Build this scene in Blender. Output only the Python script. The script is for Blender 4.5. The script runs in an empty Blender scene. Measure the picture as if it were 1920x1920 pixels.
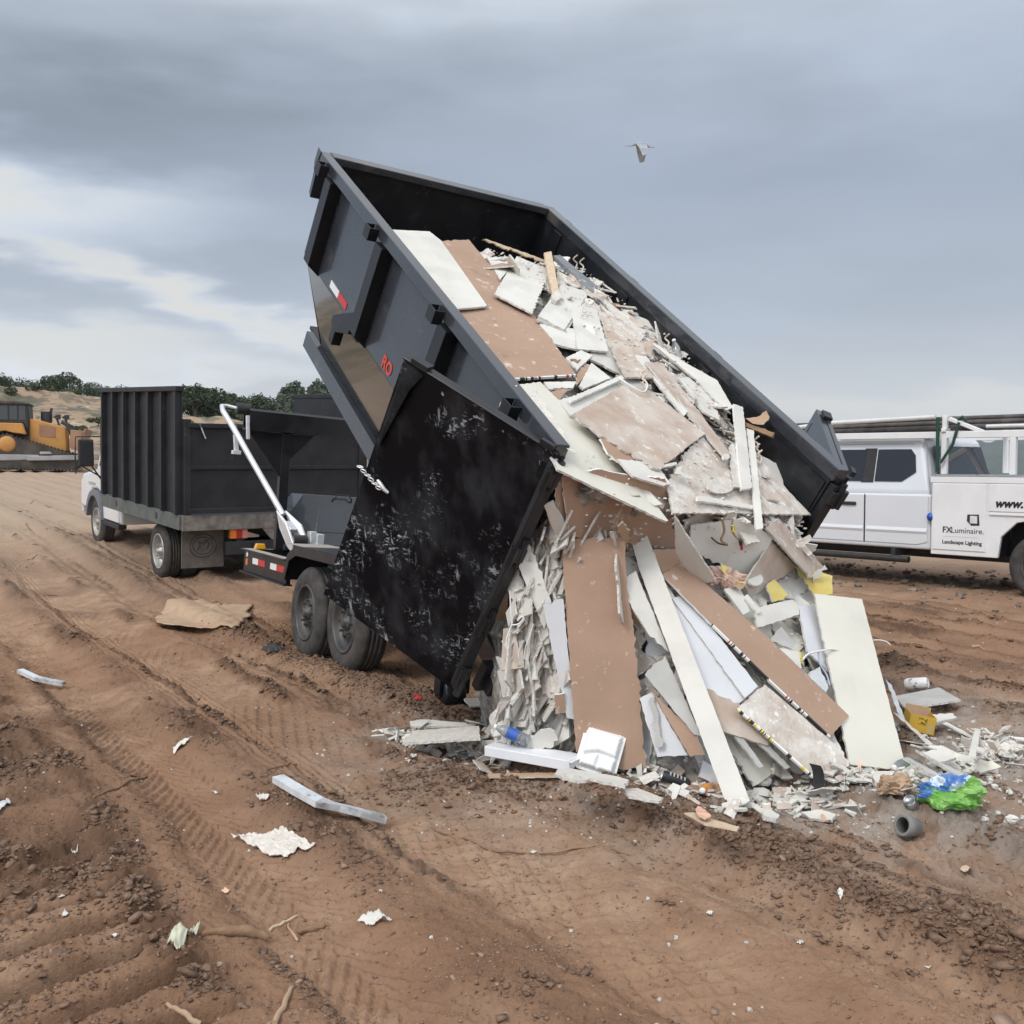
import bpy, bmesh, math, random
import numpy as np
from mathutils import Vector, Matrix
random.seed(11); RNG = np.random.default_rng(11)
SC = bpy.context.scene
COL = SC.collection
R = math.radians
V = Vector

# ------------------------------------------------------------------ camera
CAM_H, FPX, HOR = 1.7, 1925.0, 865.0
PITCH = math.atan((960 - HOR) / FPX)
cam = bpy.data.cameras.new('camera'); cam_o = bpy.data.objects.new('camera', cam); COL.objects.link(cam_o)
cam.sensor_width = 36.0; cam.lens = 36.0 * FPX / 1920.0
cam.clip_start = 0.05; cam.clip_end = 20000
cam_o.location = (0, 0, CAM_H); cam_o.rotation_euler = (math.pi / 2 - PITCH, 0, 0)
SC.camera = cam_o
SC.view_settings.view_transform = 'Standard'; SC.view_settings.look = 'None'
SC.view_settings.exposure = 0.0; SC.view_settings.gamma = 1.0

# ------------------------------------------------------------------ sky
SUN_EL, SUN_AZ = R(46), R(-140)       # azimuth from +Y towards +X
W = bpy.data.worlds.new('World'); SC.world = W; W.use_nodes = True
nt = W.node_tree; nt.nodes.clear()
def N(t, **k):
    n = nt.nodes.new(t)
    for a, b in k.items(): setattr(n, a, b)
    return n
def mth(op, a, b=None, c=None):
    n = N('ShaderNodeMath', operation=op)
    for i, x in enumerate((a, b, c)):
        if x is None: continue
        if isinstance(x, (int, float)): n.inputs[i].default_value = x
        else: nt.links.new(x, n.inputs[i])
    return n.outputs[0]
out = N('ShaderNodeOutputWorld'); bg = N('ShaderNodeBackground')
sky = N('ShaderNodeTexSky', sky_type='NISHITA'); sky.sun_disc = False
sky.sun_elevation = SUN_EL; sky.sun_rotation = SUN_AZ; sky.dust_density = 3.0
tc = N('ShaderNodeTexCoord')
sep = N('ShaderNodeSeparateXYZ'); nt.links.new(tc.outputs['Generated'], sep.inputs[0])
X, Y, Z = sep.outputs
az = mth('ARCTAN2', X, Y); el = mth('ARCSINE', Z)
comb = N('ShaderNodeCombineXYZ')
nt.links.new(az, comb.inputs[0]); nt.links.new(mth('MULTIPLY', el, 3.6), comb.inputs[1])
nz = N('ShaderNodeTexNoise'); nz.inputs['Scale'].default_value = 2.6; nz.inputs['Detail'].default_value = 6; nz.inputs['Roughness'].default_value = .52
nt.links.new(comb.outputs[0], nz.inputs['Vector'])
nz2 = N('ShaderNodeTexNoise'); nz2.inputs['Scale'].default_value = 6.5; nz2.inputs['Detail'].default_value = 5; nz2.inputs['Roughness'].default_value = .5
nt.links.new(comb.outputs[0], nz2.inputs['Vector'])
nf = mth('SUBTRACT', nz.outputs[0], .5); nf2 = mth('SUBTRACT', nz2.outputs[0], .5)
azw = mth('MULTIPLY_ADD', nf2, .22, az); elw = mth('MULTIPLY_ADD', nf2, .10, mth('MULTIPLY_ADD', nf, .06, el))
def blob(a0, e0, sa, se, amp, tilt=0.0):
    da = mth('SUBTRACT', azw, a0)
    de = mth('MULTIPLY_ADD', da, -tilt, mth('SUBTRACT', elw, e0))
    q = mth('ADD', mth('POWER', mth('ABSOLUTE', mth('DIVIDE', da, sa)), 2.0), mth('POWER', mth('ABSOLUTE', mth('DIVIDE', de, se)), 2.0))
    return mth('MULTIPLY', mth('EXPONENT', mth('MULTIPLY', q, -1.0)), amp)
ramp = N('ShaderNodeValToRGB'); cr = ramp.color_ramp
stops = [(0.0, (.74, .735, .715)), (.055, (.655, .68, .705)), (.13, (.505, .565, .655)), (.25, (.425, .495, .605)), (.36, (.445, .512, .613)), (.45, (.62, .675, .745)), (.62, (.72, .77, .83)), (1.0, (.96, 1.0, 1.05))]
while len(cr.elements) < len(stops): cr.elements.new(.5)
for e_, (p_, c_) in zip(cr.elements, stops): e_.position = p_; e_.color = (*c_, 1)
nt.links.new(mth('MULTIPLY_ADD', nf, .07, el), ramp.inputs[0])
mod = mth('ADD', mth('MULTIPLY', nf, .34), mth('MULTIPLY', nf2, .16))
for b in (blob(-.47, .225, .15, .040, .70), blob(-.30, .150, .20, .017, .50, -.20), blob(-.46, .105, .16, .018, .42), blob(-.36, .085, .25, .012, .28),
          blob(-.40, .30, .24, .055, -.34), blob(-.12, .36, .22, .05, -.05), blob(-.42, .18, .30, .022, -.12), blob(.36, .36, .16, .10, .14), blob(-.05, .43, .3, .03, .12),
          blob(.40, .27, .25, .05, -.10), blob(.42, .045, .25, .022, .16)):
    mod = mth('ADD', mod, b)
# the cloud deck is thinner and brighter behind the viewer, where the sun stands
mod = mth('ADD', mod, mth('MULTIPLY', mth('MINIMUM', mth('MAXIMUM', mth('MULTIPLY', Y, -1.6), 0.0), 1.0), 1.1))
warm = None
for b in (blob(-.49, .225, .13, .026, .9), blob(-.30, .150, .19, .013, .9, -.20), blob(-.45, .105, .18, .014, .8), blob(-.33, .083, .14, .007, .4), blob(.36, .045, .28, .020, .6), blob(-.15, .055, .3, .02, .15)):
    warm = b if warm is None else mth('ADD', warm, b)
fac = mth('MAXIMUM', mth('ADD', mod, 1.0), .3)
vm = N('ShaderNodeVectorMath', operation='SCALE'); nt.links.new(ramp.outputs[0], vm.inputs[0]); nt.links.new(fac, vm.inputs['Scale'])
vs = N('ShaderNodeVectorMath', operation='SCALE'); nt.links.new(sky.outputs[0], vs.inputs[0]); vs.inputs['Scale'].default_value = .05
mx = N('ShaderNodeMix', data_type='RGBA'); mx.inputs[0].default_value = .93
nt.links.new(vs.outputs[0], mx.inputs[6]); wm = N('ShaderNodeMix', data_type='RGBA'); nt.links.new(mth('MINIMUM', warm, .85), wm.inputs[0]); nt.links.new(vm.outputs[0], wm.inputs[6]); wm.inputs[7].default_value = (.80, .79, .745, 1); nt.links.new(wm.outputs[2], mx.inputs[7])
nt.links.new(mx.outputs[2], bg.inputs[0]); bg.inputs[1].default_value = 1.0
nt.links.new(bg.outputs[0], out.inputs[0])

# ------------------------------------------------------------------ sun behind the overcast
sl = bpy.data.lights.new('sun', 'SUN'); sl.energy = 1.5; sl.angle = R(16); sl.color = (1.0, .965, .91)
so = bpy.data.objects.new('sun', sl); COL.objects.link(so)
sd = V((math.sin(SUN_AZ) * math.cos(SUN_EL), math.cos(SUN_AZ) * math.cos(SUN_EL), math.sin(SUN_EL)))
so.rotation_euler = sd.to_track_quat('Z', 'Y').to_euler(); so.location = sd * 60

# ------------------------------------------------------------------ helpers
CP, SP = math.cos(PITCH), math.sin(PITCH)
def ray(px, py):
    a = (px - 960) / FPX; b = (960 - py) / FPX
    return np.array([a, CP + b * SP, -SP + b * CP])
EYE = np.array([0, 0, CAM_H])
def at_y(px, py, y):                    # point of the view ray at world depth y
    r = ray(px, py); return EYE + r * (y / r[1])
def project(P):
    P = np.asarray(P, float); x, y, z = P[..., 0], P[..., 1], P[..., 2] - CAM_H
    d = y * CP - z * SP; u = y * SP + z * CP
    return np.stack([960 + FPX * x / d, 960 - FPX * u / d], -1)

class Frame:
    def __init__(s, o, a, b, c): s.o = np.array(o, float); s.m = np.array([a, b, c], float)
    def __call__(s, u, v, w): return s.o + u * s.m[0] + v * s.m[1] + w * s.m[2]
WORLD = Frame((0, 0, 0), (1, 0, 0), (0, 1, 0), (0, 0, 1))
def heading_frame(o, psi, roll=0.0, pitch=0.0):
    e = np.array([-math.sin(psi), math.cos(psi), 0]); r = np.array([math.cos(psi), math.sin(psi), 0]); z = np.array([0, 0, 1.])
    e, z = e * math.cos(pitch) + z * math.sin(pitch), z * math.cos(pitch) - e * math.sin(pitch)
    r, z = r * math.cos(roll) - z * math.sin(roll), z * math.cos(roll) + r * math.sin(roll)
    return Frame(o, e, r, z)

class MB:
    """collects primitives given in a local frame; build() links them as one mesh"""
    def __init__(s, fr=WORLD): s.fr = fr; s.v = []; s.f = []; s.mi = []; s.sm = []; s.m = 0; s.cuts = []
    def cut(s): s.cuts.append(len(s.f))              # what follows becomes an object of its own
    def add(s, pts, faces, smooth=False):
        n = len(s.v)
        for p in pts: s.v.append(s.fr(*p))
        for f in faces: s.f.append([i + n for i in f]); s.mi.append(s.m); s.sm.append(smooth)
    def box(s, x0, x1, y0, y1, z0, z1):
        s.add([(x0, y0, z0), (x1, y0, z0), (x1, y1, z0), (x0, y1, z0), (x0, y0, z1), (x1, y0, z1), (x1, y1, z1), (x0, y1, z1)],
              [(0, 3, 2, 1), (4, 5, 6, 7), (0, 1, 5, 4), (1, 2, 6, 5), (2, 3, 7, 6), (3, 0, 4, 7)])
    def hexa(s, b, t):
        s.add(list(b) + list(t), [(0, 3, 2, 1), (4, 5, 6, 7), (0, 1, 5, 4), (1, 2, 6, 5), (2, 3, 7, 6), (3, 0, 4, 7)])
    def prism(s, poly, ext):
        n = len(poly); ext = np.array(ext, float); poly = [np.array(p, float) for p in poly]
        s.add(poly + [p + ext for p in poly], [tuple(range(n))[::-1], tuple(range(n, 2 * n))] + [(i, (i + 1) % n, (i + 1) % n + n, i + n) for i in range(n)])
    def bar(s, p, q, w, h, up=(0, 0, 1)):
        p, q, up = np.array(p, float), np.array(q, float), np.array(up, float)
        d = q - p; d /= np.linalg.norm(d); a = np.cross(d, up)
        if np.linalg.norm(a) < 1e-6: a = np.cross(d, (1, 0, 0))
        a /= np.linalg.norm(a); b = np.cross(a, d); a = a * w / 2; b = b * h / 2
        s.hexa([p - a - b, p + a - b, p + a + b, p - a + b], [q - a - b, q + a - b, q + a + b, q - a + b])
    def tube(s, pts, r, n=8, smooth=True, caps=True):
        pts = [np.array(p, float) for p in pts]; k = len(pts); rr = r if hasattr(r, '__len__') else [r] * k
        base = []; prev = None
        for i, p in enumerate(pts):
            t = pts[min(i + 1, k - 1)] - pts[max(i - 1, 0)]; t = t / (np.linalg.norm(t) + 1e-12)
            if prev is None:
                a = np.cross(t, (0.13, 0.27, 0.95)); 
                if np.linalg.norm(a) < 1e-3: a = np.cross(t, (1, 0, 0))
            else: a = prev - t * np.dot(prev, t)
            a = a / np.linalg.norm(a); prev = a; b = np.cross(t, a)
            base += [p + rr[i] * (a * math.cos(2 * math.pi * j / n) + b * math.sin(2 * math.pi * j / n)) for j in range(n)]
        F = [(i * n + j, i * n + (j + 1) % n, (i + 1) * n + (j + 1) % n, (i + 1) * n + j) for i in range(k - 1) for j in range(n)]
        s.add(base, F, smooth)
        if caps: s.add(base[:n] + base[-n:], [tuple(range(n))[::-1], tuple(range(n, 2 * n))])
    def cyl(s, p, q, r, n=16, r2=None): s.tube([p, q], [r, r if r2 is None else r2], n)
    def lathe(s, o, axis, prof, n=32):      # prof: (radius, height along axis)
        o = np.array(o, float); ax = np.array(axis, float); ax /= np.linalg.norm(ax)
        a = np.cross(ax, (0.31, .17, .9)); a /= np.linalg.norm(a); b = np.cross(ax, a); P = []
        for r_, h_ in prof: P += [o + ax * h_ + max(r_, 1e-4) * (a * math.cos(2 * math.pi * j / n) + b * math.sin(2 * math.pi * j / n)) for j in range(n)]
        s.add(P, [(i * n + j, i * n + (j + 1) % n, (i + 1) * n + (j + 1) % n, (i + 1) * n + j) for i in range(len(prof) - 1) for j in range(n)], True)
    def torus(s, o, a, b, r1, r2, n=14, k=6, stretch=1.0):
        o, a, b = np.array(o, float), np.array(a, float), np.array(b, float); c = np.cross(a, b); P = []
        for i in range(n):
            t = 2 * math.pi * i / n; d = a * math.cos(t) * stretch + b * math.sin(t)
            for j in range(k):
                g = 2 * math.pi * j / k; P.append(o + d * r1 + r2 * (math.cos(g) * (a * math.cos(t) + b * math.sin(t)) + math.sin(g) * c))
        s.add(P, [(i * k + j, i * k + (j + 1) % k, ((i + 1) % n) * k + (j + 1) % k, ((i + 1) % n) * k + j) for i in range(n) for j in range(k)], True)
    def build(s, name, mats, parent=None, bevel=0.0, seg=1, origin=None, solid=0.0):
        if s.cuts:
            ends = sorted(set(c for c in s.cuts if 0 < c < len(s.f))) + [len(s.f)]; a = 0; first = None
            for b in ends:
                m = MB(); used = sorted({i for f in s.f[a:b] for i in f}); ix = {j: i for i, j in enumerate(used)}
                m.v = [s.v[j] for j in used]; m.f = [[ix[j] for j in f] for f in s.f[a:b]]; m.mi = s.mi[a:b]; m.sm = s.sm[a:b]; a = b
                o = m.build(name, mats, parent, bevel, seg, origin, solid); first = first or o
            return first
        me = bpy.data.meshes.new(name)
        o = bpy.data.objects.new(name, me); COL.objects.link(o)
        vv = np.array(s.v)
        if parent is not None: org = WLOC[parent.name]; o.parent = parent; WLOC[o.name] = org
        else:
            org = np.array(origin, float) if origin is not None else np.array([vv[:, 0].mean(), vv[:, 1].mean(), vv[:, 2].min()])
            o.location = org; WLOC[o.name] = org
        me.from_pydata((vv - org).tolist(), [], s.f)
        for m in (mats if isinstance(mats, (list, tuple)) else [mats]): me.materials.append(m)
        me.polygons.foreach_set('material_index', s.mi); me.polygons.foreach_set('use_smooth', s.sm); me.update()
        b = bmesh.new(); b.from_mesh(me); bmesh.ops.recalc_face_normals(b, faces=b.faces); b.to_mesh(me); b.free()
        if solid: md = o.modifiers.new('solid', 'SOLIDIFY'); md.thickness = solid; md.offset = 0
        if bevel:
            md = o.modifiers.new('bevel', 'BEVEL'); md.width = bevel; md.segments = seg; md.limit_method = 'ANGLE'; md.angle_limit = R(40)
        return o
WLOC = {}
def tag(o, label=None, cat=None, group=None, kind=None):
    if label: o['label'] = label
    if cat: o['category'] = cat
    if group: o['group'] = group
    if kind: o['kind'] = kind
    return o
def thing(name, loc, label, cat, group=None):
    o = bpy.data.objects.new(name, None); COL.objects.link(o); o.location = tuple(loc); o.empty_display_size = .2
    WLOC[o.name] = np.array(loc, float); return tag(o, label, cat, group)
def text_mesh(name, txt, P, ex, ey, size, m, parent, bold=0.0, shear=0.0, depth=.0015):
    """lettering: origin P, reading direction ex, up ey"""
    cu = bpy.data.curves.new(name, 'FONT'); cu.body = txt; cu.size = size; cu.offset = bold; cu.shear = shear; cu.extrude = depth; cu.resolution_u = 4
    t = bpy.data.objects.new('tmp_text', cu); COL.objects.link(t)
    me = bpy.data.meshes.new_from_object(t); bpy.data.objects.remove(t)
    ex, ey = V(ex).normalized(), V(ey); ey = (ey - ex * ey.dot(ex)).normalized(); ez = ex.cross(ey)
    M4 = Matrix.Translation(V(P) - V(WLOC[parent.name])) @ Matrix((ex, ey, ez)).transposed().to_4x4()
    me.transform(M4); me.materials.clear(); me.materials.append(m)
    o = bpy.data.objects.new(name, me); COL.objects.link(o); o.parent = parent; WLOC[o.name] = WLOC[parent.name]
    return o

# ------------------------------------------------------------------ numpy noise
def _h(ix, iy, seed):
    n = (ix.astype(np.int64) * 374761393 + iy.astype(np.int64) * 668265263 + seed * 1274126177) & 0xffffffff
    n = ((n ^ (n >> 13)) * 1274126177) & 0xffffffff
    return ((n ^ (n >> 16)) & 0xffff) / 65535.0
def vnoise(x, y, seed=0):
    ix, iy = np.floor(x), np.floor(y); fx, fy = x - ix, y - iy
    fx = fx * fx * fx * (fx * (fx * 6 - 15) + 10); fy = fy * fy * fy * (fy * (fy * 6 - 15) + 10)
    a, b, c, d = _h(ix, iy, seed), _h(ix + 1, iy, seed), _h(ix, iy + 1, seed), _h(ix + 1, iy + 1, seed)
    return (a + (b - a) * fx) * (1 - fy) + (c + (d - c) * fx) * fy - .5
def fbm(x, y, oct=4, seed=0, gain=.5):
    t = 0; a = 1.0
    for i in range(oct):
        t = t + a * vnoise(x * 1.0, y * 1.0, seed + i * 17); x, y = x * 1.93 + y * .41 + 3.1, y * 1.93 - x * .41 + 7.7; a *= gain
    return t
def sstep(a, b, x): t = np.clip((x - a) / (b - a), 0, 1); return t * t * (3 - 2 * t)
# ------------------------------------------------------------------ materials
def mat(name, c1, c2=None, sc=6.0, rough=.6, metal=0.0, bump=0.0, bsc=60.0, lo=.38, hi=.62, spots=None, coat=0.0, stretch=None, det=5, rvar=0.0, trans=0.0, spec=None, alpha=None):
    m = bpy.data.materials.new(name); m.use_nodes = True; t = m.node_tree; p = t.nodes['Principled BSDF']; L = t.links.new
    p.inputs['Roughness'].default_value = rough; p.inputs['Metallic'].default_value = metal; p.inputs['Coat Weight'].default_value = coat
    if trans: p.inputs['Transmission Weight'].default_value = trans
    if spec is not None: p.inputs['Specular IOR Level'].default_value = spec
    if alpha is not None: p.inputs['Alpha'].default_value = alpha
    p.inputs['Base Color'].default_value = (*c1, 1)
    tcn = t.nodes.new('ShaderNodeTexCoord'); vec = tcn.outputs['Object']
    if stretch:
        mp = t.nodes.new('ShaderNodeMapping'); mp.inputs['Scale'].default_value = stretch[:3]
        if len(stretch) > 3: mp.inputs['Rotation'].default_value = stretch[3:]
        L(vec, mp.inputs[0]); vec = mp.outputs[0]
    def noise(s, d=det):
        n = t.nodes.new('ShaderNodeTexNoise'); n.inputs['Scale'].default_value = s; n.inputs['Detail'].default_value = d; n.inputs['Roughness'].default_value = .6
        L(vec, n.inputs['Vector']); return n.outputs[0]
    def rng(x, a, b, c=0., d=1.):
        n = t.nodes.new('ShaderNodeMapRange'); L(x, n.inputs[0]); n.inputs[1].default_value = a; n.inputs[2].default_value = b; n.inputs[3].default_value = c; n.inputs[4].default_value = d; return n.outputs[0]
    colr = None
    def mix(fac, a, b):
        n = t.nodes.new('ShaderNodeMix'); n.data_type = 'RGBA'; L(fac, n.inputs[0])
        for i, x in ((6, a), (7, b)):
            if isinstance(x, tuple): n.inputs[i].default_value = (*x, 1)
            else: L(x, n.inputs[i])
        return n.outputs[2]
    if c2 is not None:
        nz_ = noise(sc); colr = mix(rng(nz_, lo, hi), tuple(c1), tuple(c2))
        if rvar: L(rng(nz_, .3, .7, rough - rvar, rough + rvar), p.inputs['Roughness'])
    for sp in (spots or []):
        c3, s3, th, wd = sp
        colr = mix(rng(noise(s3, 6), th, th + wd), colr if colr is not None else tuple(c1), tuple(c3))
    if colr is not None: L(colr, p.inputs['Base Color'])
    if bump:
        bn = t.nodes.new('ShaderNodeBump'); bn.inputs['Strength'].default_value = bump; bn.inputs['Distance'].default_value = .02
        L(noise(bsc, 6), bn.inputs['Height']); L(bn.outputs[0], p.inputs['Normal'])
    return m
# plasterboard
PAPER = mat('paper_white', (.70, .675, .615), (.63, .605, .55), 3.5, .75, bump=.08, bsc=120, spots=[((.55, .49, .42), 9, .66, .06), ((.50, .47, .43), 30, .71, .04), ((.58, .56, .52), 1.7, .56, .14)])
PAPERC = mat('paper_cream', (.70, .675, .585), (.66, .635, .545), 3, .7, bump=.06, bsc=140, spots=[((.58, .54, .45), 14, .69, .05), ((.60, .58, .52), 2.2, .56, .14), ((.48, .44, .38), 40, .71, .03)])
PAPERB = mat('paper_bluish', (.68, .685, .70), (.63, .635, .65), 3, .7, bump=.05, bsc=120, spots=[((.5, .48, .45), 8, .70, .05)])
KRAFT = mat('paper_brown', (.425, .28, .20), (.365, .238, .165), 2.6, .8, bump=.12, bsc=160, lo=.32, hi=.68, spots=[((.62, .53, .45), 9, .64, .05), ((.50, .38, .30), 22, .62, .08), ((.70, .64, .57), 48, .70, .03), ((.25, .165, .12), 5, .66, .08)])
KRAFTD = mat('paper_brown_dusty', (.45, .34, .27), (.62, .56, .49), 4.5, .85, bump=.16, bsc=70, lo=.36, hi=.72, spots=[((.74, .71, .66), 13, .60, .10)])
DUSTY = mat('paper_plaster_dust', (.50, .42, .35), (.72, .68, .62), 7, .9, bump=.45, bsc=45, lo=.34, hi=.64, spots=[((.80, .78, .74), 24, .58, .06)])
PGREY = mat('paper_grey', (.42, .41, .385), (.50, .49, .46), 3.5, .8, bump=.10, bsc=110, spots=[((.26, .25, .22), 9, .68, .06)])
PYEL = mat('paper_yellow', (.72, .62, .22), (.66, .50, .13), 4, .75, bump=.08, bsc=100, spots=[((.8, .77, .66), 9, .62, .06)])
GYP = mat('gypsum_edge', (.74, .715, .67), (.57, .54, .49), 40, .9, bump=.7, bsc=90)
GYPT = mat('gypsum_tan', (.62, .56, .49), (.74, .70, .64), 24, .9, bump=.5, bsc=70)
TORN = mat('torn_paper', (.58, .47, .38), (.72, .66, .58), 12, .85, bump=.3, bsc=60)
INKK = mat('print_black', (.03, .03, .033), rough=.6); INKR = mat('print_red', (.52, .03, .03), rough=.55); INKY = mat('print_yellow', (.78, .62, .04), rough=.6)
TAPE = mat('tape_white', (.80, .79, .76), rough=.6)
WOOD = mat('wood_tan', (.55, .41, .27), (.66, .53, .38), 5, .75, bump=.2, bsc=40, stretch=(6, 6, 1))
WOODD = mat('wood_dark', (.20, .115, .065), (.30, .19, .11), 9, .85, bump=.3, bsc=40)
CARDB = mat('cardboard', (.40, .265, .165), (.46, .32, .215), 5, .85, bump=.15, bsc=50, spots=[((.28, .17, .10), 11, .64, .08)])
# metals and paint
BINP = mat('bin_paint', (.027, .031, .039), (.037, .041, .049), 3, .28, bump=.03, bsc=7, coat=.5, rvar=.08, spots=[((.13, .12, .11), 45, .70, .05), ((.085, .080, .074), 2.2, .60, .12)])
BINB = mat('bin_black', (.010, .0105, .013), (.016, .0165, .019), 5, .36, spec=.4, bump=.04, bsc=30, rvar=.08)
BINI = mat('bin_inside', (.0075, .008, .010), (.013, .0135, .016), 4, .45, spec=.35, bump=.06, bsc=30, rvar=.1, spots=[((.022, .024, .028), 5, .55, .10), ((.10, .105, .115), 11, .665, .05), ((.30, .30, .30), 26, .71, .03)])
GLOSSB = mat('gloss_black', (.010, .0105, .011), rough=.14, coat=.6)
STEEL = mat('galvanised', (.78, .80, .82), (.66, .68, .70), 14, .38, metal=.2, bump=.05, bsc=40, spots=[((.42, .42, .41), 6, .54, .10), ((.20, .15, .10), 11, .63, .05)])
ALU = mat('alloy_tube', (.80, .81, .83), (.72, .73, .75), 9, .32, metal=.55)
STUDG = mat('stud_grey', (.26, .275, .30), (.34, .35, .37), 9, .45, metal=.5)
RUBB = mat('tyre_rubber', (.035, .034, .033), (.085, .075, .066), 9, .88, bump=.25, bsc=60, lo=.35, hi=.7)
RIMD = mat('rim_dark', (.055, .055, .056), (.10, .093, .085), 7, .5, metal=.25, spots=[((.20, .16, .12), 14, .64, .08)])
RIMW = mat('rim_silver', (.48, .47, .45), (.36, .33, .29), 7, .5, metal=.4)
TRUCKW = mat('truck_white', (.78, .79, .80), (.74, .75, .76), 2, .26, coat=.5)
TRUCKS = mat('truck_silver', (.74, .76, .79), (.72, .74, .77), 2, .28, metal=.10, coat=.5)
BODYW = mat('body_white', (.80, .80, .80), (.75, .75, .745), 3, .38, coat=.2, spots=[((.60, .56, .50), 16, .70, .05)])
BLKPL = mat('black_plastic', (.020, .020, .022), (.03, .03, .031), 12, .55)
GLASS = mat('dark_glass', (.012, .015, .020), rough=.05, spec=.62, coat=.15)
BEDP = mat('bed_paint', (.017, .018, .022), (.028, .028, .031), 4, .55, spec=.35, bump=.06, bsc=20, spots=[((.09, .08, .07), 8, .66, .08)])
BEDG = mat('bed_rail', (.075, .095, .092), (.13, .13, .12), 5, .6, bump=.1, bsc=30, spots=[((.05, .14, .115), 7, .58, .1)])
WORN = mat('worn_bumper', (.24, .215, .185), (.13, .115, .10), 8, .8, bump=.2, bsc=30)
FLAP = mat('mud_flap', (.105, .092, .080), (.155, .135, .115), 7, .9, bump=.15, bsc=40)
REDP = mat('lamp_red', (.42, .025, .02), rough=.25, coat=.4); ORGP = mat('lamp_orange', (.75, .20, .03), rough=.25, coat=.4); AMBP = mat('lamp_amber', (.85, .40, .02), rough=.2, coat=.5)
REFW = mat('reflector_white', (.78, .78, .77), rough=.4); REFR = mat('reflector_red', (.55, .035, .035), rough=.4)
LETR = mat('letter_red', (.62, .06, .035), rough=.5); LETW = mat('letter_white', (.75, .75, .75), rough=.5); LETK = mat('letter_black', (.018, .018, .02), rough=.5); LETG = mat('letter_grey', (.45, .45, .46), rough=.6)
DOZY = mat('dozer_yellow', (.52, .25, .06), (.42, .20, .055), 1.2, .6, spots=[((.25, .15, .08), 2.2, .60, .12)])
DOZK = mat('dozer_dark', (.030, .026, .023), (.085, .066, .050), 1.5, .7)
DOZR = mat('dozer_blade', (.26, .13, .07), (.33, .19, .11), 1.4, .6)
DOZG = mat('dozer_grey', (.27, .265, .265), (.34, .33, .32), 1.2, .6)
PIPE = mat('pipe_brown', (.05, .042, .039), (.115, .098, .09), 5, .6); PIPEW = mat('pipe_white', (.72, .72, .71), (.62, .62, .61), 5, .4)
GREENS = mat('strap_green', (.012, .055, .035), rough=.7)
DIAM = mat('tread_plate', (.50, .51, .52), (.30, .31, .32), 90, .35, metal=.8, bump=.6, bsc=90)
# litter
FOAM = mat('white_foam', (.84, .84, .83), rough=.55); CARTON = mat('carton_white', (.80, .80, .82), (.76, .76, .78), 6, .6)
BLUEP = mat('plastic_blue', (.05, .15, .42), (.13, .26, .52), 9, .32, bump=.2, bsc=22); GRNP = mat('plastic_green', (.13, .36, .05), (.24, .46, .12), 9, .32, bump=.2, bsc=22)
CLRP = mat('clear_plastic', (.70, .74, .78), rough=.12, trans=.85); LBLU = mat('label_blue', (.05, .13, .46), rough=.4)
ORGD = mat('orange_drink', (.66, .26, .05), (.74, .36, .09), 12, .25); GRNL = mat('label_green', (.04, .22, .11), (.16, .34, .20), 30, .35)
YELB = mat('yellow_card', (.60, .38, .04), (.52, .32, .04), 8, .65, spots=[((.45, .36, .22), 12, .62, .06)]); CUPG = mat('pipe_fitting_grey', (.20, .195, .185), (.26, .25, .235), 14, .6)
BAGT = mat('bag_beige', (.62, .56, .49), (.72, .67, .61), 14, .5, bump=.4, bsc=30, spots=[((.40, .29, .21), 11, .63, .08)]); LEAFC = mat('pale_leaf_paper', (.60, .59, .45), (.54, .53, .40), 12, .65)
SALM = mat('salmon_scrap', (.70, .34, .22), (.78, .52, .38), 14, .7)
BIRDM = mat('feather_white', (.74, .75, .77), (.62, .63, .65), 8, .8); BIRDD = mat('feather_grey', (.16, .165, .18), rough=.8); BIRDP = mat('feather_pale', (.66, .63, .63), (.60, .58, .58), 8, .8)
# plants
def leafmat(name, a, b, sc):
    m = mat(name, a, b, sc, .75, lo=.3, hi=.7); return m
LEAF1 = leafmat('oak_leaf', (.030, .048, .022), (.070, .092, .045), .5); LEAF2 = leafmat('hazed_leaf', (.075, .100, .065), (.12, .145, .095), .5); BARK = mat('bark', (.07, .055, .045), (.12, .095, .08), 3, .9, bump=.4, bsc=12)  # LEAF2: haze on the farther trees put into a paler leaf colour
SHRUB = leafmat('shrub_leaf', (.050, .068, .030), (.10, .105, .055), .9)

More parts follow.
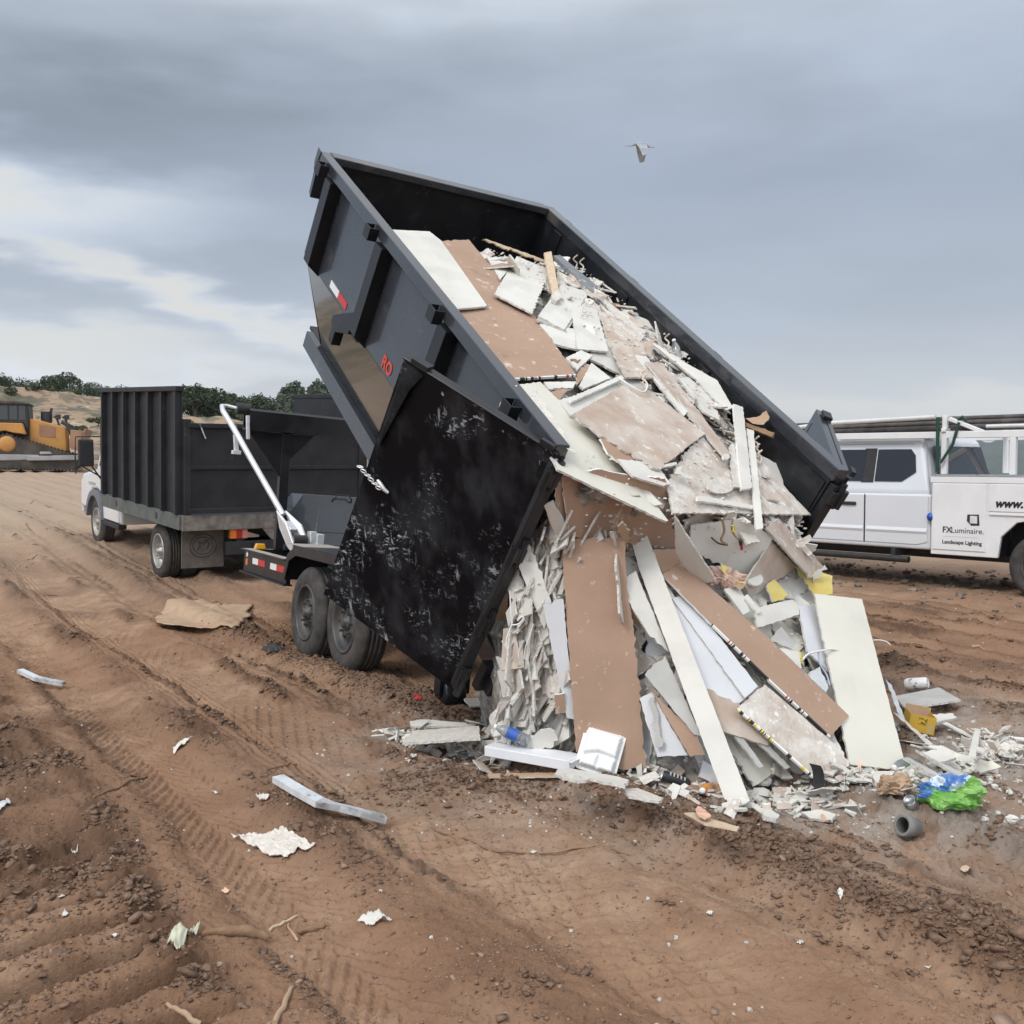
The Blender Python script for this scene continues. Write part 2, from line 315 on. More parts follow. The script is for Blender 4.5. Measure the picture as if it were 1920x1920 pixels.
# scratched inner face of the doors
def scratch_mat():
    m = bpy.data.materials.new('scratched_black'); m.use_nodes = True; t = m.node_tree; p = t.nodes['Principled BSDF']; L = t.links.new
    tcn = t.nodes.new('ShaderNodeTexCoord'); acc = None
    def nd(k, **kw):
        n = t.nodes.new(k)
        for a, b in kw.items(): setattr(n, a, b)
        return n
    def ma(op, a, b):
        n = nd('ShaderNodeMath', operation=op)
        for i, x in enumerate((a, b)):
            if isinstance(x, (int, float)): n.inputs[i].default_value = x
            else: L(x, n.inputs[i])
        return n.outputs[0]
    def layer(scale, rot, s, lo, hi, d=4):
        mp = nd('ShaderNodeMapping'); mp.inputs['Scale'].default_value = scale; mp.inputs['Rotation'].default_value = rot; L(tcn.outputs['Object'], mp.inputs[0])
        n = nd('ShaderNodeTexNoise'); n.inputs['Scale'].default_value = s; n.inputs['Detail'].default_value = d; n.inputs['Roughness'].default_value = .6; L(mp.outputs[0], n.inputs['Vector'])
        q = nd('ShaderNodeMapRange'); L(n.outputs[0], q.inputs[0]); q.inputs[1].default_value = lo; q.inputs[2].default_value = hi; return q.outputs[0]
    cover = layer((1, 1, 1), (0, 0, 0), 2.4, .49, .70, 4)
    for sc_, ro_, s_, lo_, hi_ in (((1, 1, .16), (.5, .2, 0), 44, .60, .69), ((.12, 1, 1), (.2, .75, .3), 40, .59, .68), ((.25, 1, 1), (.1, .5, 0), 70, .60, .70), ((1, .6, .02), (1.2, .1, .6), 26, .63, .66), ((.03, 1, 1), (.1, .6, 0), 24, .635, .665), ((.03, 1, 1), (.0, -.35, .4), 20, .65, .675)):
        a = layer(sc_, ro_, s_, lo_, hi_); acc = a if acc is None else ma('MAXIMUM', acc, a)
    spots = layer((1, 1, .6), (0, .3, 0), 15, .70, .74)
    f = ma('MULTIPLY', acc, cover); f = ma('MULTIPLY', f, .95); f = ma('MAXIMUM', f, ma('MULTIPLY', spots, .6))
    smear = ma('MULTIPLY', layer((1, 1, .5), (.6, .3, 0), 5, .46, .72, 5), .055)
    f = ma('ADD', f, smear)
    mx = nd('ShaderNodeMix', data_type='RGBA'); L(f, mx.inputs[0]); mx.inputs[6].default_value = (.0042, .0045, .0062, 1); p.inputs['Specular IOR Level'].default_value = .16; mx.inputs[7].default_value = (.52, .53, .56, 1)
    L(mx.outputs[2], p.inputs['Base Color'])
    q = nd('ShaderNodeMapRange'); L(f, q.inputs[0]); q.inputs[1].default_value = 0; q.inputs[2].default_value = .4; q.inputs[3].default_value = .36; q.inputs[4].default_value = .7; L(q.outputs[0], p.inputs['Roughness'])
    bn = nd('ShaderNodeBump'); bn.inputs['Strength'].default_value = .12; bn.inputs['Distance'].default_value = .01; L(f, bn.inputs['Height']); L(bn.outputs[0], p.inputs['Normal'])
    return m
SCRATCH = scratch_mat()
# ------------------------------------------------------------------ terrain
TS, TA = np.array([.835, .55]), np.array([-.55, .835])       # across and along the wheel tracks
def gbase(x, y):
    d = np.sqrt(x * x + y * y); azm = np.arctan2(x, y)
    left = 1 - sstep(-.10, .10, azm); left = np.where(y < 0, 0, left)
    zl = np.interp(d, [0, 11, 14, 16.5, 20, 51, 68, 400], [0, 0, .03, .13, .36, 1.20, 1.45, 1.45])
    zr = np.interp(d, [0, 10, 13, 20, 28, 60, 120, 400], [0, 0, .06, .10, 0, -6, -25, -40])
    z = zl * left + zr * (1 - left)
    z = z - .12 * np.exp(-(((x - .55) / .7) ** 2 + ((y - 9.6) / .8) ** 2)) - .045 * np.exp(-(((x + 1.75) / .5) ** 2 + ((y - 9.0) / .45) ** 2))
    return z
def ridge(s, s0, w): return np.exp(-((s - s0) / w) ** 2)
_tr = random.Random(4)
TRK = [(3.9 + .47 * i + _tr.uniform(-.12, .12), _tr.uniform(.035, .075), _tr.uniform(.022, .042)) for i in range(15)]
def gdetail(x, y, full=False):
    d = np.sqrt(x * x + y * y); s = x * TS[0] + y * TS[1]; a = x * TA[0] + y * TA[1]
    fade = 1 - sstep(13, 34, d)
    wob = .10 * fbm(a * .55, s * .2, 3, 5); sw = s + wob
    big = fbm(x * .35, y * .35, 3, 31) * .045 + fbm(x * 1.3, y * 1.3, 3, 2) * .018
    z = big * (.4 + .6 * fade) + fbm(x * 5, y * 5, 4, 9) * .017 * (fade + .3)
    # crumbly ridges thrown up between the wheel tracks
    patch = sstep(-.12, .22, fbm(a * 1.1, s * 1.1, 3, 41)); patch2 = sstep(-.2, .15, fbm(a * .7, s * 1.3, 3, 47))
    k = np.zeros_like(x)
    for s0, w, h, pm in ((3.29, .19, .10, patch2 * .4 + .6), (1.82, .12, .065, patch * .65 + .35), (2.64, .06, .030, patch), (3.62, .08, .035, 1 + 0 * x), (.95, .10, .035, patch), (4.35, .14, .06, patch2 * .7 + .3), (5.3, .16, .06, patch * .7 + .3), (5.9, .1, .04, patch2), (6.5, .2, .06, patch2 * .7 + .3), (7.2, .16, .05, patch), (7.9, .2, .06, patch2 * .6 + .4), (8.8, .2, .06, patch), (9.8, .2, .06, patch2), (2.05, .04, .02, patch2 * .6 + .4), (2.98, .04, .02, patch * .7 + .3), (1.22, .05, .025, patch2 * .6 + .4), *[(s_, w_, h_, patch2 * .5 + .5 if i_ % 2 else patch * .5 + .5) for i_, (s_, w_, h_) in enumerate(TRK)]):
        r = ridge(sw, s0, w) * pm; z = z + r * h; k = np.maximum(k, r)
    # churned ground at the left edge, on the near right and in front of the load
    ch = np.clip((.25 + .75 * sstep(3.75, 4.25, y + .12 * fbm(x * 3, y * 3, 2, 57))) * (1 - sstep(.75, 1.15, sw)) * sstep(-.25, .12, fbm(x * .8, y * .8, 3, 53) + .10 - (1 - sstep(3.6, 4.2, y)) * .10), 0, 1)
    front = np.exp(-(((x + .05) / .75) ** 2 + ((y - 5.45) / .38) ** 2)) * (.5 + .5 * patch2); k = np.maximum(k, ch); k = np.maximum(k, front)
    under = sstep(12.2, 11.2, y) * 0
    cl = fbm(x * 9, y * 9, 4, 71, .62); cl2 = np.abs(fbm(x * 17, y * 17, 3, 83, .6))
    z = z + k * (cl * .046 + (.16 - cl2) * .030 + fbm(x * 34, y * 34, 3, 87, .6) * .010 + fbm(x * 3.2, y * 3.2, 3, 77) * .05) * fade + front * .05
    # tread prints: diagonal lugs and longitudinal ribs
    lug = np.sin(a * 62 + np.abs(((s * 3.1) % 1) - .5) * 34 + 1.5 * fbm(x * 3, y * 3, 2, 61)); rib = np.clip(1.7 * np.sin(s * 112 + 1.2 * fbm(x * 1.2, y * 1.2, 2, 67)), -1, 1)
    brick = np.maximum(np.sin(a * 70 + s * 30), np.sin(a * 26 - s * 74))
    t1 = np.exp(-((sw - 2.32) / .30) ** 4); t2 = np.exp(-((sw - 1.42) / .22) ** 4); t3 = np.exp(-((sw - 3.95) / .34) ** 4); t4 = np.exp(-((sw - 3.0) / .16) ** 4); t5 = np.exp(-((sw - 4.9) / .3) ** 4)
    tw = sstep(-.25, .1, fbm(x * .9, y * .9, 3, 91)) * (1 - k * .9) * fade; t6 = np.exp(-((sw - 2.08) / .16) ** 4) * sstep(4.6, 6.0, y); t7 = np.exp(-((sw - 4.62) / .13) ** 4); t8 = np.exp(-((sw - 5.6) / .2) ** 4); t9 = np.exp(-((sw - 3.78) / .16) ** 4); cont = (1 - k * .9) * fade; z = z + cont * rib * .011 * np.maximum.reduce([t6, t7, t8, t9])
    z = z + tw * (t1 * brick * .010 + t2 * lug * .008 + t3 * (rib * .010 + lug * .007) + t4 * brick * .009 + t5 * lug * .009)
    z = z - .052 * (t1 + t2 + t3 + t4) * fade
    # grouser cuts of a crawler at the lower left
    g = (x * .75 + y * .66); gp = (x * -.66 + y * .75) + .05 * fbm(x * 2.5, y * 2.5, 3, 21)
    gm = (1 - sstep(.72, 1.12, s + .14 * fbm(a * 2.4, s, 2, 14))) * sstep(-1.2, -.2, s) * (1 - sstep(4.05, 4.35, y))
    cut = np.exp(-((((gp / .255) % 1) - .5) / .085) ** 2); cut2 = np.exp(-((((gp / .255) % 1) - .64) / .09) ** 2)
    z = z + gm * (-.075 * cut + .030 * cut2) * (.55 + .9 * sstep(-.2, .15, fbm(x * 2.1, y * 2.1, 2, 27)))
    z = z + fbm(x * 26, y * 26, 4, 101, .62) * .011 * fade * (1 - .55 * np.maximum.reduce([t1, t6, t7, t8, t9])) + fbm(x * 80, y * 80, 2, 105) * .0035 * fade
    if full:
        dry = sstep(-.15, .25, fbm(x * .6, y * .6, 3, 111) + .5 * (t1 + t2 + t4) * .4 - k * .25)
        return z, k, dry
    return z
def gh(x, y):
    x = np.asarray(x, float); y = np.asarray(y, float); return gbase(x, y) + gdetail(x, y)
def ground_at(px, py):                   # where the view ray meets the real ground
    r = ray(px, py); t = CAM_H / -r[2] if r[2] < -1e-4 else 40.0
    for _ in range(12):
        p = EYE + r * t; z = float(gh(p[0], p[1])); t = (z - CAM_H) / r[2]
    return EYE + r * t
def build_ground():
    th = np.concatenate([np.linspace(-math.pi, R(-36), 70, endpoint=False), np.linspace(R(-36), R(36), 1080), np.linspace(R(36), math.pi, 70)[1:]])
    rr = np.concatenate([np.geomspace(.25, 2.4, 26, endpoint=False), np.geomspace(2.4, 20, 1000, endpoint=False), np.geomspace(20, 90, 130, endpoint=False), np.geomspace(90, 6000, 36)])
    T_, R_ = np.meshgrid(th, rr); x = R_ * np.sin(T_); y = R_ * np.cos(T_)
    det, k, dry = gdetail(x, y, True); z = gbase(x, y) + det
    nr, nth = x.shape; co = np.stack([x, y, z], -1).reshape(-1, 3)
    i = np.arange(nr * nth).reshape(nr, nth)
    q = np.stack([i[:-1, :-1], i[1:, :-1], i[1:, 1:], i[:-1, 1:]], -1).reshape(-1, 4)
    me = bpy.data.meshes.new('ground'); me.vertices.add(len(co)); me.vertices.foreach_set('co', co.ravel().astype(np.float32))
    me.loops.add(q.size); me.loops.foreach_set('vertex_index', q.ravel().astype(np.int32)); me.polygons.add(len(q))
    me.polygons.foreach_set('loop_start', np.arange(0, q.size, 4, dtype=np.int32)); me.polygons.foreach_set('use_smooth', np.ones(len(q), bool))
    me.update(calc_edges=True)
    dust = np.exp(-(((x - 1.9) / 1.7) ** 2 + ((y - 5.3) / 1.0) ** 2)) + .5 * np.exp(-(((x + .3) / .9) ** 2 + ((y - 6.5) / 1.3) ** 2)) + .8 * np.exp(-(((x - 3.0) / 1.2) ** 2 + ((y - 6.2) / 1.6) ** 2))
    for n, arr in (('turned', k), ('dry', dry), ('dust', np.clip(dust, 0, 1))):
        at = me.attributes.new(n, 'FLOAT', 'POINT'); at.data.foreach_set('value', arr.ravel().astype(np.float32))
    o = bpy.data.objects.new('ground', me); COL.objects.link(o); tag(o, 'rutted brown dirt of the dump site, churned by tyres', kind='structure')
    m = bpy.data.materials.new('dirt'); m.use_nodes = True; t = m.node_tree; p = t.nodes['Principled BSDF']; L = t.links.new; p.inputs['Roughness'].default_value = .93; p.inputs['Specular IOR Level'].default_value = .22
    g = t.nodes.new('ShaderNodeNewGeometry')
    def nz_(s, d=6, r=.6):
        n = t.nodes.new('ShaderNodeTexNoise'); n.inputs['Scale'].default_value = s; n.inputs['Detail'].default_value = d; n.inputs['Roughness'].default_value = r; L(g.outputs['Position'], n.inputs['Vector']); return n.outputs[0]
    def rng(x_, a, b, c=0., d_=1.):
        n = t.nodes.new('ShaderNodeMapRange'); L(x_, n.inputs[0]); n.inputs[1].default_value = a; n.inputs[2].default_value = b; n.inputs[3].default_value = c; n.inputs[4].default_value = d_; return n.outputs[0]
    def mx_(f, a, b):
        n = t.nodes.new('ShaderNodeMix'); n.data_type = 'RGBA'; L(f, n.inputs[0])
        for i_, c_ in ((6, a), (7, b)):
            if isinstance(c_, tuple): n.inputs[i_].default_value = (*c_, 1)
            else: L(c_, n.inputs[i_])
        return n.outputs[2]
    def at_(n_): n = t.nodes.new('ShaderNodeAttribute'); n.attribute_name = n_; return n.outputs['Fac']
    def mul(a, b): n = t.nodes.new('ShaderNodeMath'); n.operation = 'MULTIPLY'; L(a, n.inputs[0]); (L(b, n.inputs[1]) if not isinstance(b, float) else setattr(n.inputs[1], 'default_value', b)); return n.outputs[0]
    c = mx_(rng(nz_(1.6), .36, .64), GC[0], GC[1])
    c = mx_(mul(at_('dry'), rng(nz_(5), .35, .65)), c, GC[2])
    c = mx_(rng(nz_(.55, 4), .52, .68), c, GC[3])
    c = mx_(mul(at_('turned'), .78), c, GC[4])
    c = mx_(mul(at_('dust'), rng(nz_(4.5), .38, .58, .15, .85)), c, (.36, .325, .285))
    c = mx_(rng(nz_(34, 3), .62, .72), c, (.13, .078, .052))
    c = mx_(rng(nz_(55, 2), .70, .75), c, (.42, .33, .25))
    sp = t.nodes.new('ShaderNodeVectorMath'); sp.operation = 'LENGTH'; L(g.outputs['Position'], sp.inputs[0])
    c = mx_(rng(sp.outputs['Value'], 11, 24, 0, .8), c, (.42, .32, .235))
    L(c, p.inputs['Base Color'])
    b = t.nodes.new('ShaderNodeBump'); b.inputs['Strength'].default_value = .8; b.inputs['Distance'].default_value = .014; L(nz_(60, 8, .7), b.inputs['Height']); L(b.outputs[0], p.inputs['Normal'])
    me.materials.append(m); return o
GC = [(.265, .150, .090), (.325, .192, .118), (.405, .262, .170), (.192, .108, .066), (.080, .044, .027)]
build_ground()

# loose clods and crumbs of soil, thickest where the ground is turned up
def rock_mesh(name, P, Rr, m, seed, flat=(.38, .75), org=(0, 4, 0)):
    rg = np.random.default_rng(seed); g = (1 + 5 ** .5) / 2
    iv = np.array([(x, y, z) for z in (-.6, .6) for x, y in ((-.75, -.75), (.75, -.75), (.75, .75), (-.75, .75))]); fc = np.array([(0, 2, 1), (0, 3, 2), (4, 5, 6), (4, 6, 7), (0, 1, 5), (0, 5, 4), (1, 2, 6), (1, 6, 5), (2, 3, 7), (2, 7, 6), (3, 0, 4), (3, 4, 7)]); nv, nf = 8, 12
    n = len(P); Q = iv[None] + rg.uniform(-.52, .52, (n, nv, 3)); Q = Q * np.stack([rg.uniform(.8, 1.5, n), rg.uniform(.7, 1.2, n), rg.uniform(flat[0], flat[1], n)], -1)[:, None, :]
    a = rg.uniform(0, 6.28, n)[:, None]; b = rg.normal(0, .35, n)[:, None]; x, y, z = Q[..., 0], Q[..., 1], Q[..., 2]; x, z = x * np.cos(b) - z * np.sin(b), x * np.sin(b) + z * np.cos(b); x, y = x * np.cos(a) - y * np.sin(a), x * np.sin(a) + y * np.cos(a)
    V3 = np.stack([x, y, z], -1) * Rr[:, None, None] + P[:, None, :] - np.array(org); F = (fc[None] + (np.arange(n) * nv)[:, None, None]).reshape(-1)
    me = bpy.data.meshes.new(name); me.vertices.add(n * nv); me.vertices.foreach_set('co', V3.reshape(-1).astype(np.float32)); me.loops.add(len(F)); me.loops.foreach_set('vertex_index', F.astype(np.int32)); me.polygons.add(n * nf); me.polygons.foreach_set('loop_start', np.arange(0, n * nf * 3, 3, dtype=np.int32)); me.update(calc_edges=True)
    me.materials.append(m); o = bpy.data.objects.new(name, me); o.location = org; COL.objects.link(o); return o
def build_clods():
    n = 560000; r = 2.55 * (12.0 / 2.55) ** RNG.uniform(0, 1, n) ; th = RNG.uniform(R(-33), R(33), n); x = r * np.sin(th); y = r * np.cos(th)
    z0, k, _ = gdetail(x, y, True); z = z0 + gbase(x, y); dens = fbm(x * 3.2, y * 3.2, 3, 77)
    s_ = x * TS[0] + y * TS[1]; main = np.maximum(ridge(s_ , 3.29, .24), np.exp(-(((x + .05) / .75) ** 2 + ((y - 5.45) / .38) ** 2))); p = np.clip(k, 0, 1) ** 1.3 * np.maximum(sstep(-.12, .30, dens) * .62, main * 1.0) * np.clip(r / 5, .55, 1.5); acc = RNG.random(n) < p; big = np.clip(k, 0, 1)[acc]; nb = acc.sum()
    rad = np.minimum(.028, .0038 * np.exp(np.abs(RNG.normal(size=nb)) * .66) * (.7 + .5 * big)); P = np.stack([x, y, z], -1)[acc]; P[:, 2] += rad * RNG.uniform(-.1, .5, nb)
    m = mat('clod', (.165, .098, .064), (.27, .170, .113), 3.5, .95, bump=.6, bsc=70, lo=.3, hi=.7)
    tag(rock_mesh('soil_clods', P, rad, m, 5), 'loose dark soil clods along the ruts', kind='stuff')
    acc = RNG.random(n) < .045 * (.3 + sstep(-.15, .25, fbm(x * 1.7, y * 1.7, 3, 79))); nb = acc.sum(); rad = .0022 * np.exp(np.abs(RNG.normal(size=nb)) * .55); P = np.stack([x, y, z], -1)[acc]; P[:, 2] += rad * .2
    m = mat('soil_crumb', (.22, .135, .09), (.36, .25, .175), 9, .95, lo=.3, hi=.7)
    tag(rock_mesh('soil_crumbs', P, rad, m, 6), 'small crumbs of soil strewn over the smooth dirt', kind='stuff')
build_clods()

# ------------------------------------------------------------------ far hills
def hill_z(x, y):
    px = 960 + FPX * x / np.maximum(y, 1); d = np.sqrt(x * x + y * y)
    crest = np.interp(px, [-700, -100, 120, 240, 300, 350, 460, 650, 900, 1200], [8.6, 7.9, 7.5, 6.9, 6.0, 5.6, 5.4, 5.0, 2.4, 1.0])
    t = sstep(58, 104, d + 9 * fbm(x * .06, y * .06, 3, 7)); base = 1.45 + .012 * (d - 46)
    return base + (crest - base) * t + (fbm(x * .12, y * .12, 4, 3) * 1.5 + fbm(x * .5, y * .5, 3, 8) * .7) * t * (1 - .6 * sstep(98, 106, d)) - .05 * np.maximum(d - 112, 0)
def build_hill():
    th = np.linspace(R(-40), R(6), 260); rr = np.geomspace(54, 190, 110); T_, R_ = np.meshgrid(th, rr); x = R_ * np.sin(T_); y = R_ * np.cos(T_); z = hill_z(x, y)
    z[0] -= 2; z[-1] -= 8; z = z - 9 * sstep(R(-9), R(-3), T_)
    mb = MB(); nr, nc = x.shape; mb.v = list(np.stack([x, y, z], -1).reshape(-1, 3)); i = np.arange(nr * nc).reshape(nr, nc)
    mb.f = np.stack([i[:-1, :-1], i[:-1, 1:], i[1:, 1:], i[1:, :-1]], -1).reshape(-1, 4).tolist(); mb.mi = [0] * len(mb.f); mb.sm = [True] * len(mb.f)
    m = mat('dry_grass', (.28, .20, .13), (.37, .265, .17), .12, .95, lo=.3, hi=.7, bump=.9, bsc=1.3, spots=[((.17, .13, .095), .45, .52, .05), ((.44, .36, .27), .32, .58, .05), ((.100, .100, .062), .16, .555, .05), ((.070, .080, .048), .8, .60, .04), ((.15, .115, .085), 1.6, .56, .05)])
    tag(mb.build('grassy_hill', m, origin=(0, 0, 0)), 'dry grassy hillside behind the bulldozer', kind='structure')
    mb = MB(); th = np.linspace(R(-4), R(44), 200); rows = []
    for k_, (d, f_) in enumerate(((1700, 0), (2100, .55), (2500, 1.0), (3100, .7))):
        x = d * np.sin(th); y = d * np.cos(th); cz = 40 + 34 * fbm(th * 14, th * 0 + k_ * .3, 5, 19) + 20 * (th - .3); rows.append(np.stack([x, y, -60 + (cz + 60) * f_ + fbm(th * 60, th * 0 + k_, 3, 23) * 14 * f_], -1))
    P = np.array(rows); nr, nc = P.shape[:2]; mb.v = list(P.reshape(-1, 3)); i = np.arange(nr * nc).reshape(nr, nc)
    mb.f = np.stack([i[:-1, :-1], i[:-1, 1:], i[1:, 1:], i[1:, :-1]], -1).reshape(-1, 4).tolist(); mb.mi = [0] * len(mb.f); mb.sm = [True] * len(mb.f)
    m = mat('far_scrub', (.045, .055, .035), (.075, .08, .05), .008, .95, lo=.35, hi=.65, spots=[((.26, .22, .17), .02, .64, .03)])
    tag(mb.build('far_mountains', m, origin=(0, 0, 0)), 'far blue mountain range beyond the work truck', kind='structure')
build_hill()

# ------------------------------------------------------------------ trees and bushes on the hill
def leaf_cloud(mb, c, rad, n, leaf, seed, lobes=9):
    rg = np.random.default_rng(seed); c = np.array(c); rad = np.array(rad)
    lc = rg.normal(size=(lobes, 3)); lc /= np.linalg.norm(lc, axis=1)[:, None]; lc[:, 2] = np.abs(lc[:, 2]) * 1.15 - .50; lc *= rg.uniform(.35, .72, (lobes, 1)); lr = rg.uniform(.28, .50, lobes)
    k = rg.integers(0, lobes, n); d = rg.normal(size=(n, 3)); d /= np.linalg.norm(d, axis=1)[:, None]
    p = lc[k] + d * (lr[k] * rg.uniform(.55, 1.06, n) ** .6)[:, None]; p = c + p * rad
    a = rg.normal(size=(n, 3)); a /= np.linalg.norm(a, axis=1)[:, None]; b = np.cross(a, rg.normal(size=(n, 3))); b /= np.linalg.norm(b, axis=1)[:, None]
    s = (leaf * rg.uniform(.5, 1.3, n))[:, None]; Q = np.stack([p - a * s - b * s * .6, p + a * s - b * s * .5, p + a * s * .8 + b * s * .6, p - a * s * .9 + b * s * .5], 1)
    o = len(mb.v); mb.v += list(Q.reshape(-1, 3)); mb.f += (np.arange(4 * n).reshape(n, 4) + o).tolist(); mb.mi += [mb.m] * n; mb.sm += [False] * n
def tree(px, ytop, ybase, wpx, d, label, mt, seed, n=2600, group='trees on the hill crest'):
    dy = d / math.hypot(1, (px - 960) / FPX); P = at_y(px, ybase, dy); x, y = P[0], P[1]; zg = float(hill_z(np.array(x), np.array(y))); ztop = at_y(px, ytop, dy)[2]
    H = max(ztop - zg, 2.0); w = wpx / FPX * dy / 2
    t = thing('oak_tree', (x, y, zg), label, 'tree', group)
    mb = MB(); mb.tube([(x, y, zg - .4), (x + .05 * H, y, zg + .25 * H), (x + .03 * H, y, zg + .5 * H)], [.055 * H, .04 * H, .025 * H], 7)
    for k in range(4):
        an = seed + k * 1.7; mb.tube([(x + .04 * H, y, zg + .25 * H), (x + w * .5 * math.cos(an), y + w * .5 * math.sin(an), zg + .58 * H)], [.03 * H, .012 * H], 6)
    mb.build('trunk', BARK, t)
    mb = MB(); leaf_cloud(mb, (x, y, zg + .50 * H), (w * 1.25, w * 1.2, H * .60), n, .030 * max(H, w), seed, 14); mb.build('crown', mt, t)
for args in [
    (115, 690, 738, 74, 106, 'tallest round oak on the bare hill crest above the bulldozer', LEAF1, 1, 3600),
    (4, 698, 736, 44, 106, 'oak cut by the left picture edge on the hill crest', LEAF1, 2, 2400),
    (50, 716, 742, 66, 109, 'low wide oak between the picture edge and the tallest oak', LEAF1, 3),
    (170, 717, 744, 54, 110, 'low oak just right of the tallest crest oak', LEAF1, 4),
    (213, 716, 748, 58, 108, 'rightmost oak on the crest, ending above the black truck wall', LEAF1, 5),
    (362, 714, 800, 84, 103, 'dark big oak rising behind the black tailgate, left of its group', LEAF1, 6, 4200),
    (408, 720, 802, 78, 106, 'dark oak in the middle of the group behind the tailgate', LEAF1, 7, 3800),
    (446, 737, 802, 56, 110, 'sloping shorter oak at the right of the group behind the tailgate', LEAF1, 8),
    (486, 733, 800, 58, 126, 'small rounded oak above the white tarp arm', LEAF1, 9),
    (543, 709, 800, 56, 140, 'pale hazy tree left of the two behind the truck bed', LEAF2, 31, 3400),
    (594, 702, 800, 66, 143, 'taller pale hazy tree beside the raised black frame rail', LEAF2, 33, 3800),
    (385, 722, 800, 70, 122, 'oak filling the gap in the dark group behind the tailgate', LEAF1, 21),
    (462, 738, 800, 60, 130, 'low oak between the dark group and the white tarp arm', LEAF1, 22),
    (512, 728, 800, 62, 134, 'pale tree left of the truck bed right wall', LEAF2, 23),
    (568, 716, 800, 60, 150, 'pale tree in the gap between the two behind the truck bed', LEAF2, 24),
    (425, 728, 800, 60, 125, 'oak at the back of the dark group, right of its middle', LEAF1, 25),
    (84, 720, 742, 60, 113, 'low oak behind the left flank of the tallest crest oak', LEAF1, 26),
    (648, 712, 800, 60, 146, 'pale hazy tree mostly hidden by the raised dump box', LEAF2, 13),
    (300, 744, 800, 56, 112, 'oak mostly hidden behind the ribbed black truck wall', LEAF1, 14)]:
    tree(*args)
def shrub(px, py, wpx, hpx, d, label, seed, n=700):
    r = d / math.hypot(1, (px - 960) / FPX); P = at_y(px, py, r); x, y = P[0], P[1]; z = float(hill_z(np.array(x), np.array(y))); w = wpx / FPX * r / 2; h = hpx / FPX * r
    t = thing('shrub', (x, y, z), label, 'shrub', 'shrubs on the dry hillside'); mb = MB(); mb.tube([(x, y, z - .3), (x, y, z + h * .6)], .05 * h, 5); mb.build('stem', BARK, t)
    mb = MB(); leaf_cloud(mb, (x, y, z + h * .5), (w * 1.2, w * 1.1, h * .62), n, .07 * h + .03, seed, 8); mb.build('foliage', SHRUB, t)
for i, (px, py, w_, h_, d_, lb) in enumerate([(184, 772, 40, 18, 84, 'greenest bush low on the hill beside the black truck wall'), (146, 776, 34, 12, 80, 'flat bush left of the greenest bush above the bulldozer lamps'),
        (22, 752, 24, 16, 95, 'grey green bush on the hill above the bulldozer cab'), (62, 745, 26, 16, 97, 'bush in the gully between two bare patches on the hill'), (96, 742, 30, 12, 101, 'low bush at the foot of the tallest crest oak'),
        (112, 780, 30, 10, 78, 'low bush right behind the bulldozer lamps'), (136, 744, 36, 13, 101, 'bush under the right side of the tallest crest oak'), (195, 752, 44, 14, 100, 'bush below the rightmost crest oak'), (330, 800, 70, 16, 90, 'bush at the foot of the dark oaks behind the tailgate'), (470, 800, 70, 16, 96, 'bush under the small rounded oak by the tarp arm')]):
    shrub(px, py, w_, h_, d_, lb, 60 + i)
# ------------------------------------------------------------------ dump trailer
BPSI, BTH, BRO = R(30.2154), R(34.2801), R(4.46133)
_e = np.array([-math.sin(BPSI), math.cos(BPSI), 0]); _r = np.array([math.cos(BPSI), math.sin(BPSI), 0]); _z = np.array([0, 0, 1.])
_fw = _e * math.cos(BTH) + _z * math.sin(BTH); _up = -_e * math.sin(BTH) + _z * math.cos(BTH)
_r2, _up2 = _r * math.cos(BRO) - _up * math.sin(BRO), _up * math.cos(BRO) + _r * math.sin(BRO)
BF = Frame((.25557, 5.24856, 1.79325), _fw, _r2, _up2)      # box frame: forward, right, up; origin at the near rear top corner
TF = heading_frame((-1.385, 8.2, 0), BPSI, BRO)              # chassis frame, origin under the rear near wheel
BL, BW = 4.159, 2.2
trailer = thing('dump_trailer', TF(.4, 1.0, 0), 'black dump trailer with its box tipped up, spilling broken plasterboard', 'trailer')

